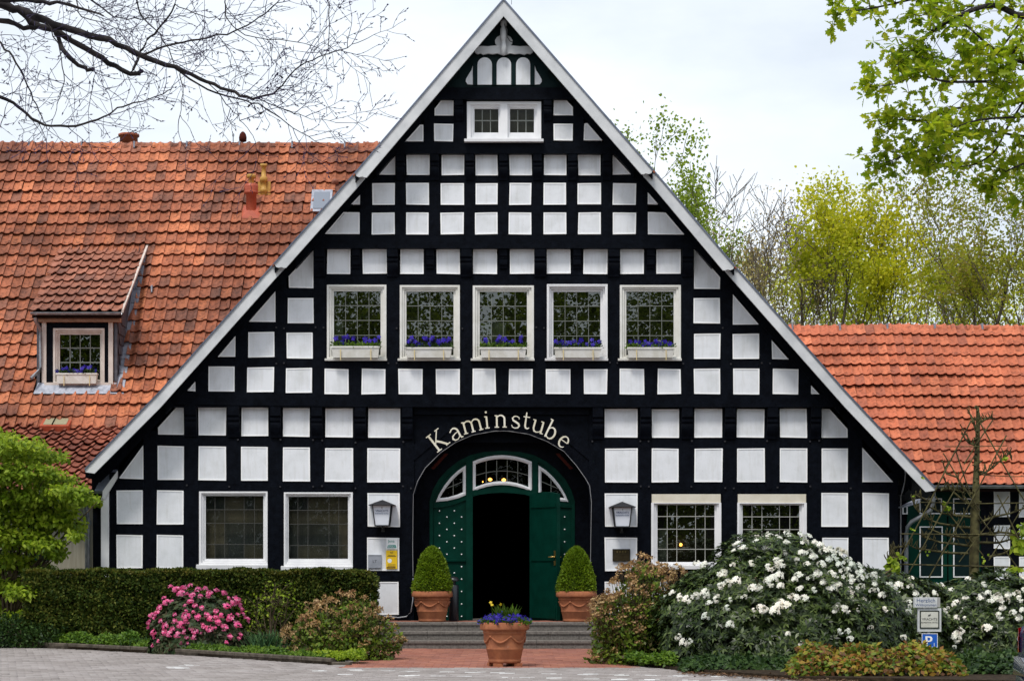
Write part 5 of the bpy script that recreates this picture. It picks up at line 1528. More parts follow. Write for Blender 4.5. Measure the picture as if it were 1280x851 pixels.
# hatch low on the roof
def onlow(px, py, off=0.0):
    tt = math.tan(FL); t = (E - ZE + (700-py)*(YE+D)/F) / (tt - (700-py)/F)
    Y = YE + t; return Vector(((px-640)*(Y+D)/F, Y, ZE + t*tt)) + Vector((0,-math.sin(FL),math.cos(FL)))*off
A = onlow(50,540.5,.14); B = onlow(86,540.5,.14); Cc = onlow(92,529.5,.14); Dd = onlow(56,529.5,.14)
nl_ = Vector((0,-math.sin(FL),math.cos(FL)))
hatch = MB(); hatch.add([A,B,Cc,Dd]+[p-nl_*.14 for p in (A,B,Cc,Dd)], [(0,1,2,3),(0,4,5,1),(1,5,6,2),(2,6,7,3),(3,7,4,0)]); hatch = hatch.build('roof_hatch', M_flue, left)
m = MB(); q = lambda s, t: A + (B-A)*s + (Dd-A)*t + nl_*.006
m.add([q(.10,.15),q(.90,.15),q(.90,.85),q(.10,.85)], [(0,1,2,3)]); m.build('hatch_pane', mat('dusty hatch glass', (.34,.31,.20), .3, .5), hatch)
m = MB(); m.tube([q(.42,.1)+nl_*.01, q(.42,.9)+nl_*.01], .012, 4); m.build('hatch_bar', M_black, hatch)
m = MB(); a, b = Dd+nl_*.03-Vector((.15,0,0)), Cc+nl_*.03+Vector((.12,0,0)); m.add([a, b, b+Vector((0,.16,.09)), a+Vector((0,.16,.09)), a-nl_*.1, b-nl_*.1], [(0,1,2,3),(0,4,5,1)]); m.build('hatch_lead', M_lead, hatch)

# ---------------- dormer
YDF = 5.70
dz0, dz1 = 6.55, 8.29; dy0, dy1 = 5.48, 8.42; dth = math.atan2(dz1-dz0, dy1-dy0); dl = math.hypot(dz1-dz0, dy1-dy0)
m = MB(); m.prism_x([(dy0,dz0-.02),(dy1,dz1-.03),(dy1,dz1-.12),(dy0+.02,dz0-.11)], DX0+.03, DX1-.03); roofD = m.build('dormer_roof', M_under, left)
TR.slope(roofD, DX0, DX1+.02, dy0-.04, dz0-.01, dth, dl+.02, (DX1-DX0)/9, dl/9.05, M_tileD, lambda px, py: True, amp=.9)
TR.emit(300)
# verge flashing on the right edge
m = MB(); pr = [(dy0-.05,dz0+.0),(dy1,dz1+.03),(dy1,dz1+.09),(dy0-.05,dz0+.06)]; m.prism_x(pr, DX1-.01, DX1+.035); m.build('verge_strip', noisy('pale verge mortar', (.50,.42,.38), (.62,.54,.48), 12, .8, .1, b=.2), roofD)
# cheeks
zr = lambda y: ZK + (y-YK)*math.tan(TH)
cp = [(YDF,zr(YDF)-.1),(YDF,dz0-.02+(YDF-dy0)*math.tan(dth)),(dy1-.05,dz1-.12),(dy1-.05,zr(dy1-.05)-.2)]
for x0, x1 in ((DX0+.08,DX0+.14),(DX1-.20,DX1-.14)):
    m = MB(); m.prism_x(cp, x0, x1); m.build('dormer_cheek', M_slate, left)
sl_ = MB()
for j in range(8):
    z = zr(YDF) + .03 + j*.21
    for i in range(9):
        y = YDF + .06 + i*.24 + (j % 2)*.12 + .0
        zt_ = dz0 + (y-dy0)*math.tan(dth) - .15
        if z > zr(y) - .05 and z < zt_ - .12 or (z > zr(y)-.25 and z < zt_-.1):
            x = DX1-.14
            sl_.add([(x+.004,y,z),(x+.004,y+.23,z),(x+.022,y+.23,z-.23),(x+.022,y,z-.23),(x,y,z-.23),(x,y+.23,z-.23)], [(0,1,2,3),(3,2,5,4)])
sl_.build('slates', M_slate, left, kind='stuff')
# lead soakers stepping up the cheek
for k in range(10):
    y = YDF - .1 + k*.27; z = zr(y)
    m = MB(); a = Vector((DX1-.13, y, z+.02)); u = Vector((0,.27,.27*math.tan(TH)))
    m.add([a+n_*.05, a+Vector((.16,0,0))+n_*.05, a+Vector((.16,0,0))+u+n_*.04, a+u+n_*.04, a+Vector((.0,-.02,.14)), a+u+Vector((0,-.02,.14))], [(0,1,2,3),(0,3,5,4)]); m.build('lead_flashing', M_lead, left)
# front: boards, dark frame, window
Yf = YDF
def fr(px, dy, mt, nm, dep=.08): m = MB(); m.prism(poly(px, Yf), Yf-dy, Yf+dep); return m.build(nm, mt, left)
m_ = [(58,403),(138,403),(138,481),(58,481)]
fr(rect(58,403,66.8,479), .0, M_timber, 'dormer_frame'); fr(rect(130.6,403,138,479), .0, M_timber, 'dormer_frame'); fr(rect(58,401.5,138,410.5), .004, M_timber, 'dormer_frame')
M_pinkwhite = noisy('pinkish white board', (.56,.49,.44), (.68,.62,.57), 6, .6, .2, b=.1)
fr(rect(52.6,402,58.2,478.5), .03, M_pinkwhite, 'dormer_board'); fr(rect(135.8,402,141.4,478.5), .03, M_pinkwhite, 'dormer_board')
fr([(49,397.5),(151,397.5),(151,403),(49,403)], .12, noisy('orange brown fascia', (.30,.17,.11), (.40,.24,.16), 6, .6, .2, b=0), 'fascia')
fr(rect(56,478.2,142,482.2), .06, M_pinkwhite, 'dormer_sill')
make_window((66.6,410.3,130.8,478.5), (74,417.8,124.6,474), Yf, even(74,124.6,4), [434.5,452.5], left, fm=M_pinkwhite, sill=None, bar=.011, name='dormer_window')
gi = wr((66,409,132,479), Yf); m = MB(); m.box((gi[0], Yf+.5, gi[1]), (gi[2], Yf+.52, gi[3])); m.build('room_wall', M_room, left)
m = MB(); m.box((gi[0]-.1, Yf+.14, gi[1]), (gi[0], Yf+.5, gi[3])); m.box((gi[2], Yf+.14, gi[1]), (gi[2]+.1, Yf+.5, gi[3])); m.build('room_side', M_room, left)
q0 = P(40,484,Yf); lead = MB(); a, b = P(46,481,Yf-.12), P(150,481,Yf-.12)
lead.add([(a.x,Yf-.02,a.z+.05),(b.x,Yf-.02,a.z+.05),(b.x+.1,Yf-.22,zr(Yf-.22)+.06),(a.x-.05,Yf-.22,zr(Yf-.22)+.06)], [(0,3,2,1)]); lead.build('lead_apron', M_lead, left)
gutter(left, P(38.5,0,dy0-.1).x, P(152,0,dy0-.1).x, dy0-.10, dz0-.0, .055)
pp = [P(44,397,dy0-.1), P(44.5,402,dy0-.08), P(50,410,Yf-.10), P(50.6,420,Yf-.08), P(50.2,458,Yf-.08), P(48.5,464,Yf-.10), P(38.5,473,Yf-.28)]
m = MB(); m.tube(pp, .034, 10); m.build('downpipe', M_zincpipe, left)
fb = window_box(71.5, 121.5, 466.5, 479.5, Yf+.02, 'flower box of blue pansies on the dormer window sill in the tall tiled roof', 9)
# kick of lichen on tiles right by the hatch left to the material

# ---------------- right wing
right = thing('low_tiled_wing', 'low right wing with a bright red orange clay tile roof and green panelled door', 'building', (0,0,0))
YE2, ZE2 = 3.0, 2.96; RUN = 2.83
XR0, XR1 = 3.5, 15.0
m = MB(); m.prism_x([(YE2,ZE2-.03),(YE2+RUN,ZE2+RUN*math.tan(TH)-.03),(YE2+2*RUN,ZE2-.03),(YE2+2*RUN,ZE2-.2),(YE2+RUN,ZE2+RUN*math.tan(TH)-.3),(YE2,ZE2-.14)], XR0, XR1)
roofR = m.build('roof', M_under, right)
def visR(px, py): return px > xo(max(0,min(605,py)), 1) - 22
TR2 = Roof(); TR2.slope(roofR, XR0, XR1, YE2-.04, ZE2-.02, TH, RUN/math.cos(TH), .187, .293, M_tileR, visR, amp=.85); TR2.emit(300)
ridge(roofR, YE2+RUN, ZE2+RUN*math.tan(TH), XR0, XR1, .325, M_tileR, .10)
gutter(right, P(1150,0,2.9).x, XR1, YE2-.10, ZE2-.02, .06)
YW = 3.4
def wl2(px, dy, mt, nm, dep=.14): m = MB(); m.prism(poly(px, YW), YW-dy, YW+dep); return m.build(nm, mt, right)
m = MB(); a = P(1095,0,YW); m.box((a.x, YW+.10, -.02), (XR1, YW+.3, ZE2-.02)); m.box((XR1-.2, YW+.3, -.02),(XR1, YW+5, ZE2)); m.build('wall', M_timber, right)
WC = [(1242,1262)] + [(1274+32*k, 1294+32*k) for k in range(9)]
for x0, x1 in [(1226,1242),(1262,1274)] + [(b+0, b+12) for a, b in WC[1:]]: wl2(rect(x0,606,x1,770), .0, M_timber, 'post')
for x0, x1 in WC:
    for y0, y1 in ((646,656),(685.6,695.2),(725,734.3)): wl2(rect(x0,y0,x1,y1), -.005, M_timber, 'rail')
hp = house
def panel_r(px):
    global house
    keep = house; house = right; o = panel(px, YW); house = keep; return o
for x0, x1 in WC:
    for y0, y1 in ((610,646),(656,685.6),(695.2,725),(734.3,764)): panel_r(rect(x0,y0,x1,y1))
# double door: stiles and raised white outlined panels
dl_ = wl2(rect(1134,614,1226,772), -.02, M_green, 'double_door')
for (x0,y0,x1,y1) in ((1149.4,657.5,1178.4,721.3),(1191.6,657.5,1220.6,721.3),(1149.4,728.6,1178.4,760),(1191.6,728.6,1220.6,760),(1149.4,622.5,1177.4,642.2),(1191.4,622.5,1220,642.2),(1128,632,1134.6,642.4)):
    w = wr((x0,y0,x1,y1), YW); m = MB(); t = .022; ring(m, w, (w[0]+t,w[1]+t,w[2]-t,w[3]-t), YW-.004, YW+.03); r_ = m.build('door_moulding', M_white, dl_)
    m = MB(); m.box((w[0]+t,YW+.006,w[1]+t),(w[2]-t,YW+.03,w[3]-t)); m.build('door_panel', M_greenblack, dl_)
m = MB(); w = wr((1184.3,645,1185.5,770), YW); m.box((w[0],YW+.004,w[1]),(w[2],YW+.03,w[3])); m.build('door_joint', M_black, dl_)
m = MB(); m.tube([P(1167,612,2.9),P(1166.5,628,2.95),P(1163,638,3.0),P(1151,645.5,3.05),P(1139.5,652,3.1),P(1134,659,3.15),P(1133,667,3.2),P(1132.6,775,3.2)], .042, 10); m.build('downpipe', M_zincpipe, right)
m = MB(); m.tube([P(1132.6,719,3.2),P(1132.6,724,3.2)], .052, 10); m.build('pipe_collar', M_zincpipe, right)
m = MB(); m.prism(poly([(1129,633),(1150,623),(1150,628),(1131,634)], 2.0), 2.0, 2.6); m.build('eave_board', M_lead, right)

# ================================================================== PLANTS
def in_frame_cull(p): return True
def bush_points(n, c, rx, ry, rz, lump=.12, shell=.35, seed=0, flat=0.0, k=5):
    """points in the outer shell of a lumpy half ellipsoid standing on the ground at c"""
    r0 = np.random.RandomState(seed)
    d = nrm(r0.normal(size=(n,3)) * [1,1,1]); d[:,2] = np.abs(d[:,2])*1.0 - .12*r0.rand(n)
    d = nrm(d)
    ph = r0.rand(8)*6.28
    L = 1 + lump*(np.sin(d[:,0]*k+ph[0])*np.cos(d[:,2]*k*1.3+ph[1]) + .6*np.sin(d[:,0]*k*2.3+ph[2]+d[:,1]*k)*np.sin(d[:,2]*k*2.1+ph[3]) + .4*np.sin(d[:,1]*k*3+ph[4]+d[:,0]*9))
    rad = (1 - shell*r0.rand(n)**1.6)*L
    pos = np.array(c) + d*rad[:,None]*[rx,ry,rz]
    nn = nrm(d/[rx,ry,rz])
    return pos, nn, rad/L
def stems(parent, base, tips, r=.012, mt=M_stem, name='stem', bend=.15):
    m = MB()
    for t in tips:
        b = Vector(base) + Vector((rnd.uniform(-.1,.1), rnd.uniform(-.1,.1), 0)); t = Vector(t)
        mid = b.lerp(t, .5) + Vector((rnd.uniform(-bend,bend), rnd.uniform(-bend,bend), bend))
        m.tube([b, b.lerp(mid,.6)+Vector((0,0,.02)), mid, t], [r, r*.8, r*.6, r*.3], 5)
    m.build(name, mt, parent)

def truss_mesh(name, mt, n=9, seed=0):
    r0 = np.random.RandomState(seed)
    d = r0.normal(size=(n,3)); d[:,2] = np.abs(d[:,2])*.8+.05; d = nrm(d)
    pos = d*(.55+.35*r0.rand(n,1))
    nn = d + r0.normal(size=(n,3))*.55
    V, FC = scatter(PAN, PAN_F, pos, np.cross(nn, r0.normal(size=(n,3))), nn, .36+.16*r0.rand(n))
    return np_mesh(name, V, FC, mt)
W_TR = [truss_mesh('flower_cluster', P_white, 13, k) for k in range(5)]
P_TR = [truss_mesh('flower_cluster', P_pink, 13, k+9) for k in range(5)]
def put_truss(parent, meshes, p, n, s):
    o = bpy.data.objects.new('flower_cluster', rnd.choice(meshes)); C.objects.link(o); o.parent = parent
    o.location = p; o.rotation_euler = Vector(n).to_track_quat('Z', 'Y').to_euler(); o.scale = (s, s, s*.85)
    return o
LONGB = [(0,0,0), (-.22,.5,.04), (0,1,-.12), (.22,.5,.04)]
def whorls(name, mt, parent, pos, nn, size, per=8, seed=0, T=LONGB):
    r0 = np.random.RandomState(seed); n = len(pos)
    a = np.tile(np.arange(per)*2*np.pi/per, n) + np.repeat(r0.rand(n)*6, per)
    N_ = np.repeat(nrm(nn), per, 0); P_ = np.repeat(pos, per, 0)
    t1 = nrm(np.cross(N_, [0.3,0.2,1.0])); t2 = np.cross(N_, t1)
    el = -.10 + .7*r0.rand(n*per)
    U = t1*np.cos(a)[:,None] + t2*np.sin(a)[:,None] + N_*el[:,None]
    return leaves(name, mt, parent, P_, U, N_ + r0.normal(size=(n*per,3))*.25, size*(.7+.5*r0.rand(n*per)), T, LEAF_F)

# ---------- clipped yew hedge
hedge = thing('yew_hedge', 'long dark clipped yew hedge below the left ground floor windows', 'hedge', (0,0,0))
HX0, HX1, HY0, HY1, HZ = P(29,0,-1.5).x, P(469,0,-1.5).x, -1.55, -.65, 1.31
n = 42000
fx = NR.rand(n); 
kind_ = NR.rand(n)
x = HX0 + (HX1-HX0)*fx; z = .05 + (HZ-.05)*NR.rand(n); y = HY0 + .14*NR.rand(n)**2
nn = np.tile([0.,-1,.15], (n,1))
tp = kind_ < .22; y[tp] = HY0 + (HY1-HY0)*NR.rand(tp.sum()); z[tp] = HZ - .05*NR.rand(tp.sum())**2; nn[tp] = [0,0,1]
en = (kind_ > .22) & (kind_ < .27); y[en] = HY0 + (HY1-HY0)*NR.rand(en.sum()); x[en] = np.where(NR.rand(en.sum())<.7, HX1 - .08*NR.rand(en.sum()), HX0+.08*NR.rand(en.sum())); nn[en] = [1,0,0]
undl = .020*np.sin(x*7)+.018*np.sin(x*17+z*9)+.022*np.sin(z*13+x*3)
y -= undl; z += .018*np.sin(x*5.1) + .012*np.sin(x*13) - .05*(fx > .97)*(z > HZ-.15)
# round the end and thin the shoulders a little
rnde = np.clip((x-(HX1-.16))/.16, 0, 1); z = np.where(z > HZ-.14*rnde**2-.02, z-.14*rnde**2, z)
pos = np.stack([x,y,z],1)
leaves('foliage', L_hedge, hedge, pos, nn*.5+rdir(n)+[0,0,.25], nn+rdir(n)*.9, .050+.03*NR.rand(n))
nt = 5200; x = HX0 + .05 + (HX1-HX0-.1)*NR.rand(nt); y = HY0 + NR.rand(nt)**2*(HY1-HY0); z = HZ + .018*np.sin(x*5.1)+.012*np.sin(x*13) - .05*NR.rand(nt) + .02*NR.rand(nt)
z -= .14*np.clip((x-(HX1-.16))/.16,0,1)**2
leaves('new_growth', L_hedgetop, hedge, np.stack([x,y-.02,z],1), rdir(nt)+[0,-.2,.6], rdir(nt)+[0,-.5,.5], .034+.02*NR.rand(nt))
m = MB(); m.box((HX0+.12, HY0+.13, 0), (HX1-.14, HY1-.05, HZ-.10)); m.build('dark_core', mat('dark hedge core', (.012,.014,.006), .95, 0), hedge)  # solid box added to block light; inner shade is in its dark colour

# ---------- pink rhododendron
c = G(247, 816); c.z = .02
pk = thing('pink_rhododendron', 'round rhododendron covered in hot pink flowers in front of the yew hedge', 'shrub', (0,0,0))
pos, nn, _r = bush_points(1500, c, .80, .60, .96, .05, .45, 3)
whorls('foliage', L_rhodop, pk, pos, nn+[0,0,.2], .10, 7, 4)
pos, nn, _r = bush_points(500, c, .66, .5, .75, .05, .3, 33)
whorls('inner_foliage', L_rhodo, pk, pos, nn, .12, 7, 5)
tips = []
for (px, py) in ((213,733),(220,738),(230,735),(238,732),(247,737),(256,736),(262,742),(271,738),(280,742),(286,748),(250,745),(240,745),(226,743),(205,748),(208,754),(200,760),(214,752),(244,757),(238,752),(252,760),(258,768),(247,772),(262,774),(270,764),(276,770),(284,758),(291,755),(298,757),(302,762),(296,750),(303,768),(308,775),(288,772),(297,781),(280,784),(287,796),(272,778),(255,783),(244,789),(262,786),(232,776),(226,782),(216,786),(207,782),(201,776),(196,768),(190,770),(187,778),(186,784),(193,790),(212,793),(222,794),(233,770),(242,797),(205,790),(218,776)):
    rx = (px-247)/66.0; rz = (812-py)/80.0; dd = max(.02, 1-rx*rx-rz*rz*.9)
    yy = c.y - .60*math.sqrt(dd)*1.02
    p = P(px, py, yy); nv = (rx*.8, -math.sqrt(dd)*1.0, rz*.8+.25)
    put_truss(pk, P_TR, p, nv, rnd.uniform(.045,.085)); tips.append(p*.9 + c*.1)
for k in range(34):
    a = rnd.uniform(0,6.28); q = math.sqrt(rnd.random()); rx, rz = q*math.cos(a)*.95, abs(q*math.sin(a)*.95)
    dd = max(.02, 1-rx*rx-rz*rz*.9); put_truss(pk, P_TR, P(247+66*rx, 812-80*rz, c.y-.58*math.sqrt(dd)), (rx, -math.sqrt(dd), rz+.2), rnd.uniform(.028,.05))
stems(pk, c, tips[::4])

# ---------- generic leafy shrub
def shrub(name, label, cat, c, rx, ry, rz, n, lm, size, seed, lump=.15, shell=.6, group=None, T=None, up=.4, nst=14):
    t = thing(name, label, cat, tuple(c), group)
    pos, nn, _q = bush_points(n, c, rx, ry, rz, lump, shell, seed)
    u = nn*.7 + np.random.RandomState(seed+1).normal(size=(n,3))*.55 + [0,0,up-.2]
    leaves('foliage', lm, t, pos, u, nn + np.random.RandomState(seed+2).normal(size=(n,3))*.6 + [0,0,.3], size*(.65+.6*np.random.RandomState(seed+3).rand(n)), T)
    idx = np.random.RandomState(seed+4).permutation(n)[:nst]
    stems(t, c, [pos[i] for i in idx], r=.014)
    return t, pos, nn
# left green tree-like shrub at the frame edge: leaf layers on arching boughs
t = thing('viburnum_shrub', 'tall bright green shrub with layered leaves at the left edge before the tiled wing', 'shrub', (P(20,0,-.6).x, -.6, 0))
lay = [(0,556,60,20),(25,565,45,22),(50,570,40,14),(10,590,70,24),(60,600,40,18),(85,612,30,10),(30,620,60,20),(100,622,24,9),(70,628,40,14),(118,626,12,6),(15,640,60,22),(60,650,38,18),(88,655,22,14),(20,670,48,22),(55,680,30,16),(10,700,42,20),(45,710,26,16),(70,692,14,10),(5,730,34,22),(30,740,24,16),(0,765,30,20),(25,770,16,12),(-40,600,60,30),(-50,660,60,40),(-45,720,60,40),(-20,545,50,14),(75,640,26,12),(95,668,8,8)]
PP, NNv = [], []
for (cx_, cy_, rx_, ry_) in lay:
    n = int(rx_*ry_*.75) + 60; yb = -.6 + rnd.uniform(-.8,.6); c0 = P(cx_, cy_, yb); sx, sz = rx_/70, ry_/70
    q = NR.normal(size=(n,3)); q = nrm(q)*(NR.rand(n,1)**.35)
    PP.append(np.array(c0) + q*[sx*.95, .45, sz*.62]); NNv.append(np.tile([0,-.45,.9],(n,1)) + q*.4)
PP = np.concatenate(PP); NNv = np.concatenate(NNv); n = len(PP)
leaves('foliage', L_fresh, t, PP, rdir(n)*.8+[0,-.4,-.25], NNv+rdir(n)*.35, .085+.05*NR.rand(n))
m = MB(); b0_ = Vector((P(8,0,-.3).x, -.3, 0))
for (cx_, cy_, rx_, ry_) in lay:
    e = P(cx_+rx_*.4, cy_, -.6); mid = b0_.lerp(e, .55)+Vector((-.15,0,.25)); m.tube([b0_+Vector((rnd.uniform(-.15,.15),rnd.uniform(-.1,.1),0)), mid, e], [.035,.022,.006], 6)
m.build('branches', M_stem, t)
t, _a, _b = shrub('dark_laurel', 'dark dense leafy bush behind the tall green shrub at the left edge', 'shrub', (P(0,0,.6).x, .6, 0), .85, .5, 2.3, 4200, L_dark, .10, 71)
# ivy at the left foot of the hedge
t, _a, _b = shrub('ivy_clump', 'dark green ivy clump at the left foot of the hedge by the kerb', 'ivy', (P(30,0,-1.55).x, -1.45, 0), 1.0, .35, .52, 5200, L_dark, .065, 21, shell=.5)
# ground cover along the kerb
def cover(name, label, lm, pts, h, size, dens, seed, cat='ground cover', w=.35, back=(0,1)):
    r0 = np.random.RandomState(seed); P_, N_ = [], []
    for a, b in zip(pts[:-1], pts[1:]):
        a, b = Vector(a), Vector(b); L = (b-a).length; n = int(L*dens)
        t = r0.rand(n); v = r0.rand(n)**.8*w
        q = np.array([a.x, a.y, 0]) + t[:,None]*np.array([b.x-a.x, b.y-a.y, 0]) + v[:,None]*np.array([back[0],back[1],0])
        hh = h*(.5+.5*np.sin(q[:,0]*4+seed)*np.sin(q[:,0]*9.1))*.5 + h*.5
        q[:,2] = .06 + hh*r0.rand(n)**.6*(.35+.65*np.minimum(1, v/w*2.5))
        P_.append(q); N_.append(np.tile([0,-.5,.9],(n,1)))
    P_ = np.concatenate(P_); n = len(P_)
    return leaves(name, lm, None, P_, r0.normal(size=(n,3))*[1,1,.5]+[0,-.2,.2], np.concatenate(N_)+r0.normal(size=(n,3))*.45, size*(.7+.6*r0.rand(n)), label=label, cat=cat)
kp = [k + Vector((0,.11,0)) for k in kerbL]
k85 = G(64,810)+Vector((0,.1,0)); k165 = G(165,814)+Vector((0,.1,0))
cover('ground_cover', 'bright green leafy ground cover in front of the yew hedge, left of the pink flowers', L_ivy, [k85, G(85,811)+Vector((0,.12,0)), k165], .24, .06, 3400, 5, w=.55)
cover('ground_cover', 'low yellow green ground cover along the kerb below the pink rhododendron', L_ivy, [k165, kp[3], kp[4], G(405,829)+Vector((0,.12,0))], .12, .055, 2300, 6, w=.6)
cover('ground_cover', 'pale green leaf mat at the pointed right end of the left flower bed', L_fresh, [G(392,828)+Vector((0,.1,0)), G(452,831)+Vector((0,.25,0))], .13, .055, 2600, 8, w=.5)
# strap leaved clumps
def straps(c, n, h, label, lm, seed, spread=.35):
    r0 = np.random.RandomState(seed); a = r0.rand(n)*6.28; 
    t = thing('daffodil_clump', label, 'plant', tuple(c), 'strap leaved clumps in the left bed')
    pos = np.array(c)+np.stack([r0.normal(size=n)*spread*.35, r0.normal(size=n)*.1, np.zeros(n)],1)
    u = np.stack([np.cos(a)*.5, np.sin(a)*.4, np.full(n,1.)],1)
    T = [(-.022,0,0),(.022,0,0),(.024,.5,.0),(.015,.85,-.06),(0,1,-.14),(-.015,.85,-.06),(-.024,.5,.0)]
    V, FC = scatter(T, [[(0,1,2,3,4,5,6)]], pos, u, r0.normal(size=(n,3)), h*(.6+.5*r0.rand(n)))
    link('leaf_blades', np_mesh('leaf_blades', V, FC, lm), t, kind='stuff')
L_strap = leaf_mat('blue green strap leaves', [(.05,.12,.05), (.08,.17,.07), (.12,.22,.07)], .25)
for (px, py, n, h, lb_) in ((335,812,150,.42,'clump of narrow blue green leaves between the pink shrub and the spindly bush'),(318,806,80,.34,'small narrow leaved clump just right of the pink rhododendron'),(172,807,70,.26,'low narrow leaved clump just left of the pink rhododendron')):
    c = G(px, py+6); straps(c, n, h, lb_, L_strap, px)
# spindly shrub
def twiggy(name, label, c, tips, lm, size, per, mt=M_stem, cat='shrub', r=.014):
    t = thing(name, label, cat, tuple(c)); m = MB(); PPs = []
    for e in tips:
        e = Vector(e); b = Vector(c)+Vector((rnd.uniform(-.08,.08),rnd.uniform(-.05,.05),0)); mid = b.lerp(e,.5)+Vector((rnd.uniform(-.15,.15),rnd.uniform(-.1,.1),.08))
        m.tube([b, mid, e], [r,r*.7,r*.3], 5)
        for k in range(4):
            s = mid.lerp(e, rnd.uniform(.2,1)); g = s + Vector((rnd.uniform(-.2,.2),rnd.uniform(-.12,.12),rnd.uniform(.02,.2))); m.tube([s, g], [r*.4,r*.15], 4)
            PPs.append(g)
        PPs.append(e)
    m.build('branches', mt, t)
    q = np.array([tuple(p) for p in PPs]); q = np.repeat(q, per, 0) + NR.normal(size=(len(q)*per,3))*.05; n = len(q)
    leaves('foliage', lm, t, q, rdir(n)+[0,-.3,.3], rdir(n)*.7+[0,-.5,.7], size*(.6+.7*NR.rand(n)))
    return t
c = G(342, 814)
twiggy('spindly_shrub', 'spindly shrub with bare forked stems and a few fresh green leaves before the hedge', c, [P(x, y, c.y+rnd.uniform(-.2,.2)) for x, y in ((322,746),(330,738),(345,731),(352,736),(360,748),(350,770),(322,775),(365,740),(318,760),(338,760),(375,752),(344,728),(312,788),(330,770),(352,745))], L_fresh, .065, 3, r=.015)
# hydrangeas with dry heads
def hydrangea(label, c, rx, ry, rz, nl, nh, seed, pts=None):
    t = thing('hydrangea', label, 'shrub', tuple(c), 'hydrangeas with dried brown heads')
    pos, nn, _q = bush_points(nl, c, rx*.96, ry, rz*.88, .10, .55, seed)
    # leaves grow more sparsely towards the sides and top
    leaves('foliage', L_hyd, t, pos, nn*.5+rdir(nl)*.7, nn+rdir(nl)*.6+[0,-.1,.3], .075*(.6+.7*NR.rand(nl)))
    ph, hn, _q = bush_points(nh, c, rx, ry, rz, .09, .10, seed+1, k=7)
    keep = (hn[:,2] > .18) | (NR.rand(nh) < .15); keep &= (hn[:,1] < .6); ph = ph[keep]; hn = hn[keep]
    st = MB()
    me = []
    for k in range(4):
        q = nrm(NR.normal(size=(26,3))); q[:,2] = np.abs(q[:,2])*.7
        V, FC = scatter(LEAF, LEAF_F, q*.75, rdir(26), q+rdir(26)*.5, .45+.25*NR.rand(26)); me.append(np_mesh('dry_flower_head', V, FC, L_dry))
    for p, q in zip(ph, hn):
        o = bpy.data.objects.new('dry_flower_head', rnd.choice(me)); C.objects.link(o); o.parent = t; o.matrix_parent_inverse = Matrix.Translation(-Vector(c)); o.location = p
        o.rotation_euler = Vector((q[0]*.6,q[1]*.6,1)).to_track_quat('Z','Y').to_euler(); s = rnd.uniform(.055,.095); o.scale = (s,s,s)
        b = Vector(c) + (Vector(p)-Vector(c))*.15; b.z = 0.02; mid = b.lerp(Vector(p), .55) + Vector((q[0]*.1,q[1]*.1,.0)); st.tube([b, mid, p], [.009,.007,.004], 4)
    st.build('stems', M_stem, t)
    return t
c = G(424, 826); c.y += .5
hydrangea('brown headed hydrangea at the right end of the left bed beside the steps', c, .90, .60, .95, 5600, 170, 41)
c = G(812, 832); c.y += .75
hydrangea('taller tan headed hydrangea between the right topiary and the white rhododendron', c, .84, .70, 1.50, 8500, 560, 51)
# its lower left mound
c = G(790, 826); c.y += .45
hydrangea('low hydrangea mound with fresh shoots at the right end of the steps', c, .50, .45, .95, 2600, 110, 57)
cover('ground_cover', 'bright green leaf patch at the foot of the tan hydrangea by the brick path', L_ivy, [G(786,833)+Vector((0,.12,0)), G(846,838)+Vector((0,.15,0))], .16, .06, 3600, 12, w=.5)
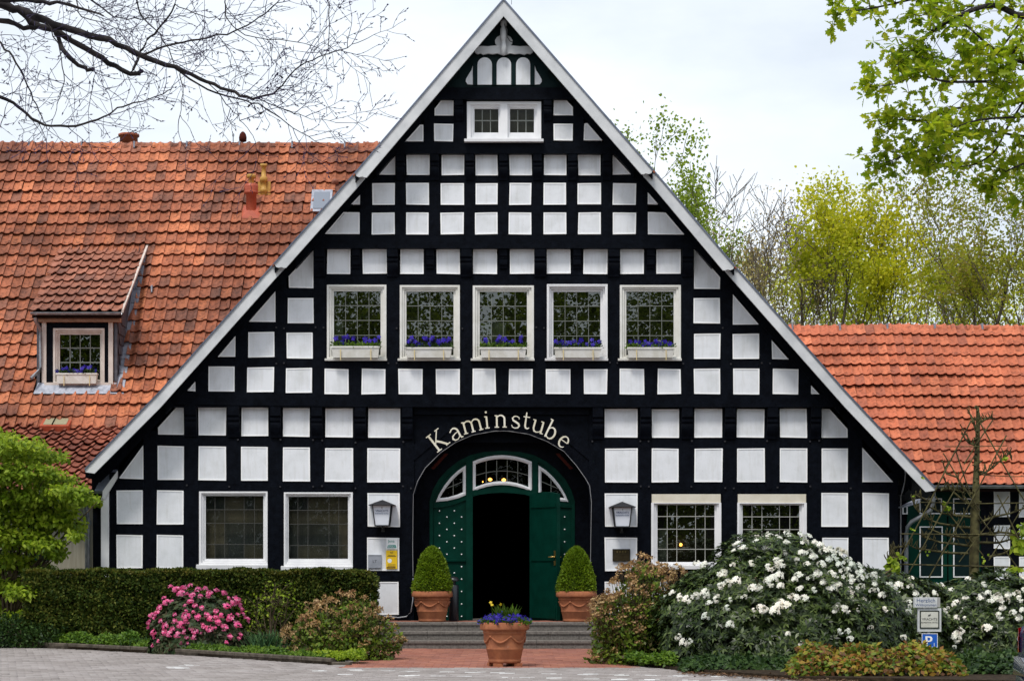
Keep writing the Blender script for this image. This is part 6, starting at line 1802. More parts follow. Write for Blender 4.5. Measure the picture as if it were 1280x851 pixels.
# ---------- white rhododendrons
BUSH = []
def hit(px, py, c, r):
    d0 = np.array(P(px, py, -10.0) - Vector((0,-D,E))); o0 = np.array((0,-D,E)) - np.array(c)
    sc_ = np.array(r); dd_, oo = d0/sc_, o0/sc_
    A_, B_, C_ = dd_@dd_, 2*dd_@oo, oo@oo-1; dis = B_*B_-4*A_*C_
    return (-B_-math.sqrt(dis))/(2*A_) if dis > 0 else 9 + (-dis)
def nearest_bush(px, py):
    return min(range(len(BUSH)), key=lambda i: hit(px, py, *BUSH[i]))
def rhodo(label, c, rx, ry, rz, nw, spots, seed, which=0):
    t = thing('white_rhododendron', label, 'shrub', tuple(c), 'white rhododendrons')
    nw = int(nw*2.7); pos, nn, _q = bush_points(nw, c, rx, ry, rz, .07, .30, seed)
    keep = pos[:,1] < c[1]+.45*ry; pos, nn = pos[keep], nn[keep]
    whorls('foliage', L_rhodo, t, pos, nn+[0,-.1,.25], .098, 8, seed, LONG)
    pos, nn, _q = bush_points(nw//5, c, rx*.86, ry*.86, rz*.88, .07, .3, seed+5)
    whorls('inner_foliage', L_rhodo, t, pos, nn, .16, 8, seed+6)
    m = MB(); 
    for k in range(16):
        a = rnd.uniform(0,6.28); e = Vector(c)+Vector((rx*.8*math.cos(a), ry*.8*math.sin(a), rz*rnd.uniform(.3,.8))); m.tube([Vector(c)+Vector((rnd.uniform(-.2,.2),rnd.uniform(-.2,.2),0)), Vector(c).lerp(e,.5)+Vector((0,0,.15)), e], [.04,.025,.01], 6)
    m.build('branches', M_stem, t)
    # dome behind which nothing shows
    spots = spots + [(rnd.uniform(835,1290), rnd.uniform(690,825), .06) for _ in range(110)]
    for (px, py, s) in spots:
        if min(hit(px, py, *b) for b in BUSH) > 8.9 or (s == .06 and py > 770 and rnd.random() < .6): continue
        if nearest_bush(px, py) != which: continue
        # ray to the ellipsoid
        d0 = np.array(P(px, py, -10.0) - Vector((0,-D,E))); o0 = np.array((0,-D,E)) - np.array(c)
        sc_ = np.array([rx,ry,rz])*1.0; dd_, oo = d0/sc_, o0/sc_
        A_, B_, C_ = dd_@dd_, 2*dd_@oo, oo@oo-1; dis = B_*B_-4*A_*C_
        tt = (-B_-math.sqrt(dis))/(2*A_) if dis > 0 else -B_/(2*A_)
        p = o0 + d0*tt; q = nrm(p/sc_**2)
        put = Vector(p*1.04+np.array(c)); 
        f = put_truss(t, W_TR, put, (q[0], q[1]-.2, q[2]+.35), s*rnd.uniform(.62,.98))
        f.matrix_parent_inverse = Matrix.Translation(-Vector(c))
    return t
def zz(lst, off, k=2.935): return [(x/k+off[0], y/k+off[1]) for x, y in lst]
raw = [(408,318),(440,335),(465,345),(290,350),(320,350),(345,360),(360,345),(330,335),(262,345),(390,360),(215,370),(235,385),(175,360),(205,362),(490,360),(510,372),(545,388),(570,392),(590,400),(470,395),(485,410),(520,395),(445,400),(385,398),(120,395),(75,410),(95,415),(320,385),(270,435),(350,455),(375,437),(330,450),(360,430),(540,420),(560,415),(600,430),(620,440),(575,440),(510,440),(460,440),(545,470),(590,460),(640,450),(655,465),(680,480),(700,480),(620,488),(650,490),(560,480),(475,485),(430,480),(420,492),(165,470),(215,497),(180,505),(160,515),(290,520),(320,500),(345,490),(365,480),(270,525),(335,505),(370,515),(488,528),(545,520),(555,523),(520,500),(610,505),(650,518),(615,530),(700,505),(740,520),(755,515),(770,530),(800,515),(840,515),(860,540),(105,540),(70,550),(40,565),(145,562),(15,550),(110,550),(410,550),(420,560),(450,560),(385,585),(365,585),(585,598),(600,597),(650,597),(683,604),(735,596),(770,565),(820,606),(185,590),(310,597),(350,602),(40,602),(15,615),(108,622),(52,652),(193,650),(10,693),(30,713),(578,674),(80,785),(128,800),(22,460),(310,350),(100,440),(395,335),(425,325),(455,360),(600,480),(500,470),(570,505),(690,530),(720,548),(640,470),(280,365),(240,350)]
spots = [(x, y, .085) for x, y in zz(raw, (850,561))]
spots += [(848,700,.085),(838,707,.07),(858,715,.08),(846,745,.08),(838,750,.075),(856,752,.075),(845,768,.08),(864,766,.08)]
c1 = (P(985,0,-7.8).x, -7.5, 0.0)
c2 = (P(1110,0,-7.2).x, -6.9, 0.0)
c3 = (P(1240,0,-7.0).x, -6.6, 0.0)
BUSH += [(c1,(1.95,1.7,1.80)), (c2,(1.15,1.2,1.36)), (c3,(1.35,1.25,1.30))]
raw2 = [(925,540),(958,515),(1000,530),(1020,580),(1050,555),(1040,600),(1130,540),(1140,570),(1165,555),(1200,545),(1230,540),(1255,530),(1190,565),(1250,600),(1215,610),(1170,620),(1238,625),(1122,665),(1020,690),(1030,675),(1170,770),(1190,770),(1215,765),(1085,790),(1065,795),(1160,550),(1180,590),(890,555),(1100,560),(1240,560),(1020,700)]
spots += [(x, y, .085) for x, y in zz(raw2, (850,561))]
rhodo('huge mounded rhododendron full of white flowers, its top reaching the right windows', c1, 1.95, 1.7, 1.78, 3600, spots, 61, 0)
c2 = (P(1110,0,-7.2).x, -6.9, 0.0)
rhodo('lower white flowering rhododendron sloping down behind the welcome sign', c2, 1.15, 1.2, 1.34, 1700, spots, 63, 1)
raw2 = [(925,540),(958,515),(1000,530),(1020,580),(1050,555),(1040,600),(1130,540),(1140,570),(1165,555),(1200,545),(1230,540),(1255,530),(1190,565),(1250,600),(1215,610),(1170,620),(1238,625),(1122,665),(1020,690),(1030,675),(1170,770),(1190,770),(1215,765),(1085,790),(1065,795),(1160,550),(1180,590),(890,555),(1100,560),(1240,560),(1020,700)]
c3 = (P(1240,0,-7.0).x, -6.6, 0.0)
rhodo('white flowering rhododendron below the trained tree at the right edge', c3, 1.35, 1.25, 1.28, 2300, spots, 65, 2)
# barrenwort strip
def mound(name, label, lm, x0, x1, ytop, ybot, Y, n, size, seed, cat='ground cover', T=None):
    r0 = np.random.RandomState(seed); t = r0.rand(n); x = x0+(x1-x0)*t
    h = (E + (700-ytop)*(Y+D)/F); env = np.minimum(1, np.minimum(t, 1-t)*9)**.5*(.88+.12*np.sin(t*21+seed))
    v = r0.rand(n); yy = Y + .15 - .55*(1-v) ; z = .05+(h-.05)*env*(v**.55)*(.9+.1*r0.rand(n))
    X = np.array([P(a, 0, Y).x for a in x]); pos = np.stack([X, yy + r0.normal(size=n)*.08, z],1)
    return leaves(name, lm, None, pos, r0.normal(size=(n,3))*[1,.6,.6]+[0,-.5,-.3], r0.normal(size=(n,3))*.45+[0,-.75,.6], size*(.6+.7*r0.rand(n)), T, label=label, cat=cat)
mound('barrenwort_patch', 'orange and yellow green leafed low planting in front of the welcome sign', L_epi, 986, 1200, 802, 851, -10.8, 5200, .085, 5)
mound('barrenwort_patch', 'dark green low leaves under the white rhododendron at the lower right edge', L_dark, 1190, 1330, 812, 851, -10.4, 2600, .09, 9)
mound('leafy_skirt', 'dark low leaves skirting the huge rhododendron along the bed edge', L_dark, 850, 1000, 818, 846, -9.3, 2600, .08, 15)
# leaf litter along the right bed
r0 = np.random.RandomState(3); n = 1500; px_ = 850+220*r0.rand(n); pts = np.array([tuple(G(a, 840+ (a-850)*.062 + r0.normal()*1.6)) for a in px_]); pts[:,2] = .02
pts = pts[(pts[:,1] > -11.9)]; n = len(pts)
leaves('leaf_litter', leaf_mat('dry brown litter', [(.12,.06,.03),(.18,.10,.05),(.08,.045,.025)], .1), None, pts, rdir(n)*[1,1,.1], rdir(n)*.3+[0,0,1], .05+.03*r0.rand(n), label='brown fallen leaves along the edge of the right flower bed', cat='leaf litter')

# ---------- espaliered lime tree
YT = -3.0
et = thing('espalier_tree', 'bare trained tree tied to crossed canes in front of the low right wing', 'tree', (P(1218,0,YT).x, YT, 0))
def U_(px, py, dy=0.0): return P(px, py, YT+dy)
m = MB(); m.tube([U_(1218.6,812),U_(1218.3,745),U_(1217.6,700),U_(1218.6,660),U_(1219.6,620),U_(1220.5,590),U_(1221.5,560),U_(1222.5,530),U_(1222,508)], [.098,.085,.082,.078,.064,.05,.042,.034,.026], 10)
for k in range(26):
    y = rnd.uniform(503,640); q = U_(1221+rnd.uniform(-3,3), y, -.03); m.tube([q, q+Vector((rnd.uniform(-.06,.06),-.04,rnd.uniform(-.02,.07)))], [.022,.008], 5)
m.build('trunk', M_barkmoss, et)
def cane(a, b, r=.013, nm='cane', mt=M_barkmoss, dy=-.1): r *= .78; m = MB(); pa, pb = U_(*a, dy), U_(*b, dy); mid = pa.lerp(pb,.5)+Vector((rnd.uniform(-.02,.02),0,rnd.uniform(-.02,.02))); m.tube([pa, mid, pb], r, 6); m.build(nm, mt, et)
for a, b, r in (((1181,558),(1259,557),.010),((1228,593.5),(1300,595),.010),((1150,627.5),(1300,628),.012),((1126,667),(1300,669),.014),((1108,704.5),(1300,709),.017)): cane(a, b, r, dy=-.08)
for a, b in (((1214,525.5),(1157,638)),((1166,620),(1124,698)),((1218,569),(1136,716)),((1241,525),(1205,580)),((1258,544),(1161,722)),((1261,620),(1199,702)),((1179,566),(1225,638)),((1205,620),(1277,716)),((1225,528),(1292,645)),((1200,530),(1213,551)),((1194.6,563),(1213,618)),((1169,620),(1229,694)),((1247,618),(1276,680)),((1300,600),(1236,700))): cane(a, b, rnd.uniform(.011,.016), dy=rnd.choice((-.12,-.15,-.06)))
def limb(pts, r0_=.024, r1_=.009):
    m = MB(); n = len(pts); q = [U_(x, y, rnd.uniform(-.03,.03)) for x, y in pts]; m.tube(q, [r0_+(r1_-r0_)*k/(n-1) for k in range(n)], 6)
    for k in range(n*4):
        i = rnd.randrange(n-1); s = q[i].lerp(q[i+1], rnd.random()); e = s + Vector((rnd.uniform(-.05,.05), rnd.uniform(-.07,.02), rnd.uniform(-.03,.12))); m.tube([s, e, e+Vector((rnd.uniform(-.02,.02),0,.03))], [.010,.009,.005], 5)
    m.build('limb', M_barkmoss, et)
for pts in (((1213,646),(1195,644),(1177,641),(1163,634),(1156,631)),((1213,659.5),(1192,657),(1174,654),(1160,649),(1153,644)),((1212,672),(1190,670),(1180,668),(1160,660)),((1212,682),(1190,679),(1177,678),(1160,673),(1151,670)),((1210,691.6),(1189,691),(1165,688),(1153,686.6),(1142,684),(1134.5,679)),
            ((1225,653),(1241,646),(1264,641),(1280,635),(1292,622)),((1225,668),(1251,665),(1272,667),(1295,663)),((1223,678),(1248,678),(1270,672),(1290,668)),((1236,696),(1256,691),(1269,682),(1285,672)),((1220,556),(1212,554),(1206,548),(1202,540)),((1222,594),(1232,590),(1240,585),(1249,577),(1256,570)),((1221,540),(1214,520),(1211,515)),
            ((1222,620),(1205,612),(1196,596),(1183,592),(1178,576)),((1220,636),(1200,622),(1186,610),(1181,600)),((1222,530),(1235,522),(1241,524)),((1125,700),(1116,690),(1113,680)),((1134,682),(1120,684),(1113,690)),((1165,628),(1152,622),(1142,618)),((1120,697),(1112,696),(1108,700)),
            ((1176,612),(1190,610),(1205,616)),((1150,640),(1143,632),(1141,625)),((1255,572),(1262,566),(1265,575))): limb(pts)
for (px, py, nl, s, sp) in ((1118,708,26,.14,.09),(1113,700,10,.10,.07),(1130,697,8,.09,.06),(1184,635,9,.10,.05),(1141,660,3,.06,.03),(1274,680,26,.14,.10),(1278,664,12,.12,.07),(1268,716,12,.13,.08),(1263,712,6,.12,.04),(1256,571,6,.08,.04),(1279,655,8,.1,.06),(1141,619,3,.05,.02),(1154,597,3,.05,.03),(1160,690,4,.05,.05),(1230,699,6,.06,.06)):
    q = np.array(U_(px, py, -.1)); pos = q + NR.normal(size=(nl,3))*sp*.6; nv = rdir(nl)*.6+[0,-.8,.4]
    leaves('leaf_tuft', L_fresh, et, pos, rdir(nl)*.8+[0,-.2,-.5], nv, s*(.6+.5*NR.rand(nl)), [(0,0,0),(-.35,.15,.03),(-.42,.5,.05),(0,1,-.06),(.42,.5,.05),(.35,.15,.03)], [[(0,5,4,3,2,1)]])

# ---------- welcome sign
YS = -10.6
def Q(px, py, Y=YS): return P(px, py, Y)
M_signbox = noisy('pale grey sign box', (.50,.52,.53), (.60,.62,.62), 9, .5, .3, b=0)
sg = thing('welcome_sign', 'grey Herzlich Willkommen board above a framed notice and a blue parking sign on a post', 'sign', (Q(1161,0).x, YS, 0))
m = MB(); a = Q(1161.5,0); m.tube([(a.x, YS+.06, 0), (a.x, YS+.06, Q(0,748).z)], .022, 8); m.build('post', M_zincpipe, sg)
def sbox(px, dep, mt, nm, dy=0.0): w = wr(px, YS+dy); m = MB(); m.box((w[0],YS+dy,w[1]),(w[2],YS+dy+dep,w[3])); return m.build(nm, mt, sg), w
b, w = sbox((1143.2,746.3,1171.6,758.8), .10, M_signbox, 'header_box')
m = MB(); m.box((w[2]-.001,YS+.012,w[1]+.004),(w[2]+.04,YS+.10,w[3]-.001)); m.build('box_end', mat('shaded grey end plate', (.36,.36,.35), .6), b)
cx_ = (w[0]+w[2])/2
def serif_text(s, x, z, y, size, m_, parent): return text(s, x, z, y, size, m_, parent)
text('Herzlich', cx_, w[3]-.062, YS-.001, .072, M_ink, b); text('Willkommen', cx_, w[1]+.016, YS-.001, .052, M_ink, b)
b, w = sbox((1147.6,759.6,1176.6,789), .06, M_signbox, 'notice_frame', .02)
m = MB(); w2 = wr((1149.7,762.6,1174.0,785.0), YS+.02); ring(m, w2, (w2[0]+.014,w2[1]+.014,w2[2]-.014,w2[3]-.014), YS+.012, YS+.03); m.build('notice_border', mat('dark green border', (.012,.02,.014), .5), b)
m = MB(); m.box((w2[0]+.014,YS+.014,w2[1]+.014),(w2[2]-.014,YS+.03,w2[3]-.014)); m.build('notice_sheet', noisy('aged notice sheet', (.52,.52,.46), (.62,.62,.56), 9, .6, .2, b=0), b)
cx_ = (w2[0]+w2[2])/2; y_ = YS+.013
text('VRACHTS', cx_, w2[1]+.105, y_, .045, M_inkk, b); text('ROMANTIK HOTEL', cx_, w2[1]+.068, y_, .025, M_inkk, b)
m = MB(); m.prism([(cx_-.022,w2[1]+.165),(cx_-.004,w2[1]+.185),(cx_,w2[1]+.172),(cx_+.018,w2[1]+.195),(cx_+.01,w2[1]+.172),(cx_+.02,w2[1]+.162),(cx_+.004,w2[1]+.166),(cx_-.006,w2[1]+.152)], y_-.001, y_+.002); m.build('emblem', M_inkk, b)
b, w = sbox((1152.2,791.2,1172,808.5), .012, mat('blue sign enamel', (.012,.11,.52), .35, .5), 'parking_sign', .03)
m = MB(); ring(m, w, (w[0]+.006,w[1]+.006,w[2]-.006,w[3]-.006), YS+.026, YS+.032); m.build('sign_rim', M_edge, b)
text('P', (w[0]+w[2])/2-.02, w[3]-.165, YS+.027, .19, M_edge, b)
o_ = text('P', (w[0]+w[2])/2-.012, w[3]-.165, YS+.028, .19, M_edge, b)
text('1', (w[0]+w[2])/2+.058, w[3]-.165, YS+.027, .06, M_edge, b)

# ---------- parked car, only its tail reaches into the picture
M_paint = mat('dark blue car paint', (.012,.022,.075), .22, .6); M_paint.node_tree.nodes['Principled BSDF'].inputs['Coat Weight'].default_value = .8
M_carglass = mat('car glass', (.01,.012,.014), .05, .8); M_tyre = mat('tyre rubber', (.012,.012,.012), .8, .2); M_rim = mat('alloy rim', (.45,.46,.48), .3, .5, .9)
M_tail = mat('red tail lamp', (.55,.01,.012), .12, .6); M_lampw = mat('clear lamp strip', (.75,.72,.72), .15, .6); M_trim = mat('black trim', (.012,.012,.014), .6)
CX, CY = P(1268.5, 0, -18.42).x, -19.15
car = thing('parked_car', 'dark blue car at the lower right edge, mostly cut off by the frame', 'car', (CX, CY, 0))
def sect(x, zb, zw, zt, wb, ww, wt, n=6):
    """half cross section y,z from the sill up to the centre of the roof"""
    return [(x,wb*.9,zb),(x,wb,zb+.10),(x,ww,(zb+zw)/2),(x,ww*.985,zw-.06),(x,ww*.955,zw),(x,(ww*.955+wt)/2,(zw+zt)/2),(x,wt,zt-.05),(x,wt*.86,zt),(x,0,zt+.02)]
st_ = [(0.02,.42,.80,.84,.62,.68,.60),(.06,.30,.86,.92,.74,.80,.66),(.14,.24,.90,1.0,.80,.85,.64),(.32,.22,.92,1.24,.83,.87,.60),(.55,.22,.93,1.40,.84,.88,.58),(.9,.22,.93,1.45,.84,.89,.58),(1.5,.22,.93,1.47,.84,.89,.58),(2.2,.22,.93,1.46,.84,.89,.58),(2.7,.22,.93,1.34,.84,.89,.57),(3.1,.22,.93,1.08,.84,.88,.60),(3.3,.22,.92,.98,.84,.87,.66),(3.8,.24,.82,.90,.83,.85,.64),(4.1,.28,.72,.78,.76,.78,.56),(4.18,.40,.62,.66,.64,.66,.5)]
mcar = MB(); sec = [sect(*s) for s in st_]; k_ = len(sec[0])
full = [s + [(x,-y,z) for x,y,z in s[::-1][1:]] for s in sec]; K = len(full[0])
vs = [v for s in full for v in s]
for i in range(len(full)-1):
    for j in range(K-1):
        glass = 3 < i+0 and (j in (4,5,10,11)) and 4 <= i <= 8 or (i in (2,3) and j in (6,7,8,9)) or (i in (8,9) and j in (6,7,8,9))
        mcar.f.append((i*K+j, (i+1)*K+j, (i+1)*K+j+1, i*K+j+1)); mcar.m.append(1 if glass else 0); mcar.sm.append(True)
mcar.v = vs; mcar.f.append(tuple(range(K))); mcar.m.append(0); mcar.sm.append(False)
mcar.f.append(tuple(range(len(vs)-1, len(vs)-1-K, -1))); mcar.m.append(0); mcar.sm.append(False)
def carpart(m_, nm, mts, parent=car):
    o = bpy.data.objects.new(nm, m_.mesh(nm, mts)); C.objects.link(o); o.parent = parent; return o
body = carpart(mcar, 'body', [M_paint, M_carglass])
for s in (-1, 1):
    m = MB()
    m.add([(.005,s*.60,.66),(.005,s*.60,.86),(.03,s*.725,.88),(.09,s*.82,.885),(.30,s*.885,.86),(.30,s*.892,.80),(.10,s*.865,.68),(.03,s*.74,.655),(.10,s*.6,.66),(.14,s*.6,.86)], [(0,1,2,7) if s<0 else (7,2,1,0), (7,2,3,6) if s<0 else (6,3,2,7), (6,3,4,5) if s<0 else (5,4,3,6)]); 
    carpart(m, 'tail_light', M_tail)
    m = MB(); m.add([(-.002,s*.61,.765),(-.002,s*.61,.795),(.022,s*.73,.80),(.085,s*.83,.80),(.085,s*.832,.77),(.022,s*.735,.765)], [(0,1,2,5),(5,2,3,4)]); carpart(m, 'lamp_strip', M_lampw)
m = MB()
for z0, z1, xo_, ww in ((.30,.46,-.03,.80),(.46,.62,-.045,.82)):
    ring_ = [(xo_+.20, ww+.03),(xo_+.07, ww-.02),(xo_+.01, ww-.16),(xo_, 0),(xo_+.01,-ww+.16),(xo_+.07,-ww+.02),(xo_+.20,-ww-.03)]
    vv = [(x,y,z0) for x,y in ring_]+[(x+.01,y,z1) for x,y in ring_]+[(.35,y*1.0,z1-.0) for x,y in ring_]
    n7 = 7; m.add(vv, [(i,i+n7,i+1+n7,i+1) for i in range(6)]+[(i+n7,i+2*n7,i+1+2*n7,i+1+n7) for i in range(6)], 0, True)
carpart(m, 'rear_bumper', M_paint)
m = MB(); m.box((-.02,-.26,.68),(.01,.26,.80)); carpart(m, 'number_plate', M_edge)
for x in (.85, 3.35):
    for s in (-1, 1):
        w = MB(); w.lathe([(.20,-.09),(.30,-.10),(.32,-.06),(.32,.06),(.30,.10),(.20,.09)], (0,0,0), 24); w.v = [(a+x, c_+s*.80, b_+.32) for a, b_, c_ in w.v]; wo2 = carpart(w, 'wheel', M_tyre)
        w = MB(); w.lathe([(0,.02*s),(.06,.03*s),(.19,.07*s),(.205,.08*s)], (0,0,0), 20); w.v = [(a+x, c_+s*.80, b_+.32) for a, b_, c_ in w.v]; carpart(w, 'rim', M_rim, wo2)

# ================================================================== TREES
def grow(rg, tubes, tips, p, d, L, r, lvl, maxl, ang=.7, ratio=.66, nseg=4, up=.15, kids=(2,4), wob=.16, tiplen=.0):
    pts = [p.copy()]; rr = [r]; d = d.normalized(); q = p.copy()
    for k in range(nseg):
        d = (d + Vector((rg.gauss(0,wob), rg.gauss(0,wob), rg.gauss(0,wob)+up*.3))).normalized()
        q = q + d*(L/nseg); pts.append(q.copy()); rr.append(r*(1-.55*(k+1)/nseg))
    tubes.append((pts, rr, lvl))
    if lvl >= maxl:
        tips.append((pts[-1], d)); tips.append((pts[-2], d))
        return
    nk = rg.randint(*kids)
    for k in range(nk):
        t = .35 + .65*(k+rg.random())/nk
        i = min(nseg-1, int(t*nseg)); s = pts[i].lerp(pts[i+1], t*nseg-i)
        ax = Vector((rg.gauss(0,1), rg.gauss(0,1), rg.gauss(0,1))).cross(d)
        if ax.length < 1e-3: continue
        nd = (Matrix.Rotation(ang*rg.uniform(.6,1.25), 3, ax.normalized()) @ d)
        grow(rg, tubes, tips, s, nd + Vector((0,0,up)), L*ratio*rg.uniform(.75,1.2), rr[i]*.62, lvl+1, maxl, ang, ratio, max(2,nseg-(lvl>1)), up, kids, wob)
    grow(rg, tubes, tips, pts[-1], d, L*ratio, rr[-1], lvl+1, maxl, ang, ratio, max(2,nseg-(lvl>1)), up, kids, wob)
def tubes_np(tubes, mt, name, minr=.008, sides=None):
    Vs, Fs, o = [], [], 0
    for pts, rr, lvl in tubes:
        k = 7 if lvl <= 0 else 5 if lvl <= 1 else 3
        P_ = np.array([tuple(p) for p in pts]); n = len(P_)
        T = np.gradient(P_, axis=0); T = nrm(T)
        ref = np.array([.3,.5,.81]) if abs(T[0]@np.array([.3,.5,.81])) < .93 else np.array([1.,0,0])
        A = nrm(np.cross(T, ref)); B = np.cross(T, A)
        a = np.arange(k)*2*np.pi/k; R_ = np.maximum(np.array(rr), minr)[:,None,None]
        V = P_[:,None,:] + R_*(A[:,None,:]*np.cos(a)[None,:,None] + B[:,None,:]*np.sin(a)[None,:,None])
        Vs.append(V.reshape(-1,3))
        i, j = np.meshgrid(np.arange(n-1), np.arange(k), indexing='ij'); j2 = (j+1) % k
        Fs.append((np.stack([i*k+j, i*k+j2, (i+1)*k+j2, (i+1)*k+j], -1).reshape(-1,4) + o)); o += n*k
    return np_mesh(name, np.concatenate(Vs), np.concatenate(Fs), mt, smooth=True)
LF2 = [(0,0,0), (-.38,.45,.06), (0,1,-.05), (.38,.45,.06)]
def make_tree(name, label, loc, H, spread, seed, lm, lsize, per, bark=M_barkgrey, trunk=.28, maxl=4, minr=.012, kids=(2,4), stems_=1, group='trees behind the low right wing', ang=.6, up=.25, jit=.35, clear=.22, cat='tree', crown_name='crown'):
    rg = random.Random(seed); base = Vector(loc); tubes, tips = [], []
    for s in range(stems_):
        dd = Vector((rg.uniform(-.25,.25)*(stems_>1)+rg.uniform(-.06,.06), rg.uniform(-.1,.1), 1))
        hh = H*clear
        p1 = base + dd.normalized()*hh
        tubes.append(([base.copy(), base.lerp(p1,.5)+Vector((rg.uniform(-.1,.1),0,0)), p1], [trunk, trunk*.85, trunk*.75], 0))
        grow(rg, tubes, tips, p1, dd, H*.30, trunk*.72, 0, maxl, ang, .68, 5, up, kids, .12)
    # scale the crown to the wanted height
    zt = max(t[0].z for t in tips); sc = (H)/(zt - base.z); sx = spread
    xs = [t[0].x-base.x for t in tips]; w = (max(xs)-min(xs))/2 + 1e-3
    fx = spread/w
    f = lambda v: Vector((base.x+(v.x-base.x)*fx, base.y+(v.y-base.y)*min(fx,1.2), base.z+H*(max(0,(v.z-base.z)*sc/H))**.80))
    tubes = [([f(p) for p in pts], rr, l) for pts, rr, l in tubes]; tips = [(f(p), d) for p, d in tips]
    t = thing(name, label, cat, loc, group)
    link('trunk', tubes_np(tubes, bark, 'trunk', minr), t)
    if per:
        q = np.array([tuple(p) for p, d in tips]); r0 = np.random.RandomState(seed)
        q = np.repeat(q, per, 0) + r0.normal(size=(len(q)*per,3))*jit; n = len(q)
        V, FC = scatter(LF2, LEAF_F, q, r0.normal(size=(n,3))+[0,0,.1], r0.normal(size=(n,3)), lsize*(.6+.7*r0.rand(n)))
        link(crown_name, np_mesh(crown_name, V, FC, lm), t, kind='stuff')
    return t, len(tips)
def BT(px, ytop, Y, **k):
    d = Y+D; return (px-640)*d/F, E + (700-ytop)*d/F
specs = [
 ('green_tree','fresh green tree whose top shows just behind the right slope of the gable',838,135,26,120,L_gr,.12,26,151,4),
 ('bare_tree','bare grey tree with thin upright twigs rising highest right of the gable',930,176,30,150,None,0,0,142,5),
 ('budding_tree','brown budding bare tree leaning right beside the tallest bare tree',985,236,34,110,L_bud,.08,2,143,5),
 ('spring_tree','bright yellow green tree with the tallest rounded top in the middle of the right trees',1058,212,30,92,L_yel,.125,26,124,4),
 ('spring_tree','bright yellow green tree right of the tallest yellow one, lower and broader',1122,232,33,88,L_yel,.125,26,125,4),
 ('olive_tree','olive yellow tree at the right edge under the overhanging oak branch',1238,200,30,125,L_olive,.115,24,126,4),
 ('budding_tree','brown budding tree low behind the slope of the gable, left of the yellow trees',955,285,26,80,L_bud,.09,5,107,4),
 ('olive_tree','olive green tree low at the far right just above the tiled ridge',1290,270,27,90,L_olive,.105,16,108,4),
 ('olive_tree','dark stemmed olive tree between the yellow trees and the right edge',1182,258,36,85,L_olive,.11,18,129,4),
 ('green_tree','green tree low behind the gable slope, left of the bare trees',862,250,32,80,L_gr,.12,20,130,4),
 ('budding_tree','pale brown budding tree standing behind the bare trees',900,255,40,110,L_bud,.10,6,111,4),
]
for nm, lb_, px, yt, Y, sp, lm, ls, per, sd, ml in specs:
    x, H = BT(px, yt, Y); s = sp*(Y+D)/F
    make_tree(nm, lb_, (x, Y, 0), H, s, sd, lm, ls, per, maxl=ml, bark=M_barkgrey, trunk=.17+.03*rnd.random(), minr=.010, clear=.25, jit=.22 if lm is not L_bud else .16, kids=(2,3))
# understorey filling in behind the ridge: mixed saplings merging into one mass
n = 26000; r0 = np.random.RandomState(77)
px = 770+620*r0.rand(n); Y = 34+30*r0.rand(n); d = Y+D
tops = 350 + 26*np.sin(px*.05) + 18*np.sin(px*.13+1) + 25*r0.rand(n)
yy = tops + (470-tops)*r0.rand(n)**.8
# gather into clumps
cl = r0.rand(700,2)*[620,110]+[770,318]; cl[:,1] += 25*(r0.rand(700)-.6)
ci = r0.randint(0,700,n); px = cl[ci,0]+r0.normal(size=n)*9; yy = np.maximum(cl[ci,1], 322+20*np.sin(cl[ci,0]*.06))+r0.normal(size=n)*7
Yc = (34+30*r0.rand(700))[ci] + r0.normal(size=n)*.6; d = Yc+D
pos = np.stack([(px-640)*d/F, Yc, E+(700-yy)*d/F],1)
cm = r0.rand(700)[ci]
for k, (lm, lo, hi, nm, lb_) in enumerate(((L_yel,0,.38,'thicket','yellow green sapling thicket behind the right tiled ridge'),(L_olive,.38,.72,'thicket','olive coloured sapling thicket behind the right tiled ridge'),(L_bud,.72,1,'thicket','brown budding thicket behind the right tiled ridge'))):
    s = (cm >= lo) & (cm < hi) & ((px < 960) | (lm is not L_bud)) & ((px > 930) | (lm is not L_yel)); q = pos[s]
    leaves(nm, lm, None, q, rdir(len(q)), rdir(len(q)), .10+.08*r0.rand(len(q)), LF2, LEAF_F, label=lb_, cat='thicket')
tb = []; rg = random.Random(5); tt_ = []
for k in range(30):
    px = rg.uniform(780,1390); Y = rg.uniform(30,60); x = (px-640)*(Y+D)/F; zt = E+(700-rg.uniform(285,380))*(Y+D)/F
    p = Vector((x,Y,0)); grow(rg, tb, tt_, p+Vector((0,0,zt*.35)), Vector((rg.uniform(-.1,.1),0,1)), zt*.30, .07, 0, 3, .5, .6, 4, .3, (2,3), .10)
    tb.append(([p, p+Vector((0,0,zt*.35))], [.10,.08], 0))
link('sapling_stems', tubes_np(tb, M_barkgrey, 'sapling_stems', .012), None, label='thin grey sapling stems among the thicket behind the right ridge', cat='saplings', kind='stuff')

# woodland on the far side of the forecourt, behind the photographer (mirrored in the panes)
rg = random.Random(9); tb, tp_ = [], []
for k in range(24):
    x = -34 + k*3.0 + rg.uniform(-1,1); y = rg.uniform(-54,-47); H = rg.uniform(11,17)
    if 9 < k < 14: H *= .72
    p = Vector((x,y,0)); tb.append(([p, p+Vector((rg.uniform(-.3,.3),0,H*.3))], [.25,.2], 0))
    grow(rg, tb, tp_, p+Vector((0,0,H*.3)), Vector((rg.uniform(-.1,.1),rg.uniform(-.1,.1),1)), H*.28, .17, 0, 3, .6, .68, 5, .25, (2,4), .14)
wood = link('woodland', tubes_np(tb, M_bark, 'woodland', .02), None, label='belt of woodland across the forecourt, mirrored in the window panes', cat='woodland', kind='stuff')
q = np.array([tuple(p) for p, d in tp_]); q = np.repeat(q, 10, 0) + NR.normal(size=(len(q)*10,3))*.55; n = len(q)
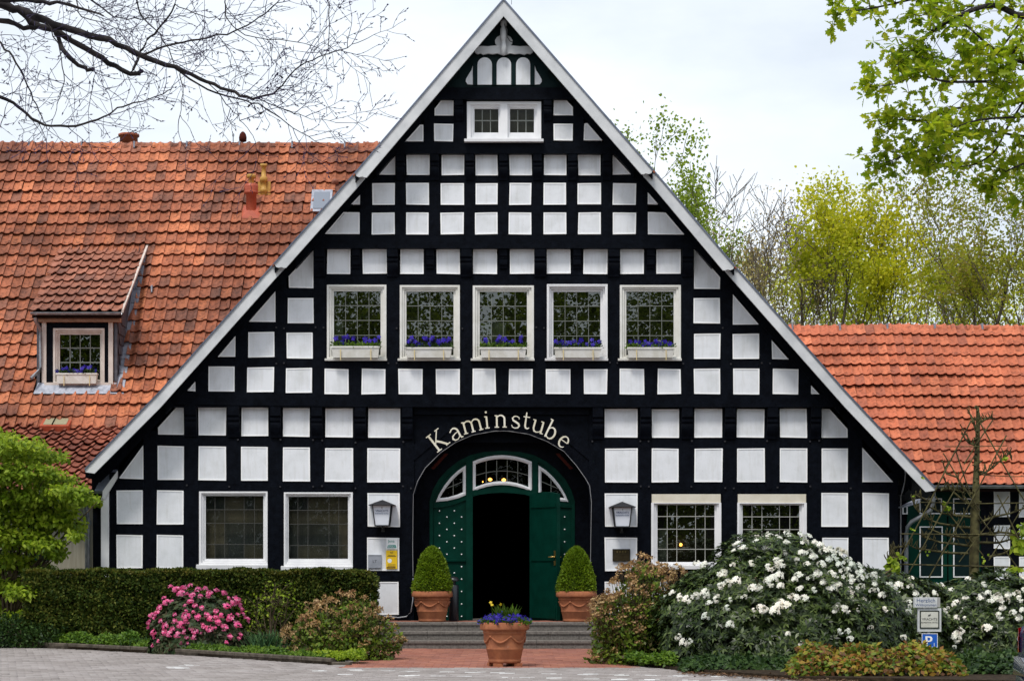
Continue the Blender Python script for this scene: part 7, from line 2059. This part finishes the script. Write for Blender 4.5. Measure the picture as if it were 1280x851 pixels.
leaves('crowns', L_wood, wood, q, rdir(n), rdir(n), .22+.15*NR.rand(n), LF2, LEAF_F)
r0 = np.random.RandomState(12); nc = 3400
cc = np.stack([-42+84*r0.rand(nc), -58+11*r0.rand(nc), 16.5*r0.rand(nc)**.9],1)
cc[:,2] *= .86+.14*np.sin(cc[:,0]*.9)*np.sin(cc[:,0]*.37+1)
n = nc*90; q = np.repeat(cc, 90, 0) + r0.normal(size=(n,3))*[.66,.6,.52]
nb_ = 30000; bq = np.stack([-48+96*r0.rand(nb_), -66+7*r0.rand(nb_), 15.5*r0.rand(nb_)],1); bq[:,2] *= .85+.15*np.sin(bq[:,0]*.7)*np.sin(bq[:,0]*.31+2)
leaves('far_leaves', L_wood, wood, bq, rdir(nb_), rdir(nb_), .42+.25*r0.rand(nb_), LF2, LEAF_F)
leaves('thick_leaves', L_wood, wood, q, rdir(n), rdir(n), .12+.09*r0.rand(n), LF2, LEAF_F)

# ---------- overhanging bare beech boughs, top left
YB_ = -22.0
def BP(zx, zy, dy=0.0): return P(zx/2.935, zy/2.935, YB_+dy)
limbs = [
 ([(-330,-120),(-160,-40),(0,15),(80,40),(150,70),(260,110),(400,150),(520,205),(640,250),(760,300),(860,340),(940,360)], .048, .010, .0),
 ([(940,360),(1020,330),(1080,260),(1170,210),(1250,185),(1330,150)], .009, .003, .0),
 ([(80,40),(130,90),(200,110),(290,165),(400,230),(480,270),(520,262)], .034, .018, .05),
 ([(200,110),(215,145),(240,195),(300,250),(340,255)], .022, .018, -.05),
 ([(480,270),(510,205),(540,150),(590,100),(640,20),(650,-60)], .013, .005, .05),
 ([(520,205),(600,175),(700,150),(830,125),(930,80),(1020,10),(1080,-60)], .011, .004, -.1),
 ([(-200,300),(0,355),(80,405),(165,460),(280,460),(380,430),(450,390),(600,345),(640,310)], .016, .003, -.4),
 ([(-120,40),(0,160),(60,230),(110,340),(150,430),(180,480)], .011, .004, -.3),
 ([(640,250),(760,330),(900,370),(980,400),(1080,470),(1170,525)], .010, .003, .2),
 ([(1200,0),(1210,120),(1190,200),(1130,260)], .005, .003, .1),
 ([(-250,60),(0,75),(90,100),(150,95)], .026, .018, .1),
 ([(-60,-10),(60,0),(160,5),(260,20),(380,60)], .030, .008, -.15),
 ([(160,60),(210,160),(230,270),(215,380),(190,450)], .006, .003, -.1),
 ([(320,110),(345,230),(350,300),(400,330)], .005, .002, .15),
 ([(500,0),(520,60),(570,110),(620,180),(640,240)], .008, .004, .2),
 ([(760,300),(830,380),(880,440),(930,500),(940,580)], .005, .002, .2),
 ([(660,260),(670,340),(665,420),(700,480)], .005, .002, .1),
 ([(830,0),(830,60),(900,130),(1060,150),(1150,170)], .006, .003, -.2),
 ([(0,470),(30,380),(60,330)], .004, .002, -.4), ([(280,0),(300,60),(370,80),(470,120)], .006,.003,.2),
 ([(80,-80),(200,-30),(330,0),(420,60),(520,70),(600,60)], .012, .003, .3), ([(640,20),(740,60),(830,70),(900,60)], .005,.002,.1), ([(940,360),(1040,400),(1120,430),(1230,450)], .006,.002,0),
]
bt = thing('overhanging_beech', 'bare dark beech boughs with fine budding twigs hanging in from the top left', 'tree', tuple(P(-260,700,YB_)), None)
bt.location.z = 0
M_beechL = []
rgb = random.Random(31); tw = []; buds = []; thick = MB()
def twigs(p, d, L, r, lvl):
    n = max(3, int(L/.045)); pts = [p.copy()]; q = p.copy(); d = d.normalized(); rr = [r]
    side = 1
    for k in range(n):
        d = (d + Vector((rgb.gauss(0,.13), rgb.gauss(0,.06), rgb.gauss(0,.10)+.035))).normalized(); q = q + d*(L/n); pts.append(q.copy()); rr.append(max(.0011, r*(1-.7*(k+1)/n)))
        if lvl > 0 and k > 0 and rgb.random() < (.55 if lvl > 1 else .40):
            side = -side; nd = (d + Vector((-d.z*side*.9 + rgb.gauss(0,.2), rgb.gauss(0,.5), d.x*side*.9 + rgb.gauss(0,.2)))).normalized()
            twigs(q, nd, L*rgb.uniform(.28,.5), max(.0013, r*.6), lvl-1)
        elif rgb.random() < .5:
            buds.append((q.copy(), (d+Vector((rgb.gauss(0,.5),rgb.gauss(0,.4),rgb.gauss(0,.5)))).normalized()))
    buds.append((q.copy(), d.copy())); tw.append((pts, rr, 3))
for pts, r0_, r1_, dy in limbs:
    q = [BP(x, y, dy + rgb.uniform(-.08,.08)) for x, y in pts]; n = len(q)
    # smooth to a finer line
    fine, rad_ = [], []
    for i in range(n-1):
        a, b, c, e = q[max(i-1,0)], q[i], q[i+1], q[min(i+2,n-1)]
        for k in range(4):
            t = k/4; fine.append(.5*((2*b)+(-a+c)*t+(2*a-5*b+4*c-e)*t*t+(-a+3*b-3*c+e)*t**3) + Vector((rgb.gauss(0,.005),0,rgb.gauss(0,.005)))); rad_.append(r0_+(r1_-r0_)*(i+t)/(n-1))
    fine.append(q[-1]); rad_.append(r1_)
    m = MB(); m.tube(fine, [x*.86*rgb.uniform(.88,1.12) for x in rad_], 7 if r0_ > .012 else 5); m.build('bough', M_bark, bt)
    for i in range(2, len(fine)-1):
        dd = (fine[i+1]-fine[i]).normalized()
        for _k in range(1):
            if rgb.random() < (.42 if r0_ > .02 else .62):
                s = rgb.choice((-1,1)); nd = dd*.8 + Vector((-dd.z*s*.8, rgb.gauss(0,.5), dd.x*s*.8)); twigs(fine[i], nd, rgb.uniform(.14,.52), rgb.uniform(.0025,.004), 2 if rgb.random() < .75 else 1)
    twigs(fine[-1], fine[-1]-fine[-2], .35, .003, 2)
link('twigs', tubes_np(tw, M_twig, 'twigs', .0019), bt, kind='stuff')
bp = np.array([tuple(b[0]) for b in buds]); bd = np.array([tuple(b[1]) for b in buds]); n = len(bp)
leaves('buds', M_twig, bt, bp, bd, rdir(n), .024+.012*NR.rand(n), [(0,0,0),(-.14,.4,.02),(0,1,0),(.14,.4,.02)], LEAF_F)
n = 26; i_ = NR.permutation(len(bp))[:n]; leaves('dry_leaves', M_bark, bt, bp[i_], rdir(n)-[0,0,.5], rdir(n), .03+.02*NR.rand(n))
m = MB(); a = P(-330/2.935-0, -120/2.935, YB_); m.tube([(a.x-1.5, YB_+.3, 0),(a.x-1.4,YB_+.2,2.5),(a.x-1.3,YB_+.1,a.z-.9),(a.x-1.2,YB_,a.z+2.5)], [.26,.22,.19,.14], 12); m.tube([(a.x-1.3,YB_+.1,a.z-.9),(a.x-.6,YB_,a.z-.25),a], [.09,.07,.05], 8)
b_ = P(-200/2.935, 300/2.935, YB_-.4); m.tube([(a.x-1.35,YB_+.1,b_.z-.8),(b_.x-.6,YB_-.3,b_.z-.2),b_],[.05,.03,.017],7); b_ = P(-120/2.935, 40/2.935, YB_-.3); m.tube([(a.x-1.3,YB_+.1,b_.z-.9),(b_.x-.5,YB_-.2,b_.z-.1),b_],[.04,.025,.012],7)
m.build('trunk', M_bark, bt)

# ---------- overhanging oak, top right
YO = -22.5
def OP(zx, zy, dy=0.0): return P(850+zx/2.935, zy/2.935, YO+dy)
ok = thing('overhanging_oak', 'oak boughs with fresh green lobed leaves hanging in from the top right', 'tree', (OP(2000,0).x+1.0, YO, 0))
olimbs = [([(1900,-200),(1600,-60),(1400,0),(1262,60),(1150,20),(1020,60),(920,120),(860,180),(800,240)], .035,.006,0),
 ([(1400,0),(1262,-30),(1100,-20),(900,-10),(760,20),(640,40),(560,30)], .016,.003,.3),
 ([(1900,100),(1600,160),(1400,200),(1262,230),(1150,180),(1080,120),(1010,60)], .022,.004,-.3),
 ([(1600,160),(1400,330),(1262,370),(1150,390),(1000,400),(900,440),(800,440),(730,470)], .016,.003,.2),
 ([(1600,160),(1420,260),(1262,300),(1120,300),(980,300),(880,280),(780,310),(700,320)], .016,.003,-.2),
 ([(1500,420),(1350,480),(1262,500),(1100,480),(980,520),(880,550),(800,580),(720,610)], .012,.003,.1),
 ([(1500,420),(1350,560),(1262,600),(1180,640),(1140,700)], .010,.003,-.1),
 ([(1500,420),(1380,420),(1240,430),(1100,440),(1000,470),(900,490)], .012,.003,-.4),
 ([(1262,60),(1200,150),(1130,220),(1050,230),(950,210),(880,220)], .009,.003,.1),
 ([(1262,370),(1200,470),(1150,560),(1060,610),(960,600),(890,620)], .009,.003,.3),
 ([(1400,0),(1300,100),(1230,180),(1200,260),(1180,330)], .012,.003,-.5), ([(1600,-200),(1400,-120),(1150,-100),(950,-60),(800,-40)], .02,.004,.2),
 ([(1600,500),(1450,620),(1330,700),(1262,740)], .012,.004,.2), ([(1100,-20),(1040,40),(960,30),(880,60)],.006,.003,.2)]
tw2, cl = [], []
for pts, r0_, r1_, dy in olimbs:
    q = [OP(x, y, (dy+rgb.uniform(-.15,.15))*(k_>0 or x<1800)) for k_, (x, y) in enumerate(pts)]; n = len(q); fine, rad_ = [], []
    for i in range(n-1):
        a, b, c, e = q[max(i-1,0)], q[i], q[i+1], q[min(i+2,n-1)]
        for k in range(4):
            t = k/4; fine.append(.5*((2*b)+(-a+c)*t+(2*a-5*b+4*c-e)*t*t+(-a+3*b-3*c+e)*t**3)); rad_.append(r0_+(r1_-r0_)*(i+t)/(n-1))
    fine.append(q[-1]); rad_.append(r1_)
    m = MB(); m.tube(fine, rad_, 6); m.build('bough', M_bark, ok)
    for i in range(6, len(fine)):
        for _k in range(2):
            if rgb.random() < .80:
                L = rgb.uniform(.08,.40)*(1 if i < len(fine)-5 else .5); d0 = Vector((rgb.gauss(-.25,.7), rgb.gauss(0,.8), rgb.gauss(-.05,.7))).normalized(); e = fine[i] + d0*L
                mid = fine[i].lerp(e,.5)+Vector((0,0,.03)); tw2.append(([fine[i], mid, e], [.003,.0022,.0015], 3)); cl += [e, mid]
    cl.append(fine[-1])
link('twigs', tubes_np(tw2, M_bark, 'twigs', .0016), ok, kind='stuff')
q = np.array([tuple(c) for c in cl]); per = 6; q = np.repeat(q, per, 0); n = len(q); dv = nrm(rdir(n)*[1,1,.75]+[0,0,-.12])
V, FC = scatter(OAK, OAK_F, q+dv*.012, dv, rdir(n)*.7+[0,-.25,.75], .048+.042*NR.rand(n)); link('crown', np_mesh('crown', V, FC, L_oak), ok, kind='stuff')
m = MB(); xx = OP(2000,0).x+1.0; zz_ = OP(0,-200).z; m.tube([(xx,YO,0),(xx-.05,YO,2),(xx-.1,YO,4.2),(xx-.1,YO,zz_+3)], [.30,.25,.21,.15], 12)
for zx, zy, r in ((1900,-200,.06),(1900,100,.045),(1500,420,.03),(1600,-200,.03),(1600,500,.025)):
    e = OP(zx, zy); m.tube([(xx-.1,YO,e.z-.7),((xx+e.x)/2,YO,e.z-.2),e], [r*1.4,r,r*.6], 7)
m.build('trunk', M_bark, ok)
# a twig tip pierced with a small bird far off
